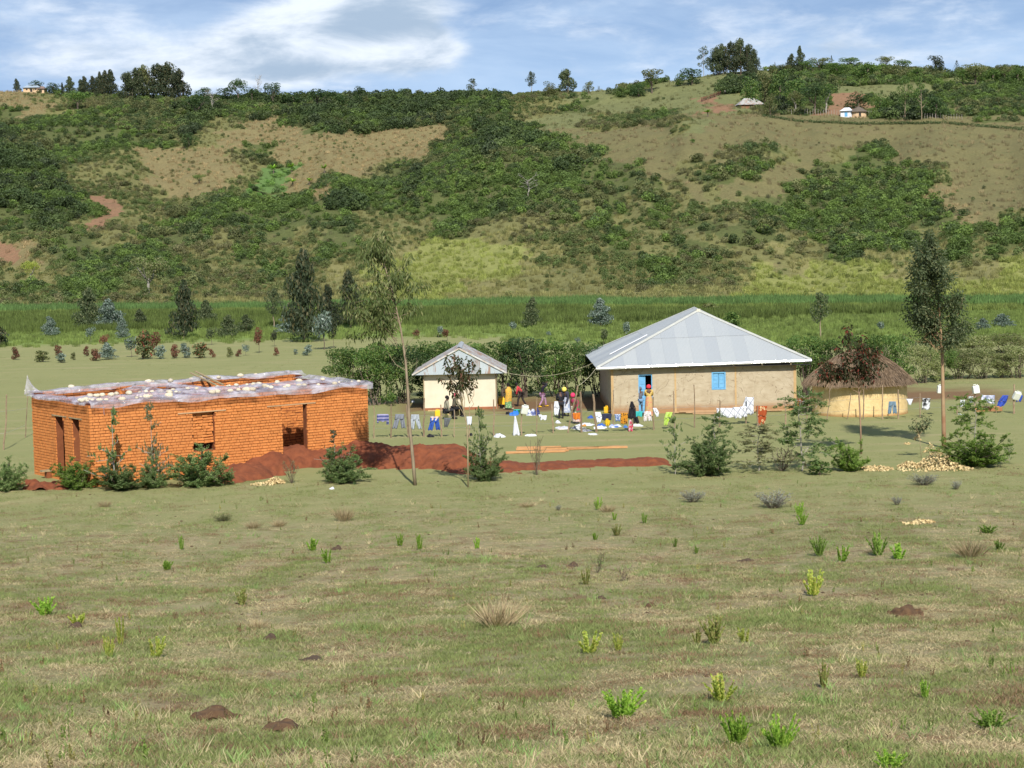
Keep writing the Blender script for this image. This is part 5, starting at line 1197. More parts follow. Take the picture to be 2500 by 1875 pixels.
pos_ = [(rnd.uniform(.2, BL-.3), .15+rnd.uniform(-.2, .22), 'front') for _ in range(30)]+[(rnd.uniform(-.1, 1.5), rnd.uniform(-.1, 1.2), 'corner') for _ in range(16)]+[(rnd.uniform(.5, BL-.5), 2.7+rnd.uniform(-.2, .2), 'middle') for _ in range(28)]+[(rnd.uniform(1.5, BL-.5), BD-.2+rnd.uniform(-.15, .15), 'back') for _ in range(16)]+[(4.55+rnd.uniform(-.2, .2), rnd.uniform(.5, 5.6), 'cross') for _ in range(8)]+[(9.05+rnd.uniform(-.2, .2), rnd.uniform(.5, 2.8), 'cross') for _ in range(5)]
lab = {'front': 'pale stone weighing the plastic down along the front wall head', 'corner': 'pale stone in the heap on the plastic at the near corner', 'middle': 'pale stone on the plastic along the middle wall head', 'back': 'pale stone on the plastic along the back wall head', 'cross': 'pale stone on the plastic over a cross wall'}
used = []
for x, y, w in pos_:
    if w == 'corner': x = rnd.uniform(-.1, .45) if rnd.random() < .5 else x; y = y if x < .45 else rnd.uniform(-.1, .35)
    if any((x-a)**2+(y-c_)**2 < .05 for a, c_ in used): continue
    used.append((x, y)); stone_at(x, y, HT+(.30 if w == 'back' else .13), rnd.uniform(.08, .21), lab[w], 'stones on the plastic, '+w)
# board bench at the foot of the left wall
mb = MB(); q = Bm.inverted() @ GP(118, 1166)
bench = empty('plank_step', GP(128, 1166), BTH-PI/2*0, 'weathered plank laid on earth against the foot of the left brick wall', 'plank')
MB().box(-.5, .9, -.15, .15, .28, .36, .01).build('board', m_oldwood, bench); MB().box(-.3, -.1, -.12, .12, -.1, .28, .01).build('support', m_mud, bench); MB().box(.55, .75, -.12, .12, -.1, .28, .01).build('support', m_mud, bench)

# ------------------------------------------------------------------ corrugated sheet
def tin(name, base, rust=0.0):
    m, nt = newmat(name); b = NB(nt); P = b.obj(); r = b.n('ShaderNodeObjectInfo').outputs['Random']
    c = b.mix(1.0, base, b.mix(r, (.90, .91, .93), (1.08, 1.07, 1.04)), 'MULTIPLY')
    c = b.mix(b.math('MULTIPLY', b.ramp(b.noise(P, 1.2, 5, .6), .45, .7), 0.3), c, (.38, .41, .42))
    if rust: c = b.mix(b.math('MULTIPLY', b.ramp(b.noise(b.scalev(P, 2.5, 2.5, .5), 1.0, 5, .65), .56-rust*.14, .62), .8), c, (.30, .15, .08))
    b.out(b.pbr(c, .55, .25, b.bump(b.noise(P, 25, 3, .6), .15, .01), .5)); return m
m_tin = tin('galvanised_tin', (.40, .42, .43)); m_tinold = tin('old_tin', (.40, .42, .42), .9); m_tinwall = tin('gable_tin', (.46, .51, .54), .2)
def corr(name, O, ax, up, x0, x1, lo, hi, mat, parent, lift=0.0, wave=.076, amp=.011, n=None, step=.019):
    """corrugated sheet in plane (O, ax, up) between x0..x1, clipped by lo(x)..hi(x)"""
    O, ax, up = Vector(O), Vector(ax).normalized(), Vector(up).normalized(); nn = ax.cross(up).normalized()
    k = max(2, int((x1-x0)/step)+1); V = []
    for i in range(k):
        x = x0+(x1-x0)*i/(k-1); l, h = lo(x), max(hi(x), lo(x)+.005); w = amp*math.sin(x/wave*2*PI)+lift
        for v in (l, (l+h)/2, h): V.append(O+ax*x+up*v+nn*w)
    Fq = [(i*3+j, (i+1)*3+j, (i+1)*3+j+1, i*3+j+1) for i in range(k-1) for j in (0, 1)]
    return pymesh(name, V, Fq, mat, parent, smooth=True)
def hip_side(root, E0, E1, R0, R1, mat, sw=.78, name='roof_sheet', rows=2, over=.06, odd=None):
    """one roof slope: eave line E0->E1, ridge line R0->R1 (same point for a hip end), as overlapping sheets"""
    E0, E1, R0, R1 = map(Vector, (E0, E1, R0, R1)); ax = (E1-E0).normalized(); L = (E1-E0).length
    a0, a1 = (R0-E0).dot(ax), (R1-E0).dot(ax); up = (R0-E0)-ax*a0; S = up.length; up.normalize()
    def hi(x): return S*min(1, x/a0 if a0 > .01 else 1, (L-x)/(L-a1) if L-a1 > .01 else 1)
    x = 0; i = 0
    while x < L-.05:
        x1 = min(x+sw, L); mh = max(hi(x), hi((x+x1)/2), hi(x1))
        cuts = [0]+[S*(j+1)/rows for j in range(rows)]
        for j in range(rows):
            if mh <= cuts[j]+.03: break
            c0, c1 = cuts[j]-(over if j else 0), cuts[j+1]
            corr(name, E0, ax, up, x, min(x1+.03, L), lambda q: min(c0, hi(q)), lambda q: min(c1, hi(q)), odd[(i*3+j) % len(odd)] if odd else mat, root, lift=.004*(i % 2)+.012*j)
        x = x1; i += 1
def cap(root, p, q, w, mat, name='ridge_cap'):
    p, q = Vector(p), Vector(q); d = (q-p).normalized(); s = d.cross(Vector((0, 0, 1))).normalized(); z = Vector((0, 0, .045)); V = [p-s*w-z*.9, p+z, p+s*w-z*.9, q-s*w-z*.9, q+z, q+s*w-z*.9]
    return pymesh(name, V, [(0, 1, 4, 3), (1, 2, 5, 4)], mat, root)
# ------------------------------------------------------------------ big house
m_plaster, nt = newmat('earth_plaster'); b = NB(nt); P = b.obj(); sx = b.n('ShaderNodeSeparateXYZ'); b.put(sx, 0, P); nz = b.noise(P, 1.6, 6, .62); n2 = b.noise(b.scalev(P, 1, 1, 2.2), 2.6, 4, .6, .3)
c = b.mix(b.ramp(nz, .3, .7), (.46, .39, .28), (.39, .32, .22)); c = b.mix(b.math('MULTIPLY', b.ramp(n2, .48, .72), .6), c, (.31, .24, .155)); c = b.mix(b.math('MULTIPLY', b.ramp(b.noise(b.scalev(P, 3, 3, .35), 1.1, 5, .65), .56, .72), .35), c, (.26, .18, .11)); c = b.mix(b.math('MULTIPLY', b.ramp(b.noise(P, .9, 3, .5, 1.5), .495, .5), b.ramp(b.noise(P, .9, 3, .5, 1.5), .51, .505)), c, (.20, .15, .10))
hz = b.math('ADD', sx.outputs[2], b.math('MULTIPLY', b.math('SUBTRACT', nz, .5), .5)); c = b.mix(b.ramp(hz, .62, .12), c, (.34, .19, .095)); b.out(b.pbr(c, .92, 0, b.bump(n2, .5, .04), .2))
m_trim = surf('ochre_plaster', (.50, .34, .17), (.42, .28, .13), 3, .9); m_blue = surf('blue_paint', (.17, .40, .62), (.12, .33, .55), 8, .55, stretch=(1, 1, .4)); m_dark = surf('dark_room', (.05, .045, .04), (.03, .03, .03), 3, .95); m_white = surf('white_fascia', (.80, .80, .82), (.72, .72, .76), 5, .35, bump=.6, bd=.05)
HO, HTH = (5.55, 102.7), math.radians(.5); HW, HD, HH = 10.35, 11.6, 2.62
bh = empty('plastered_house', (HO[0], HO[1], 0), HTH, 'big earth plastered house with hipped silver tin roof and blue door and window', 'house')
bi = Matrix.Translation((HO[0], HO[1], 0)) @ Matrix.Rotation(HTH, 4, 'Z')
def on_plane(px, py, O, th, off=0.0):
    r = ray(px, py); c_, s_ = math.cos(th), math.sin(th); k = (off-(-(CPOS[0]-O[0])*s_+(CPOS[1]-O[1])*c_))/(-r[0]*s_+r[1]*c_); q = CPOS+r*k; return (q[0]-O[0])*c_+(q[1]-O[1])*s_, q[2]
d0, d1 = on_plane(1559, 960, HO, HTH)[0], on_plane(1593, 960, HO, HTH)[0]; w0, wz0 = on_plane(1739, 950, HO, HTH); w1, wz1 = on_plane(1770, 909, HO, HTH); dz = on_plane(1575, 914, HO, HTH)[1]
print('house door', d0, d1, dz, 'win', w0, w1, wz0, wz1)
def boxwall(name, ax, a0, a1, c0, c1, H, holes, mat, root):
    mb = MB(); bwall(mb, ax, a0, a1, c0, c1, H, holes); return mb.build(name, mat, root)
boxwall('front_wall', 'x', 0, HW, 0, .3, HH-.05, [(d0, d1, .02, dz), (w0, w1, wz0, wz1)], m_plaster, bh)
boxwall('side_wall', 'y', .302, HD-.302, 0, .3, HH-.05, [], m_plaster, bh); boxwall('side_wall', 'y', .302, HD-.302, HW-.3, HW, HH-.05, [], m_plaster, bh); boxwall('back_wall', 'x', 0, HW, HD-.3, HD, HH-.05, [], m_plaster, bh)
for x in (on_plane(1649, 960, HO, HTH)[0], on_plane(1796, 960, HO, HTH)[0], HW-.10): MB().box(x-.04 if x < 9 else x-.05, x+.05 if x < 9 else x+.103, -.012, .08, 0, HH-.06, .004).build('corner_strip', m_trim, bh)
MB().box(-.02, .12, -.012, .06, 0, HH-.06, .004).build('corner_strip', m_trim, bh)
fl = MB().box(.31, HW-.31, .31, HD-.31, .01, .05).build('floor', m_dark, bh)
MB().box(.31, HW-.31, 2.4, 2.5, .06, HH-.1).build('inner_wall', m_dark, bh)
fm = MB(); 
for a, c_, z0, z1 in ((d0, d0+.05, .02, dz), (d1-.05, d1, .02, dz), (d0+.05, d1-.05, dz-.05, dz)): fm.box(a, c_, .03, .2, z0, z1)
fm.build('door_frame', m_blue, bh)
dl = MB(); dl.box(0, (d1-d0)*.44, -.02, .02, .05, dz-.06); leaf_ = dl.build('door', m_blue, bh, loc=(d0+.06, .16, 0), rz=math.radians(4))
for k in range(6): MB().box(.05, (d1-d0)*.44-.05, -.034, -.018, .15+k*.30, .15+k*.30+.22).build('door_panel', m_blue, leaf_)
wf = MB()
for a, c_, z0, z1 in ((w0-.03, w0+.04, wz0-.03, wz1+.03), (w1-.04, w1+.03, wz0-.03, wz1+.03), (w0+.04, w1-.04, wz1-.04, wz1+.03), (w0+.04, w1-.04, wz0-.03, wz0+.04)): wf.box(a, c_, -.02, .2, z0, z1)
wf = wf.build('window', m_blue, bh); wm = (w0+w1)/2
for a, c_ in ((w0+.045, wm-.008), (wm+.008, w1-.045)):
    sh = MB().box(a, c_, .05, .08, wz0+.045, wz1-.045).build('shutter', m_blue, wf)
    for k in range(4): MB().box(a+.04, c_-.04, .032, .052, wz0+.07+k*.22, wz0+.07+k*.22+.16).build('shutter_panel', m_blue, sh)
EZ = 2.66; EF = [(-.85, -.42, EZ), (HW+.80, -.42, EZ+.18)]; EB = [(-.85, HD+.7, EZ), (HW+.8, HD+.7, EZ+.18)]; RF, RB = (5.45, 4.9, 5.52), (5.45, 6.9, 5.60)
hip_side(bh, EF[0], EF[1], RF, RF, m_tin, rows=2); hip_side(bh, EB[0], EF[0], RB, RF, m_tin, rows=2); hip_side(bh, EF[1], EB[1], RF, RB, m_tin, rows=2); hip_side(bh, EB[1], EB[0], RB, RB, m_tin, rows=2)
up_ = Vector((0, 0, .03))
for p, q in ((EF[0], RF), (EF[1], RF), (EB[0], RB), (EB[1], RB), (RF, RB)): cap(bh, Vector(p)+up_, Vector(q)+up_, .13, surf('hip_flashing', (.50, .50, .45), (.44, .44, .40), 4, .5, .2))
MB().bar(Vector(RF)+Vector((-.1, -.05, .0)), Vector(RF)+Vector((.12, -.05, .0)), .25, .18).build('peak_cap', surf('peak_cap', (.55, .52, .42), None, 3, .6), bh)
# skylight strip on the left slope and fascia boards
p = lambda s, t: Vector(EF[0]).lerp(Vector(EB[0]), s).lerp(Vector(RF).lerp(Vector(RB), s), t)
a, c_, d_, e_ = p(.24, .16), p(.24, .52), p(.27, .52), p(.27, .16); nn = Vector((-.5, 0, .9))*.05
pymesh('skylight_strip', [a+nn, c_+nn, d_+nn, e_+nn, a+nn*1.6, c_+nn*1.6, d_+nn*1.6, e_+nn*1.6], _BF, m_white, bh)
V = []; nf = 60
for i in range(nf):
    t = i/(nf-1); q = Vector(EF[0]).lerp(Vector(EF[1]), t); dz_ = .03*float(fnoise(t*30, 1, 1, 3)); V += [q+Vector((0, -.015, .02)), q+Vector((0, -.045+dz_, -.04+dz_*.5)), q+Vector((0, -.02, -.11+dz_*.6))]
pymesh('drip_edge', V, [(i*3+j, (i+1)*3+j, (i+1)*3+j+1, i*3+j+1) for i in range(nf-1) for j in (0, 1)], surf('foil_edge', (.86, .86, .90), (.7, .7, .75), 3, .25, .6), bh)
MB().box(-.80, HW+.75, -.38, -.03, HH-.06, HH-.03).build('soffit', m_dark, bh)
for k in range(7): MB().bar((.4+k*1.6, -.38, EZ-.02), (.4+k*1.6, .28, EZ+.12), .07, .1).build('rafter', m_oldwood, bh)
# ------------------------------------------------------------------ small house
m_cream = surf('cream_plaster', (.66, .58, .45), (.60, .52, .39), 1.5, .9, bump=.2, bd=.03)
SO = (-5.2, 107.8); SW, SDp, SHh = 4.3, 5.2, 2.2
sh_ = empty('small_house', (SO[0], SO[1], 0), 0, 'small cream plastered house with a tin gable and rusty roof edge', 'house')
boxwall('front_wall', 'x', 0, SW, 0, .25, SHh, [], m_cream, sh_); boxwall('side_wall', 'y', .252, SDp-.252, 0, .25, SHh, [], m_cream, sh_); boxwall('side_wall', 'y', .252, SDp-.252, SW-.25, SW, SHh, [], m_cream, sh_); boxwall('back_wall', 'x', 0, SW, SDp-.25, SDp, SHh, [], m_cream, sh_)
MB().box(-.05, SW+.05, -.05, SDp+.05, -.2, .14, .01).build('plinth', surf('red_earth_base', (.32, .13, .06), (.26, .10, .05), 3, .95), sh_)
sxl, sxr, sz = -.62, SW+.60, 2.16; AX, AZ = 2.15, 3.66
for (E0, E1, R0, R1) in (((sxl, SDp+.4, sz), (sxl, -.45, sz), (AX, SDp+.4, AZ), (AX, -.45, AZ)), ((sxr, -.45, sz), (sxr, SDp+.4, sz), (AX, -.45, AZ), (AX, SDp+.4, AZ))):
    hip_side(sh_, E0, E1, R0, R1, m_tinold, rows=1, odd=[m_tinold, m_tin, m_tinold])
g_hi = lambda x: (AZ-.10-sz)*min(1, (x-sxl)/(AX-sxl), (sxr-x)/(sxr-AX))
xs_ = [sxl+.02, .15, .62, 1.35, 2.1, 2.9, 3.35, 3.95, sxr-.02]
for i, (a, c_) in enumerate(zip(xs_[:-1], xs_[1:])): corr('gable_sheet', (0, -.42+.006*(i % 2), sz-.04), (1, 0, 0), (0, 0, 1), a, c_+.02, lambda x: 0, g_hi, m_tinold if i in (5,) else m_tinwall, sh_)
cap(sh_, (AX, -.47, AZ+.03), (AX, SDp+.4, AZ+.03), .15, m_tin)
for s_ in (sxl, sxr): MB().bar((s_, -.46, sz-.02), (AX, -.46, AZ-.03), .06, .09).build('barge_board', surf('barge', (.55, .57, .56), (.40, .30, .22), 3, .7), sh_)
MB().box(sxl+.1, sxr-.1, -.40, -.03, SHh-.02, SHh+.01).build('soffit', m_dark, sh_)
for x in (.02, SW-.03): MB().tube([(x, -.06, 0), (x, -.06, SHh)], .035, 5).build('corner_post', m_oldwood, sh_)
MB().box(.25, 2.1, -.55, -.18, .0, .04).build('doorstep', m_trim, sh_)
# ------------------------------------------------------------------ thatched hut
m_och, nt = newmat('ochre_mud_wall'); b = NB(nt); P = b.obj(); nz = b.noise(P, 2.2, 6, .65); sx = b.n('ShaderNodeSeparateXYZ'); b.put(sx, 0, P)
c = b.mix(b.ramp(nz, .3, .7), (.70, .53, .27), (.60, .43, .20)); c = b.mix(b.ramp(b.math('ADD', sx.outputs[2], b.math('MULTIPLY', nz, .3)), .36, .16), c, (.38, .22, .09)); b.out(b.pbr(c, .9, 0, b.bump(b.noise(P, 5, 5, .7), .8, .06), .2))
UO = GP(2121, 1018); UO = Vector((UO.x, UO.y+2.58, 0)); UR = 2.58
hut = empty('thatched_hut', UO, 0, 'round ochre mud hut under a shaggy brown thatched roof', 'hut')
V = []; nu = 72; lev = [0, .3, .6, .9, 1.2, 1.5, 1.85]
for z in lev:
    for i in range(nu):
        a = 2*PI*i/nu; R = UR+.05*float(fnoise(math.cos(a)*3+5, math.sin(a)*3+z, 1.5, 3))+.05*max(0, .3-z)-.02*z; V.append((R*math.cos(a), R*math.sin(a), z-.03))
pymesh('wall', V, [(j*nu+i, j*nu+(i+1) % nu, (j+1)*nu+(i+1) % nu, (j+1)*nu+i) for j in range(len(lev)-1) for i in range(nu)], m_och, hut, smooth=True)
m_thatch, nt = newmat('thatch'); b = NB(nt); r_ = b.n('ShaderNodeNewGeometry').outputs['Random Per Island']; P = b.obj()
c = b.mix(r_, (.12, .082, .050), (.28, .20, .13)); c = b.mix(b.math('MULTIPLY', b.ramp(b.noise(P, 1.3, 4), .4, .7), .5), c, (.20, .15, .11)); b.out(b.pbr(c, .95, 0, None, .1))
def th_prof(q): return 3.38-1.76*q**1.8, 3.02*q    # height, radius along the slope
rows = 14; V = []
for j in range(rows+1):
    z, R = th_prof(j/rows)
    for i in range(48): a = 2*PI*i/48; V.append((R*math.cos(a), R*math.sin(a), z))
for i in range(48): a = 2*PI*i/48; V.append((2.5*math.cos(a), 2.5*math.sin(a), 1.80))
pymesh('roof_core', V, [(j*48+i, (j+1)*48+i, (j+1)*48+(i+1) % 48, j*48+(i+1) % 48) for j in range(rows+1) for i in range(48)], m_thatch, hut)
n = 15000; q = np.sqrt(rng.random(n)); q = np.where(rng.random(n) < .25, .85+.16*rng.random(n), q); a = rng.random(n)*6.283; z = 3.38-1.76*q**1.8; R = 3.02*q; dz_ = -1.76*1.8*q**.8/3.02
D = unit(np.stack([np.cos(a), np.sin(a), dz_-.02], 1)+rdir(n)*.10); C = np.stack([R*np.cos(a), R*np.sin(a), z+.03+.07*rng.random(n)+.05*np.sin(a*9)*(q > .8)], 1); Ln = rng.uniform(.3, .6, n)
Vt, Qt = leaves(C, D, Ln, .022); me = fast_mesh('thatch_straw', Vt, Qt); link_mesh('thatch_straw', me, m_thatch, hut)['kind'] = 'stuff'
# ------------------------------------------------------------------ red earth heap and planks
m_earth = surf('red_earth', (.21, .064, .027), (.14, .042, .019), 2.5, .98, bump=.9, bd=.12, use='pos', detail=8)
def heap(name, pts, label, cat, mat=None, H=.6, res=.07, seed=1, lump=.12, group=None, base=None):
    """low heap over the ground: pts = list of (px,py,radius m,height m)"""
    cs = [(GP(px, py), R, h) for px, py, R, h in pts]; x0 = min(c.x-R for c, R, h in cs); x1 = max(c.x+R for c, R, h in cs); y0 = min(c.y-R for c, R, h in cs); y1 = max(c.y+R for c, R, h in cs)
    nx, ny = int((x1-x0)/res)+2, int((y1-y0)/res)+2; X, Y = np.meshgrid(np.linspace(x0, x1, nx), np.linspace(y0, y1, ny), indexing='ij'); Hh = np.zeros_like(X)
    for c, R, h in cs:
        d = np.hypot(X-c.x, Y-c.y)/R*(1+.55*fnoise(X-c.x, Y-c.y, 1.6/R, seed+4)+.35*fnoise(X-c.x, Y-c.y, 4/R, seed+5)); Hh = np.maximum(Hh, h*np.clip(1-d**2, 0, 1)**.8*(1+0*d))
    Hh = Hh*(1+.35*fnoise(X, Y, 1.1, seed))+np.where(Hh > .01, lump*fnoise(X, Y, 2.6, seed+1)+lump*.9*fnoise(X, Y, 6, seed+2)+lump*.5*fnoise(X, Y, 14, seed+3), 0)-.03; Z = gz(X, Y)+Hh; ctr = Vector(((x0+x1)/2, (y0+y1)/2, float(gz((x0+x1)/2, (y0+y1)/2))))
    V = np.stack([X-ctr.x, Y-ctr.y, Z-ctr.z], -1).reshape(-1, 3); Q = grid_faces(nx, ny); keep = (Hh.ravel() > -.02)[Q].any(1); me = fast_mesh(name, V, Q[keep], True)
    bm = bmesh.new(); bm.from_mesh(me); bmesh.ops.delete(bm, geom=[v for v in bm.verts if not v.link_faces], context='VERTS'); bm.to_mesh(me); bm.free()
    o = link_mesh(name, me, mat or m_earth); o.location = ctr; return tagit(o, label, cat, group)
heap('earth_heap', [(560, 1175, 1.0, .35), (600, 1165, 1.5, .6), (650, 1145, 1.8, .8), (700, 1135, 2.0, .85), (760, 1132, 1.9, .8), (820, 1128, 1.9, .8), (880, 1124, 1.9, .85), (930, 1130, 1.9, .75), (980, 1132, 1.9, .75), (1030, 1132, 1.9, .8), (1080, 1132, 1.8, .8), (1120, 1140, 1.4, .6)], 'long heap of dug red earth in front of the brick building', 'earth heap', seed=5)
heap('earth_patch', [(1170, 1150, 1.4, .22), (1230, 1142, 1.5, .28), (1290, 1140, 1.2, .2), (1350, 1138, 1.3, .22), (1420, 1134, 1.2, .18), (1500, 1132, 1.2, .22), (1560, 1132, 1.1, .25), (1590, 1132, .8, .3)], 'thin spread of red earth trailing right from the long heap', 'earth heap', seed=9, lump=.06)
heap('earth_heap', [(100, 1192, .8, .25), (150, 1188, .9, .3), (60, 1180, .5, .2)], 'small red earth heap with stones at the near left corner of the brick building', 'earth heap', seed=12)
for px, py, R, h, lb in ((183, 1532, .13, .09, 'dark earth mole heap at lower left beside yellow green weeds'), (655, 1562, .13, .10, 'dark brown dung pat left of the picture centre'), (530, 1758, .27, .16, 'large crumbled mole heap near the bottom, left of centre'), (1585, 1485, .12, .10, 'round brown earth lump at the centre right'), (820, 1343, .14, .10, 'dark stone like lump in the left middle pasture'), (700, 1846, .09, .06, 'small dark lump at the bottom edge left of centre'), (1395, 1383, .15, .08, 'dark low lump in the middle, right one of three'), (1320, 1384, .2, .07, 'dark low lump in the middle, centre one of three'), (1268, 1386, .1, .06, 'dark low lump in the middle, left one of three'), (1820, 1370, .2, .06, 'dark flat lump with a weed, right middle pasture'), (2210, 1500, .28, .14, 'reddish brown heap of dry grass and earth at the right'), (1465, 1462, .12, .06, 'small dark dropping below the three lumps'), (760, 1612, .2, .06, 'grey earth lump right below the dung pat'), (690, 1782, .2, .08, 'brown earth lump right of the large mole heap')):
    heap('earth_lump', [(px, py, R*1.15, h*1.35), (px+6, py-2, R*.8, h*1.5)], lb, 'earth lump', surf('dark_earth', (.06, .04, .027), (.10, .065, .04), 14, .98, bump=.9, bd=.03, use='pos') if 'dark' in lb or 'dung' in lb else surf('brown_earth', (.12, .07, .035), (.08, .045, .025), 14, .98, bump=.9, bd=.03, use='pos'), res=.014, seed=px % 17, lump=.06, group='earth lumps on the near pasture')
def board(px0, py0, px1, py1, w, t, mat, label, group, lift=.06):
    p, q = GP(px0, py0)+Vector((0, 0, lift)), GP(px1, py1)+Vector((0, 0, lift)); ctr = (p+q)/2; mb = MB(); mb.bar(p-ctr, q-ctr, w, t); o = mb.build('plank', mat); o.location = ctr; return tagit(o, label, 'plank', group)
m_orange = surf('orange_timber', (.50, .28, .13), (.40, .20, .08), 3, .8, stretch=(1, 6, 6), rand=.15)
for i, a in enumerate([(1235, 1108, 1380, 1104, 'short orange plank in front, left end of the timber on the grass'), (1260, 1100, 1385, 1097, 'orange plank lying behind the short front one'), (1330, 1098, 1532, 1094, 'longest orange plank reaching right on the grass'), (1262, 1096, 1370, 1094, 'thin orange plank at the back of the timber on the grass'), (1385, 1099, 1512, 1093, 'second orange plank at the right end of the timber'), (1330, 1104, 1388, 1102, 'stub of plank lying across the front ones')]): board(*a[:4], .16, .09, m_orange, a[4], 'orange planks on the grass')
for i in range(6): 
    mb = MB(); y = -.5-.17*i; z = .05+(.06 if i in (1, 3) else 0)+(.12 if i == 2 else 0); mb.bar((3.0+.35*i, y, z), (9.4-.5*i+(.9 if i == 1 else 0), y-.25+.06*i, z), .07, .05); o = mb.build('plank', m_plank); o.matrix_world = bi; tagit(o, 'raw pinkish plank in the stack along the foot of the big house wall', 'plank', 'planks stacked against the big house')
m_chip = surf('wood_chip', (.62, .50, .27), (.50, .36, .17), 5, .85)
def chips(name, pts, n, label):
    ctr = GP(*pts[0][:2]); ps = []
    for px, py, R, h, w in pts:
        c0 = GP(px, py); k = int(n*w); d = rng.random((k, 2)); rr = R*np.sqrt(d[:, 0]); a = d[:, 1]*6.283; x = c0.x+rr*np.cos(a); y = c0.y+rr*np.sin(a); z = gz(x, y)+h*(1-(rr/R))*rng.random(k)**.5+.03
        ps.append(leaves(np.stack([x-ctr.x, y-ctr.y, z-ctr.z], 1), rdir(k), rng.uniform(.07, .18, k), .075))
    V, Q = join(ps); o = link_mesh(name, fast_mesh(name, V, Q), m_chip); o.location = ctr; o['kind'] = 'stuff'; return tagit(o, label, 'wood chips')
chips('wood_chips', [(2290, 1142, 1.0, .85, .5), (2220, 1140, .5, .3, .12), (2140, 1146, .7, .15, .18), (2330, 1146, .8, .2, .12), (2240, 1146, .9, .1, .08)], 1600, 'pale wood chips heaped below the reddish gum trunk')
chips('wood_chips', [(672, 1180, .42, .28, .8), (640, 1184, .5, .06, .2)], 420, 'pale wood chips heaped at the foot of the red earth')
chips('wood_chips', [(2255, 1276, .35, .08, .7), (2225, 1280, .3, .03, .3)], 200, 'small scatter of pale wood chips on the right pasture')
chips('wood_chips', [(2215, 1085, .15, .06, .3), (2270, 1105, .3, .5, .4), (2240, 1075, .15, .5, .3)], 120, 'dry pale leaf clusters beside the small leafy sapling')
# ------------------------------------------------------------------ wire fence used as washing line
m_post = surf('fence_pole', (.30, .22, .14), (.20, .14, .09), 7, .9, bump=.3, rand=.2)
m_wire = surf('fence_wire', (.42, .42, .40), (.3, .3, .28), 3, .5, .5); m_rope = surf('sisal_rope', (.50, .45, .30), None, 3, .8)
POSTS = [(8, 1098, 16, 963, 5), (60, 1068, 68, 965, 3), (914, 1070, 912, 992, 4), (955, 1069, 955, 987, 5), (997, 1068, 992, 989, 5), (1034, 1066, 1036, 972, 6), (1078, 1067, 1076, 988, 5), (1110, 1068, 1109, 1000, 3), (1146, 1068, 1146, 992, 4), (1207, 1064, 1205, 975, 5),
  (1273, 1063, 1274, 990, 5), (1309, 1059, 1311, 969, 3), (1351, 1057, 1347, 986, 5), (1385, 1057, 1411, 942, 5), (1421, 1056, 1417, 956, 7), (1456, 1055, 1448, 962, 8), (1498, 1041, 1497, 952, 4), (1543, 1053, 1543, 982, 6), (1596, 1050, 1595, 969, 5),
  (1646, 1046, 1644, 955, 4), (1696, 1044, 1694, 939, 4), (1757, 1042, 1758, 978, 5), (1821, 1034, 1821, 978, 4), (1849, 1040, 1850, 990, 5), (1918, 1036, 1918, 970, 5), (1967, 1031, 1980, 943, 4), (2018, 1030, 2026, 941, 3), (2068, 1024, 2077, 959, 3), (2108, 1024, 2108, 951, 4), (2155, 1024, 2155, 939, 4), (2194, 1023, 2193, 951, 5), (2246, 1020, 2246, 960, 4), (2337, 1012, 2337, 992, 4), (2380, 1004, 2381, 950, 5), (2432, 1008, 2431, 975, 3), (2475, 1010, 2476, 938, 6)]
base0 = GP(1421, 1056); fence = empty('wire_fence', base0, 0, 'rough pole and wire fence across the yard used as a washing line', 'fence'); fposts = []
for i, (bx, by, tx, ty, w) in enumerate(POSTS):
    p = GP(bx, by); q = Vector(AT(tx, ty, p.y+.05)); fposts.append((p, q)); r = w/F*p.y*.5*.85
    mb = MB(); pts = crooked(np.array(p)-np.array([0, 0, .2]), q, 6, .008, 0, _R); mb.tube(pts, np.linspace(r, r*.75, 6), 6); o = mb.build('post', m_post, fence); o.matrix_parent_inverse = fence.matrix_world.inverted(); o.location = -Vector(base0) if False else (0, 0, 0)
    o.matrix_parent_inverse = Matrix.Translation(-Vector(base0))
def wire(a, c, fr1, fr2, sag=.03, mat=m_wire, r=.006, name='wire'):
    p = a[0].lerp(a[1], fr1); q = c[0].lerp(c[1], fr2); pts = [(p*(1-t)+q*t)-Vector((0, 0, sag*4*t*(1-t))) for t in np.linspace(0, 1, 9)]
    o = MB().tube([tuple(v) for v in pts], r, 3).build(name, mat, fence); o.matrix_parent_inverse = Matrix.Translation(-Vector(base0))
seq = [i for i in range(2, len(fposts)) if i not in (16, 13, 7)]
for a, c in zip(seq[:-1], seq[1:]):
    for hgt in (.34, .72):
        la = (fposts[a][1]-fposts[a][0]).length; lc = (fposts[c][1]-fposts[c][0]).length; wire(fposts[a], fposts[c], min(1, hgt*1.5/la), min(1, hgt*1.5/lc), .02)
for hgt in (.3, .7): wire(fposts[0], fposts[1], hgt, hgt); wire(fposts[0], (Vector(AT(-60, 1098, fposts[0][0].y)), Vector(AT(-60, 965, fposts[0][0].y))), hgt, hgt)
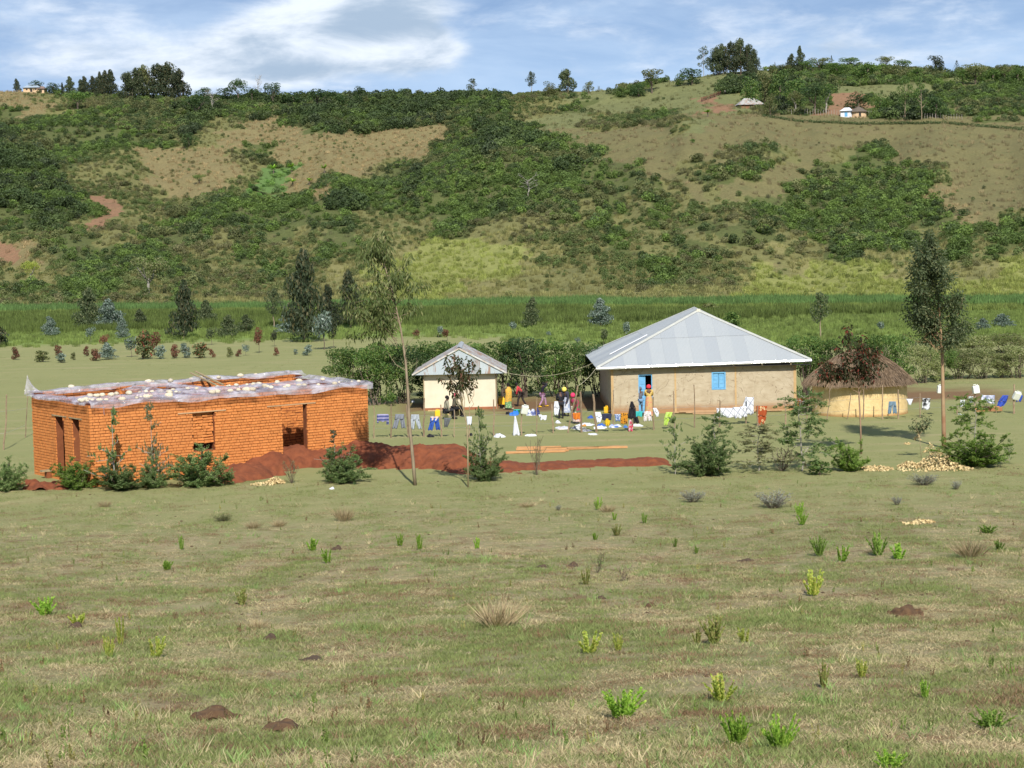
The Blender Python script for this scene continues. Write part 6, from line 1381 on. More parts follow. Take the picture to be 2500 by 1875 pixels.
# rope from the leaning pole up to the big eave, and on to the small house
def rope(p, q, sag, label):
    pts = [(Vector(p)*(1-t)+Vector(q)*t)-Vector((0, 0, sag*4*t*(1-t))) for t in np.linspace(0, 1, 14)]; c = pts[0]; o = MB().tube([tuple(v-c) for v in pts], .011, 3).build('rope', m_rope); o.location = c; tagit(o, label, 'rope')
eL = bi @ Vector(EF[0]); rope(fposts[13][1], eL, .1, 'taut rope from the leaning fence pole up to the left eave of the big house'); rope(Vector((SO[0]+sxr, SO[1]-.6, sz)), eL+Vector((0, 3, .1)), .45, 'slack rope strung between the eaves of the two houses')
fx = [(.5*(p+0*p).x, p.y) for p, q in fposts]; fpx = [a[0] for a in POSTS]
def fenceY(px): return float(np.interp(px, [fpx[i] for i in seq], [fposts[i][0].y for i in seq]))
def cmat(name, c1, c2=None, kind='noise', scale=6, c3=None, rough=.85, trans=.25):
    m, nt = newmat(name); b = NB(nt); P = b.obj()
    if kind == 'noise': c = b.mix(b.ramp(b.noise(P, scale, 3), .4, .6), c1, c2 or c1)
    elif kind == 'stripe':
        sx = b.n('ShaderNodeSeparateXYZ'); b.put(sx, 0, P); w = b.math('FRACT', b.math('MULTIPLY', sx.outputs[2], scale)); c = b.mix(b.math('GREATER_THAN', w, .6), c1, c2)
    elif kind == 'spot':
        v = b.n('ShaderNodeTexVoronoi'); b.put(v, 'Vector', P); b.put(v, 'Scale', scale); c = b.mix(b.ramp(v.outputs[0], .28, .36), c2, c1)
        if c3: c = b.mix(b.ramp(v.outputs[0], .12, .18), c3, c)
    elif kind == 'grid':
        sx = b.n('ShaderNodeSeparateXYZ'); b.put(sx, 0, P); c = c1+(1,)
        for o_ in (b.math('ADD', sx.outputs[0], sx.outputs[2]), b.math('SUBTRACT', sx.outputs[0], b.math('MULTIPLY', sx.outputs[2], .6))): c = b.mix(b.math('LESS_THAN', b.math('FRACT', b.math('MULTIPLY', o_, scale)), .13), c, c2)
    d = b.pbr(c, rough, 0, None, .2); t = b.n('ShaderNodeBsdfTranslucent'); b.put(t, 0, c if not isinstance(c, tuple) else c); mx = b.n('ShaderNodeMixShader'); mx.inputs[0].default_value = trans; nt.links.new(d, mx.inputs[1]); nt.links.new(t.outputs[0], mx.inputs[2]); b.out(mx.outputs[0]); return m
WH = cmat('white_cloth', (.80, .82, .86), (.74, .76, .82)); BK = cmat('black_cloth', (.02, .02, .025), (.035, .035, .04))
def cloth(name, label, strips, mat, Y=None, cat='laundry', group='washing hung on the fence', fold=.05, sub=None):
    cx = sum(s[0]+s[1] for s in strips)/(2*len(strips)); Y = Y or fenceY(cx)-.03; c0 = Vector(AT(cx, strips[0][2], Y)); V, Q = [], []
    for si, (a, b_, yt, c_, d, yb) in enumerate(strips):
        nu, nv = 13, 11; k = len(V); ph = _R.random()*6
        for i in range(nu):
            for j in range(nv):
                u, v = i/(nu-1), j/(nv-1); x = (a*(1-u)+b_*u)*(1-v)+(c_*(1-u)+d*u)*v; y = yt*(1-v)+yb*v+(1.2*math.sin(u*9+ph)*v)
                p = Vector(AT(x, y, Y+fold*math.sin(u*11+ph+v*2)*(.3+v*.7)+.01*si)); V.append(p-c0)
        Q += [(k+i*nv+j, k+(i+1)*nv+j, k+(i+1)*nv+j+1, k+i*nv+j+1) for i in range(nu-1) for j in range(nv-1)]
    o = pymesh(name, V, Q, mat, None, smooth=True); o.location = c0; tagit(o, label, cat, group); md = o.modifiers.new('thick', 'SOLIDIFY'); md.thickness = .012; return o
def trousers(label, x0, x1, yt, yb, mat, spread=6, sh=0, name='trousers'):
    m = (x0+x1)/2; w = (x1-x0)/2; cloth(name, label, [(x0+2, x1-2, yt, x0+1, x1-1, yt+(yb-yt)*.34), (x0+1, m, yt+(yb-yt)*.32, x0-spread+sh, m-spread*.9-2+sh, yb), (m, x1-1, yt+(yb-yt)*.32, m+spread*.8+1+sh, x1+spread*.4+sh, yb-1)], mat)
cloth('sweater', 'blue and purple striped sweater pegged nearest the brick building', [(922, 947, 1011, 923, 946, 1029), (920, 926, 1012, 920, 924, 1032), (943, 949, 1012, 944, 949, 1036)], cmat('striped_knit', (.10, .12, .30), (.42, .40, .60), 'stripe', 6, rough=.9))
trousers('mid grey jeans hanging second from the brick building', 963, 988, 1011, 1046, cmat('grey_denim', (.22, .24, .28), (.28, .30, .35)), 5)
trousers('pale grey trousers with a dark waistband hanging right of the gum trunk', 1002, 1025, 1012, 1048, cmat('pale_grey_denim', (.50, .55, .60), (.42, .46, .52)), 4, 3)
trousers('blue trousers hanging beside the seated people', 1049, 1073, 1020, 1050, cmat('blue_cotton', (.04, .10, .42), (.05, .13, .50)), 4)
cloth('shirt', 'white and pink cloth draped over the top of the blue trousers', [(1050, 1072, 1017, 1054, 1068, 1026)], cmat('pinkwhite_cloth', (.80, .75, .76), (.70, .5, .5)))
cloth('cloth', 'dark grey cloth hanging in a triangle right of the blue trousers', [(1084, 1102, 1020, 1085, 1092, 1042)], cmat('dark_grey_cloth', (.12, .13, .14), (.16, .17, .18)))
cloth('cloth', 'small white cloth hanging behind the forked sapling stem', [(1139, 1152, 1017, 1141, 1151, 1037)], WH)
cloth('cloth', 'narrow white cloth hanging to the ground left of the posted white can', [(1256, 1259, 1016, 1252, 1270, 1064)], WH)
cloth('shirt', 'small white shirt hanging right of the posted white can', [(1320, 1335, 1014, 1319, 1334, 1025), (1314, 1322, 1012, 1317, 1322, 1018)], WH)
cloth('cloth', 'tall white cloth hanging left of the people washing', [(1354, 1362, 980, 1352, 1366, 995), (1352, 1366, 995, 1353, 1362, 1013)], WH)
cloth('cloth', 'orange cloth hanging on the fence in front of the bent woman', [(1398, 1417, 1008, 1400, 1416, 1024)], cmat('orange_cloth', (.75, .24, .03), (.6, .18, .03)))
cloth('shirt', 'white shirt hanging right of the two thick posts', [(1453, 1466, 1006, 1454, 1470, 1018), (1454, 1470, 1018, 1458, 1466, 1031)], WH)
cloth('cloth', 'dark navy cloth hanging behind the yellow one', [(1469, 1494, 1010, 1470, 1492, 1025)], cmat('navy_cloth', (.03, .035, .07), (.04, .045, .09)), fold=.03)
cloth('cloth', 'bright yellow cloth hanging low in the middle of the fence', [(1474, 1491, 1022, 1479, 1487, 1039)], cmat('yellow_cloth', (.80, .55, .03), (.7, .48, .03)))
cloth('cloth', 'blue and white cloth bunched on the fence left of the patterned one', [(1500, 1515, 1011, 1503, 1513, 1028)], cmat('bluewhite_cloth', (.06, .14, .40), (.6, .66, .75), 'noise', 12))
cloth('wrap_cloth', 'orange and black patterned wrap hanging left of the black cloth', [(1516, 1533, 1008, 1515, 1532, 1035)], cmat('kanga_orange', (.62, .28, .03), (.03, .02, .02), 'spot', 9))
cloth('cloth', 'tall black cloth draped over a post before the big house door', [(1540, 1545, 980, 1536, 1552, 996), (1536, 1552, 996, 1532, 1553, 1022)], BK)
cloth('cloth', 'short black cloth hanging under the turquoise one', [(1546, 1556, 1017, 1547, 1561, 1033)], BK)
cloth('cloth', 'turquoise cloth hanging in front of the big house door', [(1543, 1569, 1004, 1546, 1567, 1017)], cmat('turquoise_cloth', (.05, .45, .45), (.06, .52, .50)))
cloth('shirt', 'red and white shirt hanging low to the ground on a post', [(1536, 1541, 1025, 1535, 1545, 1035), (1535, 1545, 1035, 1534, 1545, 1053)], cmat('redwhite_cloth', (.62, .04, .10), (.75, .6, .62), 'noise', 7))
trousers('white shorts with small dots hanging below the woman in yellow', 1571, 1591, 1004, 1028, cmat('dotted_white', (.80, .78, .78), (.55, .25, .28), 'spot', 16), 0)
cloth('cloth', 'white bundle of cloth hung right of the dotted shorts', [(1594, 1602, 996, 1597, 1609, 1006), (1597, 1609, 1006, 1602, 1607, 1017)], WH)
cloth('cloth', 'lime green cloth hanging left of the quilted sheet', [(1626, 1642, 1006, 1622, 1638, 1020), (1622, 1636, 1020, 1620, 1628, 1038)], cmat('lime_cloth', (.42, .62, .06), (.55, .7, .2)))
cloth('bed_sheet', 'large white sheet with a grid of fine lines spread over the fence', [(1749, 1790, 996, 1751, 1795, 1019), (1789, 1812, 994, 1794, 1812, 1021), (1811, 1824, 992, 1812, 1824, 1018), (1823, 1840, 970, 1824, 1840, 1012), (1806, 1824, 992, 1812, 1824, 996)], cmat('quilted_sheet', (.82, .83, .86), (.42, .44, .52), 'grid', 2.6), fold=.07)
cloth('bed_sheet', 'peaked white end of the big sheet drawn up over a post', [(1821, 1823, 969, 1812, 1840, 994)], cmat('quilted_sheet_end', (.82, .83, .86), (.42, .44, .52), 'grid', 2.6))
cloth('wrap_cloth', 'rust and cream checked wrap hanging right of the large sheet', [(1846, 1873, 991, 1848, 1871, 1016), (1848, 1871, 1016, 1849, 1866, 1040)], cmat('kanga_rust', (.42, .09, .03), (.72, .55, .30), 'spot', 5, (.42, .09, .03)))
trousers('grey blue shorts hanging in front of the ochre hut', 2168, 2189, 980, 1010, cmat('blue_shorts', (.22, .32, .40), (.18, .27, .35)), 1)
cloth('cloth', 'small white cloth hanging on the right side of the ochre hut', [(2212, 2229, 974, 2220, 2224, 988)], WH)
cloth('towel', 'black and white patterned towel hanging right of the hut', [(2252, 2271, 972, 2251, 2270, 1000)], cmat('print_towel', (.78, .80, .82), (.03, .03, .03), 'noise', 5), fold=.02)
cloth('cloth', 'white cloth hanging left of the two posted cans at the far right', [(2345, 2356, 976, 2343, 2358, 992)], WH)
cloth('cloth', 'white cloth hanging under the left posted can at the far right', [(2365, 2376, 968, 2366, 2375, 983)], WH)
cloth('bed_sheet', 'white sheet with faint writing like marks hung at the far right', [(2397, 2429, 965, 2395, 2428, 976), (2395, 2428, 976, 2420, 2428, 985)], cmat('marked_sheet', (.80, .82, .88), (.35, .38, .55), 'noise', 4.2))
cloth('cloth', 'dark blue cloth with a pale edge hung slanting at the far right', [(2448, 2462, 965, 2437, 2458, 980), (2437, 2458, 980, 2434, 2450, 992)], cmat('royal_cloth', (.04, .08, .42), (.06, .11, .5)))
cloth('shirt', 'blue shirt hung behind the last posted can', [(2480, 2493, 961, 2479, 2497, 968), (2479, 2497, 968, 2481, 2492, 980)], cmat('blue_shirt', (.04, .09, .45), (.05, .12, .5)))
# washing and bundles lying on the grass
def pile(px, py, rpx, hh, label, mat, cat='laundry', name='cloth_heap', n=3):
    p = GP(px, py); R = rpx/F*p.y; heap(name, [(px+_R.uniform(-.5, .5)*rpx, py-_R.uniform(0, 2), R*_R.uniform(.5, .8), hh*_R.uniform(.6, 1.2)) for _ in range(n)]+[(px, py, R*.8, hh)], label, cat, mat, res=R/14+.01, seed=int(px) % 23, lump=hh*1.1, group='washing spread on the grass')
for a in [(1220, 1067, 17, .16, 'white cloth heap on the grass left of the narrow hanging cloth', WH), (1295, 1064, 15, .07, 'thin row of white washing on the grass right of the narrow hanging cloth', WH), (1363, 1033, 10, .10, 'small white cloth on the grass under the tall white one', WH), (1052, 1067, 11, .16, 'black cloth heap on the grass below the blue trousers', BK),
          (1375, 1047, 22, .10, 'pinkish white washing spread at the left end of the long row', cmat('pinkish_washing', (.78, .70, .70), (.6, .62, .7), 'noise', 3)), (1415, 1048, 22, .10, 'mixed white and dark washing in the middle of the long row', cmat('mixed_washing', (.72, .72, .70), (.12, .12, .16), 'noise', 3)), (1432, 1038, 26, .10, 'white sheets spread behind the long row of washing', WH), (1465, 1046, 18, .12, 'white cloth spread under the yellow hanging cloth', WH), (1448, 1061, 16, .05, 'white sheet spread on the grass nearest the camera', WH), (1430, 1053, 20, .06, 'grey washing spread on the grass between two posts', cmat('grey_washing', (.5, .5, .52), (.15, .15, .2), 'noise', 4)),
          (1500, 1043, 20, .11, 'white cloth with blue edge spread under the patterned wrap', cmat('white_blue_washing', (.78, .80, .85), (.1, .2, .55), 'noise', 2.4)), (1558, 1040, 16, .10, 'white washing on the grass right of the red shirt', WH), (1470, 1040, 12, .11, 'blue cloth heap on the grass behind the yellow cloth', cmat('blue_heap', (.06, .15, .5), None)), (1528, 1044, 6, .14, 'small blue cloth on the grass left of the red shirt', cmat('blue_heap2', (.07, .2, .55), None)), (1441, 1021, 9, .10, 'blue sheet on the grass near the post in the yard', cmat('blue_heap3', (.05, .12, .45), None)), (1425, 1040, 8, .09, 'orange cloth lying among the white washing', cmat('orange_heap', (.75, .3, .08), None)),
          (1255, 1014, 14, .22, 'bright blue cloth heap below the green basin', cmat('bright_blue_heap', (.04, .2, .7), (.05, .25, .8))), (1297, 1014, 15, .32, 'heap of white and blue washing right of the green basin', cmat('wash_heap', (.72, .74, .78), (.07, .1, .3), 'noise', 4)), (1312, 1014, 7, .28, 'dark blue bundle at the right of the washing heap', cmat('navy_heap', (.05, .06, .2), None)), (1241, 1012, 6, .14, 'small black bundle left of the bright blue heap', BK),
          (1962, 996, 15, .38, 'orange patterned bundle on the ground at the right corner of the big house', cmat('orange_bundle', (.55, .2, .03), (.2, .06, .03), 'noise', 5)), (2345, 1012, 14, .04, 'flat white cloth on the grass at the far right', WH), (1148, 1064, 5, .12, 'dark round bundle on the grass behind the feathery juniper', BK), (810, 1191+3, 9, .05, 'scrap of white plastic on the grass below the juniper', WH), (2075, 1128, 5, .12, 'small dark blue bag on the grass right of the fresh green bush', cmat('navy_bag', (.05, .06, .12), None)), (1008, 982, 6, .08, 'white cloth lying on the ground behind the gum trunk', WH)]: pile(*a)
# jerrycans, basin, tub, cup
def jerry(px, py, hpx, mat, label, rz=0.3, depth=None, tilt=0., group='jerrycans', lift=0):
    p = GP(px, py) if depth is None else Vector(AT(px, py, depth)); s = (hpx/F*p.y)/.40
    root = empty('jerrycan', p+Vector((0, 0, lift)), rz, label, 'jerrycan', group); root.scale = (s,)*3; root.rotation_euler = (tilt, tilt*.6, rz)
    bm = bmesh.new(); bmesh.ops.create_cube(bm, size=1, matrix=Matrix.Translation((0, 0, .17)) @ Matrix.Diagonal((.28, .18, .34, 1))); bmesh.ops.bevel(bm, geom=bm.edges[:], offset=.035, segments=2, affect='EDGES', profile=.6); me = bpy.data.meshes.new('body'); bm.to_mesh(me); bm.free(); link_mesh('body', me, mat, root)
    MB().tube([(-.09, 0, .32), (-.08, 0, .39), (.02, 0, .39), (.04, 0, .33)], .016, 5).build('handle', mat, root); MB().tube([(.09, 0, .33), (.09, 0, .385)], .028, 7).build('cap', mat, root)
m_jy, m_jl, m_jw = surf('yellow_plastic', (.85, .50, .03), None, 3, .4), surf('pale_yellow_plastic', (.80, .66, .22), None, 3, .4), surf('white_plastic', (.75, .76, .70), (.65, .66, .58), 3, .4)
jerry(1068, 1017, 18, m_jy, 'orange yellow jerrycan standing left of the seated people'); jerry(1090, 1021, 13, m_jl, 'pale yellow jerrycan used as a seat by the person in tan'); jerry(1224, 990, 22, m_jy, 'yellow jerrycan at the right corner of the small house'); jerry(1481, 1008, 18, m_jy, 'yellow jerrycan standing in the shade left of the big house', .9)
jerry(1279, 1010, 24, m_jw, 'white jerrycan stuck upside down on a fence post near the green basin', .2, fenceY(1274), .3); jerry(2295, 960, 22, m_jw, 'white can on a pole directly behind the reddish gum trunk', .1, fenceY(2295), .1); jerry(2384, 961, 23, m_jw, 'white jerrycan on a post top at right, left of the marked sheet', .2, fenceY(2384), -.15); jerry(2478, 975, 24, m_jw, 'white jerrycan tilted on the last post at the right edge', .2, fenceY(2476), .45)
m_gb = surf('green_plastic', (.03, .36, .24), None, 3, .4)
def basin(px, py, w, h, mat, label, name='basin'):
    p = GP(px, py); R = w/F*p.y/2; Hh = h/F*p.y; n = 20; V = []
    for rr, z in ((R*.72, 0), (R*.95, Hh*.9), (R, Hh*.92), (R*1.0, Hh), (R*.9, Hh*.97), (R*.68, .02)): V += [(rr*math.cos(2*PI*i/n), rr*math.sin(2*PI*i/n), z) for i in range(n)]
    V.append((0, 0, .02)); Fc = [(j*n+i, j*n+(i+1) % n, (j+1)*n+(i+1) % n, (j+1)*n+i) for j in range(5) for i in range(n)]+[(5*n+i, 5*n+(i+1) % n, 6*n) for i in range(n)]
    o = pymesh(name, V, Fc, mat, None, smooth=True, loc=p); tagit(o, label, 'basin')
basin(1262, 1010, 19, 10, m_gb, 'green plastic basin standing behind the bright blue cloth heap'); basin(1226, 997, 13, 9, surf('black_plastic', (.02, .02, .02), None, 3, .5), 'black basin on the ground below the yellow jerrycan by the small house')
basin(1395, 1000, 7, 8, m_jw, 'small white tub behind the leaning pole', 'tub')
tg = GP(2412, 1004); o = MB().box(-.75, .75, -.16, .16, 0, .22, .02).box(-.6, .6, -.1, .1, .22, .26, .01).build('wooden_trough', surf('trough_wood', (.42, .22, .10), (.3, .15, .07), 4, .85), None, loc=tg); tagit(o, 'long wooden trough on the grass under the marked sheet', 'trough')
# ------------------------------------------------------------------ people
m_skin = surf('dark_skin', (.09, .045, .028), (.075, .036, .022), 5, .5)
def skinmesh(nodes, edges, root, sub=1):
    ks = list(nodes); me = bpy.data.meshes.new('tmp'); me.from_pydata([nodes[k][0] for k in ks], [(ks.index(a), ks.index(c)) for a, c in edges], []); o = bpy.data.objects.new('tmp', me); COL.objects.link(o)
    md = o.modifiers.new('s', 'SKIN'); sv = me.skin_vertices[0].data
    for i, k in enumerate(ks): sv[i].radius = (nodes[k][1], nodes[k][2] if len(nodes[k]) > 2 else nodes[k][1]); sv[i].use_root = (k == root)
    m2 = o.modifiers.new('u', 'SUBSURF'); m2.levels = sub; m2.render_levels = sub; bpy.context.view_layer.update(); dg = bpy.context.evaluated_depsgraph_get(); r = bpy.data.meshes.new_from_object(o.evaluated_get(dg)); bpy.data.objects.remove(o)
    r.polygons.foreach_set('use_smooth', [True]*len(r.polygons)); r.materials.clear(); return r
def pose(kind, arms='down', bend=0.):
    J = dict(pelvis=(0, 0, .92), spine=(0, 0, 1.10), chest=(0, 0, 1.28), neck=(0, -.01, 1.43), head=(0, .01, 1.53), crown=(0, 0, 1.60), nose=(0, .10, 1.53), shL=(-.17, 0, 1.37), elL=(-.23, -.02, 1.10), haL=(-.23, .06, .86), shR=(.17, 0, 1.37), elR=(.23, -.02, 1.10), haR=(.23, .06, .86),
             hiL=(-.09, 0, .87), knL=(-.10, .03, .48), anL=(-.10, 0, .08), toL=(-.11, .14, .03), hiR=(.09, 0, .87), knR=(.10, .03, .48), anR=(.10, 0, .08), toR=(.11, .14, .03))
    if arms == 'front':
        for s, sg in (('L', -1), ('R', 1)): J['el'+s] = (sg*.20, .12, 1.13); J['ha'+s] = (sg*.08, .32, 1.10)
    if arms == 'reach':
        for s, sg in (('L', -1), ('R', 1)): J['el'+s] = (sg*.19, .26, 1.28); J['ha'+s] = (sg*.14, .50, 1.34)
    if arms == 'up':
        for s, sg in (('L', -1), ('R', 1)): J['el'+s] = (sg*.22, .16, 1.45); J['ha'+s] = (sg*.15, .22, 1.66)
    if kind == 'walk': J.update(knL=(-.10, .22, .50), anL=(-.10, .26, .10), toL=(-.11, .40, .06), knR=(.10, -.04, .48), anR=(.10, -.26, .12), toR=(.11, -.14, .03))
    if kind == 'sit':
        d = .92-.44
        for k in list(J):
            if k[:2] not in ('hi', 'kn', 'an', 'to'): x, y, z = J[k]; J[k] = (x, y, z-d)
        J.update(hiL=(-.09, .02, .42), knL=(-.13, .42, .47), anL=(-.13, .40, .08), toL=(-.14, .54, .03), hiR=(.09, .02, .42), knR=(.13, .42, .47), anR=(.13, .40, .08), toR=(.14, .54, .03))
        if arms == 'down':
            for s, sg in (('L', -1), ('R', 1)): J['el'+s] = (sg*.22, .06, .66); J['ha'+s] = (sg*.10, .30, .55)
    if bend:
        pv = Vector(J['pelvis']); rm = Matrix.Rotation(-bend, 3, 'X')
        for k in list(J):
            if k[:2] not in ('hi', 'kn', 'an', 'to') and k != 'pelvis': J[k] = tuple(pv+rm @ (Vector(J[k])-pv))
        if arms == 'down':
            for s, sg in (('L', -1), ('R', 1)): x, y, z = J['sh'+s]; J['el'+s] = (sg*.20, y+.04, z-.27); J['ha'+s] = (sg*.12, y+.10, z-.50)
    return J
RAD = dict(pelvis=(.135, .11), spine=(.115, .095), chest=(.145, .105), neck=(.052,), head=(.080, .095), crown=(.060,), nose=(.018,), sh=(.062,), el=(.040,), ha=(.028,), hi=(.085,), kn=(.056,), an=(.038,), to=(.034,))
def person(px, py, hpx, face, kind='stand', arms='down', bend=0., top=None, topc='shirt', legs=None, legc='trousers', head=None, headc='hair', label='', group=None, hem=.25, depth=None, lift=0., sleeve=True, shoes=None):
    p = GP(px, py) if depth is None else Vector(AT(px, py, depth)); full = {'stand': 1.65, 'walk': 1.65, 'sit': 1.18}[kind]*(1-.38*min(1, bend/1.2)); s = hpx/F*p.y/full
    J = pose(kind, arms, bend); rd = lambda k: RAD.get(k) or RAD[k[:2]]
    N_ = {k: (v,)+tuple(rd(k)) for k, v in J.items()}; E = [('pelvis', 'spine'), ('spine', 'chest'), ('chest', 'neck'), ('neck', 'head'), ('head', 'crown'), ('head', 'nose')]
    for q in 'LR':
        E += [('chest', 'sh'+q), ('sh'+q, 'el'+q), ('el'+q, 'ha'+q), ('pelvis', 'hi'+q), ('hi'+q, 'kn'+q), ('kn'+q, 'an'+q), ('an'+q, 'to'+q)]
        w = Vector(J['ha'+q]); d = (w-Vector(J['el'+q])).normalized(); sd = d.cross(Vector((0, 1, 0))).normalized() if abs(d.y) < .9 else Vector((1, 0, 0)); pk = 'pa'+q; N_[pk] = (tuple(w+d*.07), .026, .018); E.append(('ha'+q, pk))
        for fi in range(4): fk = f'f{fi}{q}'; N_[fk] = (tuple(w+d*(.145-.012*abs(fi-1.5))+sd*(.018*(fi-1.5))), .009); E.append((pk, fk))
        N_['th'+q] = (tuple(w+d*.075+sd*.045), .010); E.append(('ha'+q, 'th'+q))
    body = link_mesh('person', skinmesh(N_, E, 'pelvis'), m_skin); body.location = p+Vector((0, 0, lift)); body.rotation_euler = (0, 0, face); body.scale = (s,)*3; tagit(body, label, 'person', group)
    def grow(keys, extra): return {k: (J[k],)+tuple(x+extra for x in rd(k)) for k in keys}
    if topc == 'shirt':
        g = grow(['pelvis', 'spine', 'chest', 'shL', 'elL', 'shR', 'elR']+(['haL', 'haR'] if sleeve else []), .024); g['pelvis'] = (J['pelvis'], .155, .135); e = [('pelvis', 'spine'), ('spine', 'chest'), ('chest', 'shL'), ('shL', 'elL'), ('chest', 'shR'), ('shR', 'elR')]+([('elL', 'haL'), ('elR', 'haR')] if sleeve else [])
        link_mesh('shirt', skinmesh(g, e, 'chest'), top, body)
    elif topc == 'wrap':
        loft('wrap', [(J['neck'], .10, .09), (J['chest'], .23, .17), (J['spine'], .22, .18), (J['pelvis'], .21, .18), (tuple((Vector(J['knL'])+Vector(J['knR']))/2), .24, .20)], top, body)
    if legc == 'trousers':
        g = grow(['pelvis', 'hiL', 'knL', 'anL', 'hiR', 'knR', 'anR'], .022)
        if hem > .4: g.pop('anL'); g.pop('anR'); g['knL'] = (tuple(Vector(J['hiL']).lerp(Vector(J['knL']), .95)), .085, .085); g['knR'] = (tuple(Vector(J['hiR']).lerp(Vector(J['knR']), .95)), .085, .085)
        e = [('pelvis', 'hiL'), ('hiL', 'knL'), ('pelvis', 'hiR'), ('hiR', 'knR')]+([] if hem > .4 else [('knL', 'anL'), ('knR', 'anR')]); link_mesh('trousers', skinmesh(g, e, 'pelvis'), legs, body)
    elif legc == 'skirt':
        k = (Vector(J['knL'])+Vector(J['knR']))/2; a = (Vector(J['anL'])+Vector(J['anR']))/2; a.z = hem*.6; loft('skirt', [(J['spine'], .15, .12), (J['pelvis'], .19, .17), (tuple(k+Vector((0, 0, .05))), .22, .20), (tuple(a), .25, .23)], legs, body)
    hd = (Vector(J['head'])+Vector(J['crown']))/2; up = (Vector(J['crown'])-Vector(J['head'])).normalized()
    if head:
        V, Q = [], []; n_, m_ = 12, 8; big = 1.25 if headc == 'headscarf' else 1.06; fw = (Vector(J['nose'])-Vector(J['head'])).normalized(); ce = hd-fw*.018+up*.012
        for j in range(m_+1):
            for i in range(n_):
                ph, a = PI*.68*j/m_, 2*PI*i/n_; V.append(ce+(up*math.cos(ph)+(fw*math.sin(a)+up.cross(fw)*math.cos(a))*math.sin(ph))*.105*big)
        Q = [(j*n_+i, (j+1)*n_+i, (j+1)*n_+(i+1) % n_, j*n_+(i+1) % n_) for j in range(m_) for i in range(n_)]; pymesh(headc, V, Q, head, body, smooth=True)
    for q in 'LR':
        a, t = Vector(J['an'+q]), Vector(J['to'+q]); MB().tube([tuple(a-Vector((0, .04, .03))), tuple((a+t)/2-Vector((0, 0, .01))), tuple(t+Vector((0, .04, 0)))], [.045, .05, .038], 6).build('shoe', shoes or BK, body, smooth=True)
    return body
def loft(name, rings, mat, parent):
    n = 18; V = []
    for k, (c_, rx, ry) in enumerate(rings):
        for i in range(n): a = 2*PI*i/n; w = 1+.08*math.sin(a*5)*(k/len(rings)); V.append((c_[0]+rx*w*math.cos(a), c_[1]+ry*w*math.sin(a), c_[2]))
    return pymesh(name, V, [(j*n+i, j*n+(i+1) % n, (j+1)*n+(i+1) % n, (j+1)*n+i) for j in range(len(rings)-1) for i in range(n)], mat, parent, smooth=True)
m_hair = surf('black_hair', (.012, .010, .010), None, 5, .9)
YP = cmat('yellow_kanga', (.80, .45, .08), (.35, .42, .15), 'spot', 9, (.7, .2, .05)); GS = cmat('green_print', (.16, .32, .14), (.55, .6, .35), 'spot', 9)
person(1243, 1000, 63, .7, 'walk', 'front', .08, YP, 'wrap', GS, 'skirt', m_hair, 'hair', 'woman in a yellow and orange patterned wrap walking away behind the small house', hem=.2, shoes=cmat('pale_sandal', (.6, .5, .35)))
person(1274, 992, 50, 1.4, 'walk', 'down', .55, cmat('red_shirt', (.70, .08, .09), (.6, .06, .08)), 'shirt', cmat('dark_trousers', (.05, .04, .04)), 'trousers', m_hair, 'hair', 'person in a red shirt bending forward in the yard behind the green basin')
person(1325, 994, 58, -1.3, 'walk', 'up', .12, cmat('black_top', (.03, .03, .045)), 'shirt', cmat('lilac_print', (.50, .28, .45), (.25, .3, .22), 'spot', 10), 'trousers', m_hair, 'hair', 'person in a black top and lilac patterned trousers with yellow shoes', shoes=m_jy)
person(1370, 1022, 66, .2, 'stand', 'front', .25, BK, 'shirt', BK, 'trousers', m_hair, 'hair', 'thin figure in black standing beside the person in the yellow cap')
person(1383, 1016, 62, 2.8, 'stand', 'down', .5, cmat('charcoal_top', (.06, .06, .09)), 'shirt', cmat('blue_check', (.35, .42, .6), (.7, .7, .75), 'noise', 8), 'skirt', surf('yellow_cap', (.80, .62, .12), None, 3, .8), 'headscarf', 'person in a yellow cap and dark top leaning over the washing', hem=.35)
person(1408, 1034, 66, 2.4, 'stand', 'down', .45, cmat('red_green_shawl', (.50, .06, .14), (.15, .22, .10), 'noise', 5, rough=.9), 'wrap', cmat('pink_print', (.62, .16, .25), (.7, .6, .5), 'noise', 7), 'skirt', surf('red_scarf', (.62, .04, .12), None, 3, .8), 'headscarf', 'woman in a red headscarf and red green shawl bent over the washing', hem=.2)
person(1564, 1010, 62, .25, 'stand', 'down', .12, cmat('grey_hoodie', (.17, .18, .22), (.14, .15, .19)), 'shirt', cmat('light_blue_shorts', (.20, .32, .48)), 'trousers', cmat('grey_hood', (.16, .17, .21)), 'headscarf', 'child in a grey hooded top and pale blue shorts at the big house door', hem=.5, depth=None)
person(1585, 1018, 76, .0, 'stand', 'front', .06, cmat('yellow_print_top', (.72, .50, .15), (.35, .2, .05), 'spot', 11), 'shirt', cmat('red_white_print', (.62, .40, .18), (.65, .2, .18), 'spot', 8), 'skirt', surf('red_headscarf', (.68, .04, .06), None, 3, .8), 'headscarf', 'woman in a red headscarf and long yellow patterned dress at the big house door', hem=.1, sleeve=False)
TAN = cmat('tan_jacket', (.36, .34, .26), (.30, .28, .21)); OLV = cmat('olive_jacket', (.16, .15, .11), (.13, .12, .09))
person(1088, 1024, 54, -1.35, 'sit', 'down', .18, TAN, 'shirt', cmat('charcoal_trousers', (.035, .035, .04)), 'trousers', m_hair, 'hair', 'seated person in a tan jacket on the pale yellow jerrycan, back half turned', lift=.02)
person(1108, 1018, 54, -1.3, 'sit', 'front', .22, OLV, 'shirt', cmat('black_trousers', (.02, .02, .022)), 'trousers', surf('pink_cap', (.60, .10, .16), None, 3, .8), 'headscarf', 'seated person in an olive jacket and pink cap behind the one in tan')
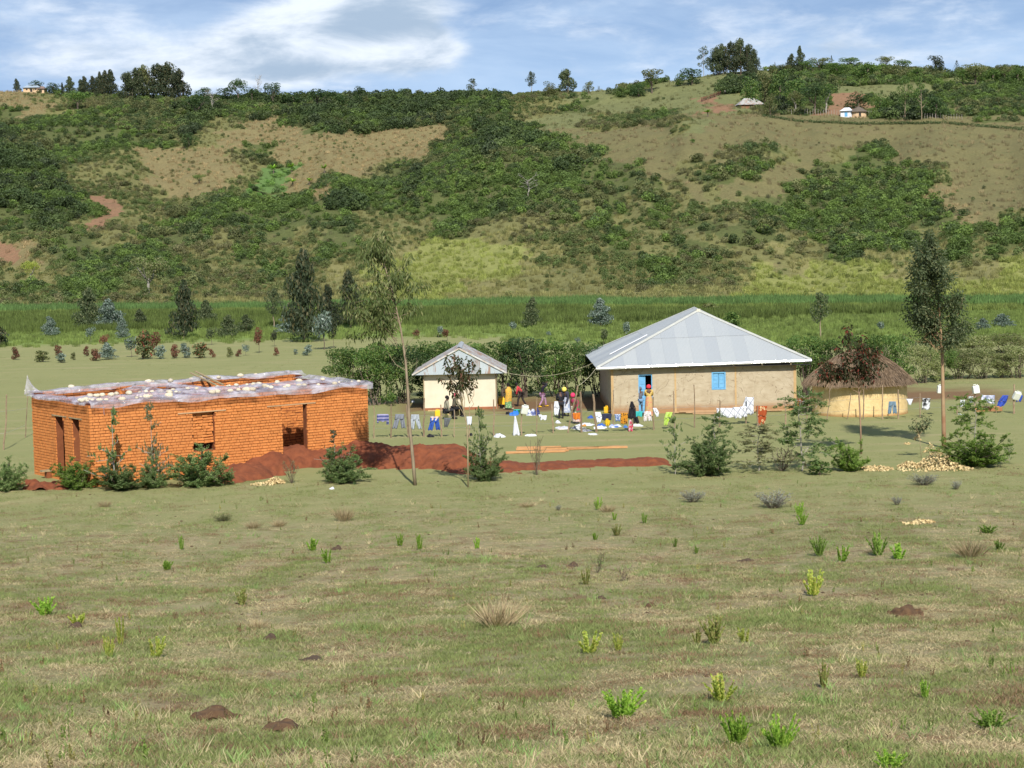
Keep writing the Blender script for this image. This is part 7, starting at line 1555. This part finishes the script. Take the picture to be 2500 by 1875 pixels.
sp = GP(1106, 1016); o = MB().box(-.5, .35, -.2, .25, .0, .36, .02).build('log_seat', m_oldwood, None, loc=sp); tagit(o, 'low wooden block under the seated person in olive', 'seat')
# file of walkers on the hill path
pm = {}
for i in range(24):
    t = i/23; px = 1712+94*t; py = 250-33*t+(2 if i % 2 else 0)
    if i < 14: px = 1714+45*i/13; py = 248-16*i/13
    else: px = 1770+34*(i-14)/9; py = 230-11*(i-14)/9
    v = i % 3; lab = 'walker in reddish brown clothes in the lower part of the file on the hill path' if i < 14 else 'walker in dark clothes in the upper part of the file on the hill path'
    key = (v, i < 14)
    if key not in pm:
        pm[key] = person(px, py, 11, .9+v, 'walk', 'down', .05, cmat(f'walker_top_{v}', (.22, .07, .05) if i < 14 else ((.03, .03, .04), (.10, .05, .04), (.35, .33, .3))[v]), 'shirt', cmat(f'walker_leg_{v}', (.10, .05, .04) if i < 14 else (.04, .035, .04)), 'trousers' if v else 'skirt', m_hair, 'hair', lab, 'file of walkers on the hill path')
    else:
        src = pm[key]; c = copyobj(src); c.location = GP(px, py); c.rotation_euler = (0, 0, 1+.3*v); c['label'] = lab
        for ch in src.children: cc_ = copyobj(ch, c)
# ------------------------------------------------------------------ far houses
def farhouse(px, py, wpx, hwall, roofh, wall, roof, label, th=0., depth=4.5, name='hill_house', door=None, winds=()):
    p = GP(px, py); W = wpx/F*p.y; k = F/p.y; hw, rh = hwall/k, roofh/k; root = empty(name, p-Vector((0, 0, .3)), th, label, 'house'); MB().box(-W*.44, W*.44, -depth*.5, depth*.5, -1.2, hw+.35).build('wall', wall, root)
    E0, E1, E2, E3 = (-W/2, -depth*.62, hw+.3), (W/2, -depth*.62, hw+.3), (W/2, depth*.62, hw+.3), (-W/2, depth*.62, hw+.3); R0, R1 = (-W*.2, 0, hw+.3+rh), (W*.2, 0, hw+.3+rh)
    for (a, b_, c_, d) in ((E0, E1, R1, R0), (E1, E2, R1, R1), (E2, E3, R0, R1), (E3, E0, R0, R0)):
        pymesh('roof', [a, b_, c_, d] if c_ != d else [a, b_, c_], [(0, 1, 2, 3)] if c_ != d else [(0, 1, 2)], roof, root)
    MB().box(-.4, .4, -depth*.5-.03, -depth*.5+.05, .1, hw*.8+.2).build('door', door or m_dark, root)
    for x in winds: MB().box(x*W-.3, x*W+.3, -depth*.5-.03, -depth*.5+.05, hw*.35+.3, hw*.75+.3).build('window', m_dark, root)
    return root
m_brwall = surf('brown_mud_wall', (.25, .13, .07), (.2, .1, .06), 2, .95)
h1 = farhouse(1830, 264, 66, 7, 17, m_brwall, m_tinold, 'hill house with a pale tin roof streaked with rust, left of the farm grove', .1)
q = h1; pymesh('rusty_sheet', [(-1.2, -2.85, 1.9), (.6, -2.85, 1.9), (.3, -.1, 3.35), (-.9, -.1, 3.35)], [(0, 1, 2, 3)], surf('rust_sheet', (.30, .14, .09), (.4, .2, .13), 3, .8), q) if False else None
def roundhut(px, py, wpx, hw, rh, wall, roof, label):
    p = GP(px, py); k = F/p.y; R = wpx/k/2; hw, rh = hw/k, rh/k; root = empty('hill_hut', p-Vector((0, 0, .2)), 0, label, 'hut'); n = 22; V = []
    for z in (-1, hw+.4): V += [(R*.82*math.cos(2*PI*i/n), R*.82*math.sin(2*PI*i/n), z) for i in range(n)]
    pymesh('wall', V, [(i, (i+1) % n, n+(i+1) % n, n+i) for i in range(n)], wall, root); V = [(R*q_*math.cos(2*PI*i/n)*(1+.03*math.sin(i*3)), R*q_*math.sin(2*PI*i/n), hw+.2+rh*(1-q_**1.2)) for q_ in (1.0, .66, .33, .05) for i in range(n)]
    pymesh('roof', V, [(j*n+i, j*n+(i+1) % n, (j+1)*n+(i+1) % n, (j+1)*n+i) for j in range(3) for i in range(n)], roof, root); MB().box(-.3, .3, -R*.82-.05, -R*.7, 0, hw*.8+.2).build('door', m_dark, root)
m_th2 = surf('old_thatch', (.10, .08, .065), (.15, .12, .09), 4, .95, bump=.6); m_peach = surf('peach_wall', (.62, .44, .28), (.55, .38, .22), 2, .9)
roundhut(2096, 285, 46, 11, 14, m_peach, m_th2, 'round hill hut with a dark thatched roof and peach wall'); roundhut(1190, 232, 32, 7, 10, m_peach, surf('red_thatch', (.30, .17, .12), (.24, .14, .1), 3, .9), 'small thatched house on the bare ridge in the middle')
farhouse(2068, 284, 30, 12, 9, surf('white_blue_wall', (.70, .72, .74), (.6, .62, .66), 2, .8), surf('white_tin', (.68, .70, .72), None, 2, .5), 'small white tin house joined to the left of the dark thatched hill hut', -.3, door=m_blue)
farhouse(80, 214, 44, 9, 9, m_peach, surf('grey_blue_tin', (.30, .36, .42), None, 2, .5), 'grey roofed house with pale walls at the far left ridge', .0, winds=(-.25, .25)); farhouse(103, 214, 18, 8, 7, m_peach, surf('brown_tin', (.22, .15, .12), None, 2, .7), 'little brown roofed shed at the right end of the far left house', .0)
for px, py, lb in ((2145, 287, 'small white tarpaulin bundle right of the hill hut'), (2172, 286, 'white covered heap near the right end of the hill yard')): heap('tarpaulin_heap', [(px, py, .9, .9), (px+5, py, .8, .7)], lb, 'tarpaulin', WH, res=.2, seed=3, lump=.1)
# pole and brushwood fence of the hill farm
def brush(px0, px1, f_py, H, n, label, leaf, name='brush_fence'):
    c0 = GP((px0+px1)/2, f_py((px0+px1)/2)); ps = []
    for i in range(n):
        px = px0+(px1-px0)*(i+_R.random())/n; p = GP(px, f_py(px)+_R.uniform(-1, 1)); ps.append(clump(np.array(p-c0)+np.array([0, 0, H*.4]), (H*.8, H*.6, H*.6*_R.uniform(.5, 1.3)), 26, .35, .12, _R))
    V, Q = join(ps); o = link_mesh(name, fast_mesh(name, V, Q), LM[leaf]); o.location = c0; tagit(o, label, 'fence')
brush(1862, 2500, lambda x: np.interp(x, [1862, 1950, 2100, 2300, 2500], [284, 298, 304, 302, 318]), .8, 260, 'dark brushwood fence running along the front of the hill farm yard', 'dark')
brush(1480, 1660, lambda x: 300-(x-1480)*.12, 1.2, 90, 'low green hedge on the grassy slope below the hill path', 'dark', 'hill_hedge')
mb = MB(); c0 = GP(2100, 288)
for i in range(70):
    px = 1900+i*6.5; p = GP(px, np.interp(px, [1900, 2100, 2360], [277, 284, 292])+_R.uniform(-1, 1)); mb.bar(p-c0, p-c0+Vector((_R.uniform(-.1, .1), 0, _R.uniform(1.1, 1.7))), .09)
o = mb.build('pole_fence', m_greybark); o.location = c0; tagit(o, 'thin pole fence round the hill farm yard in front of the grove', 'fence')
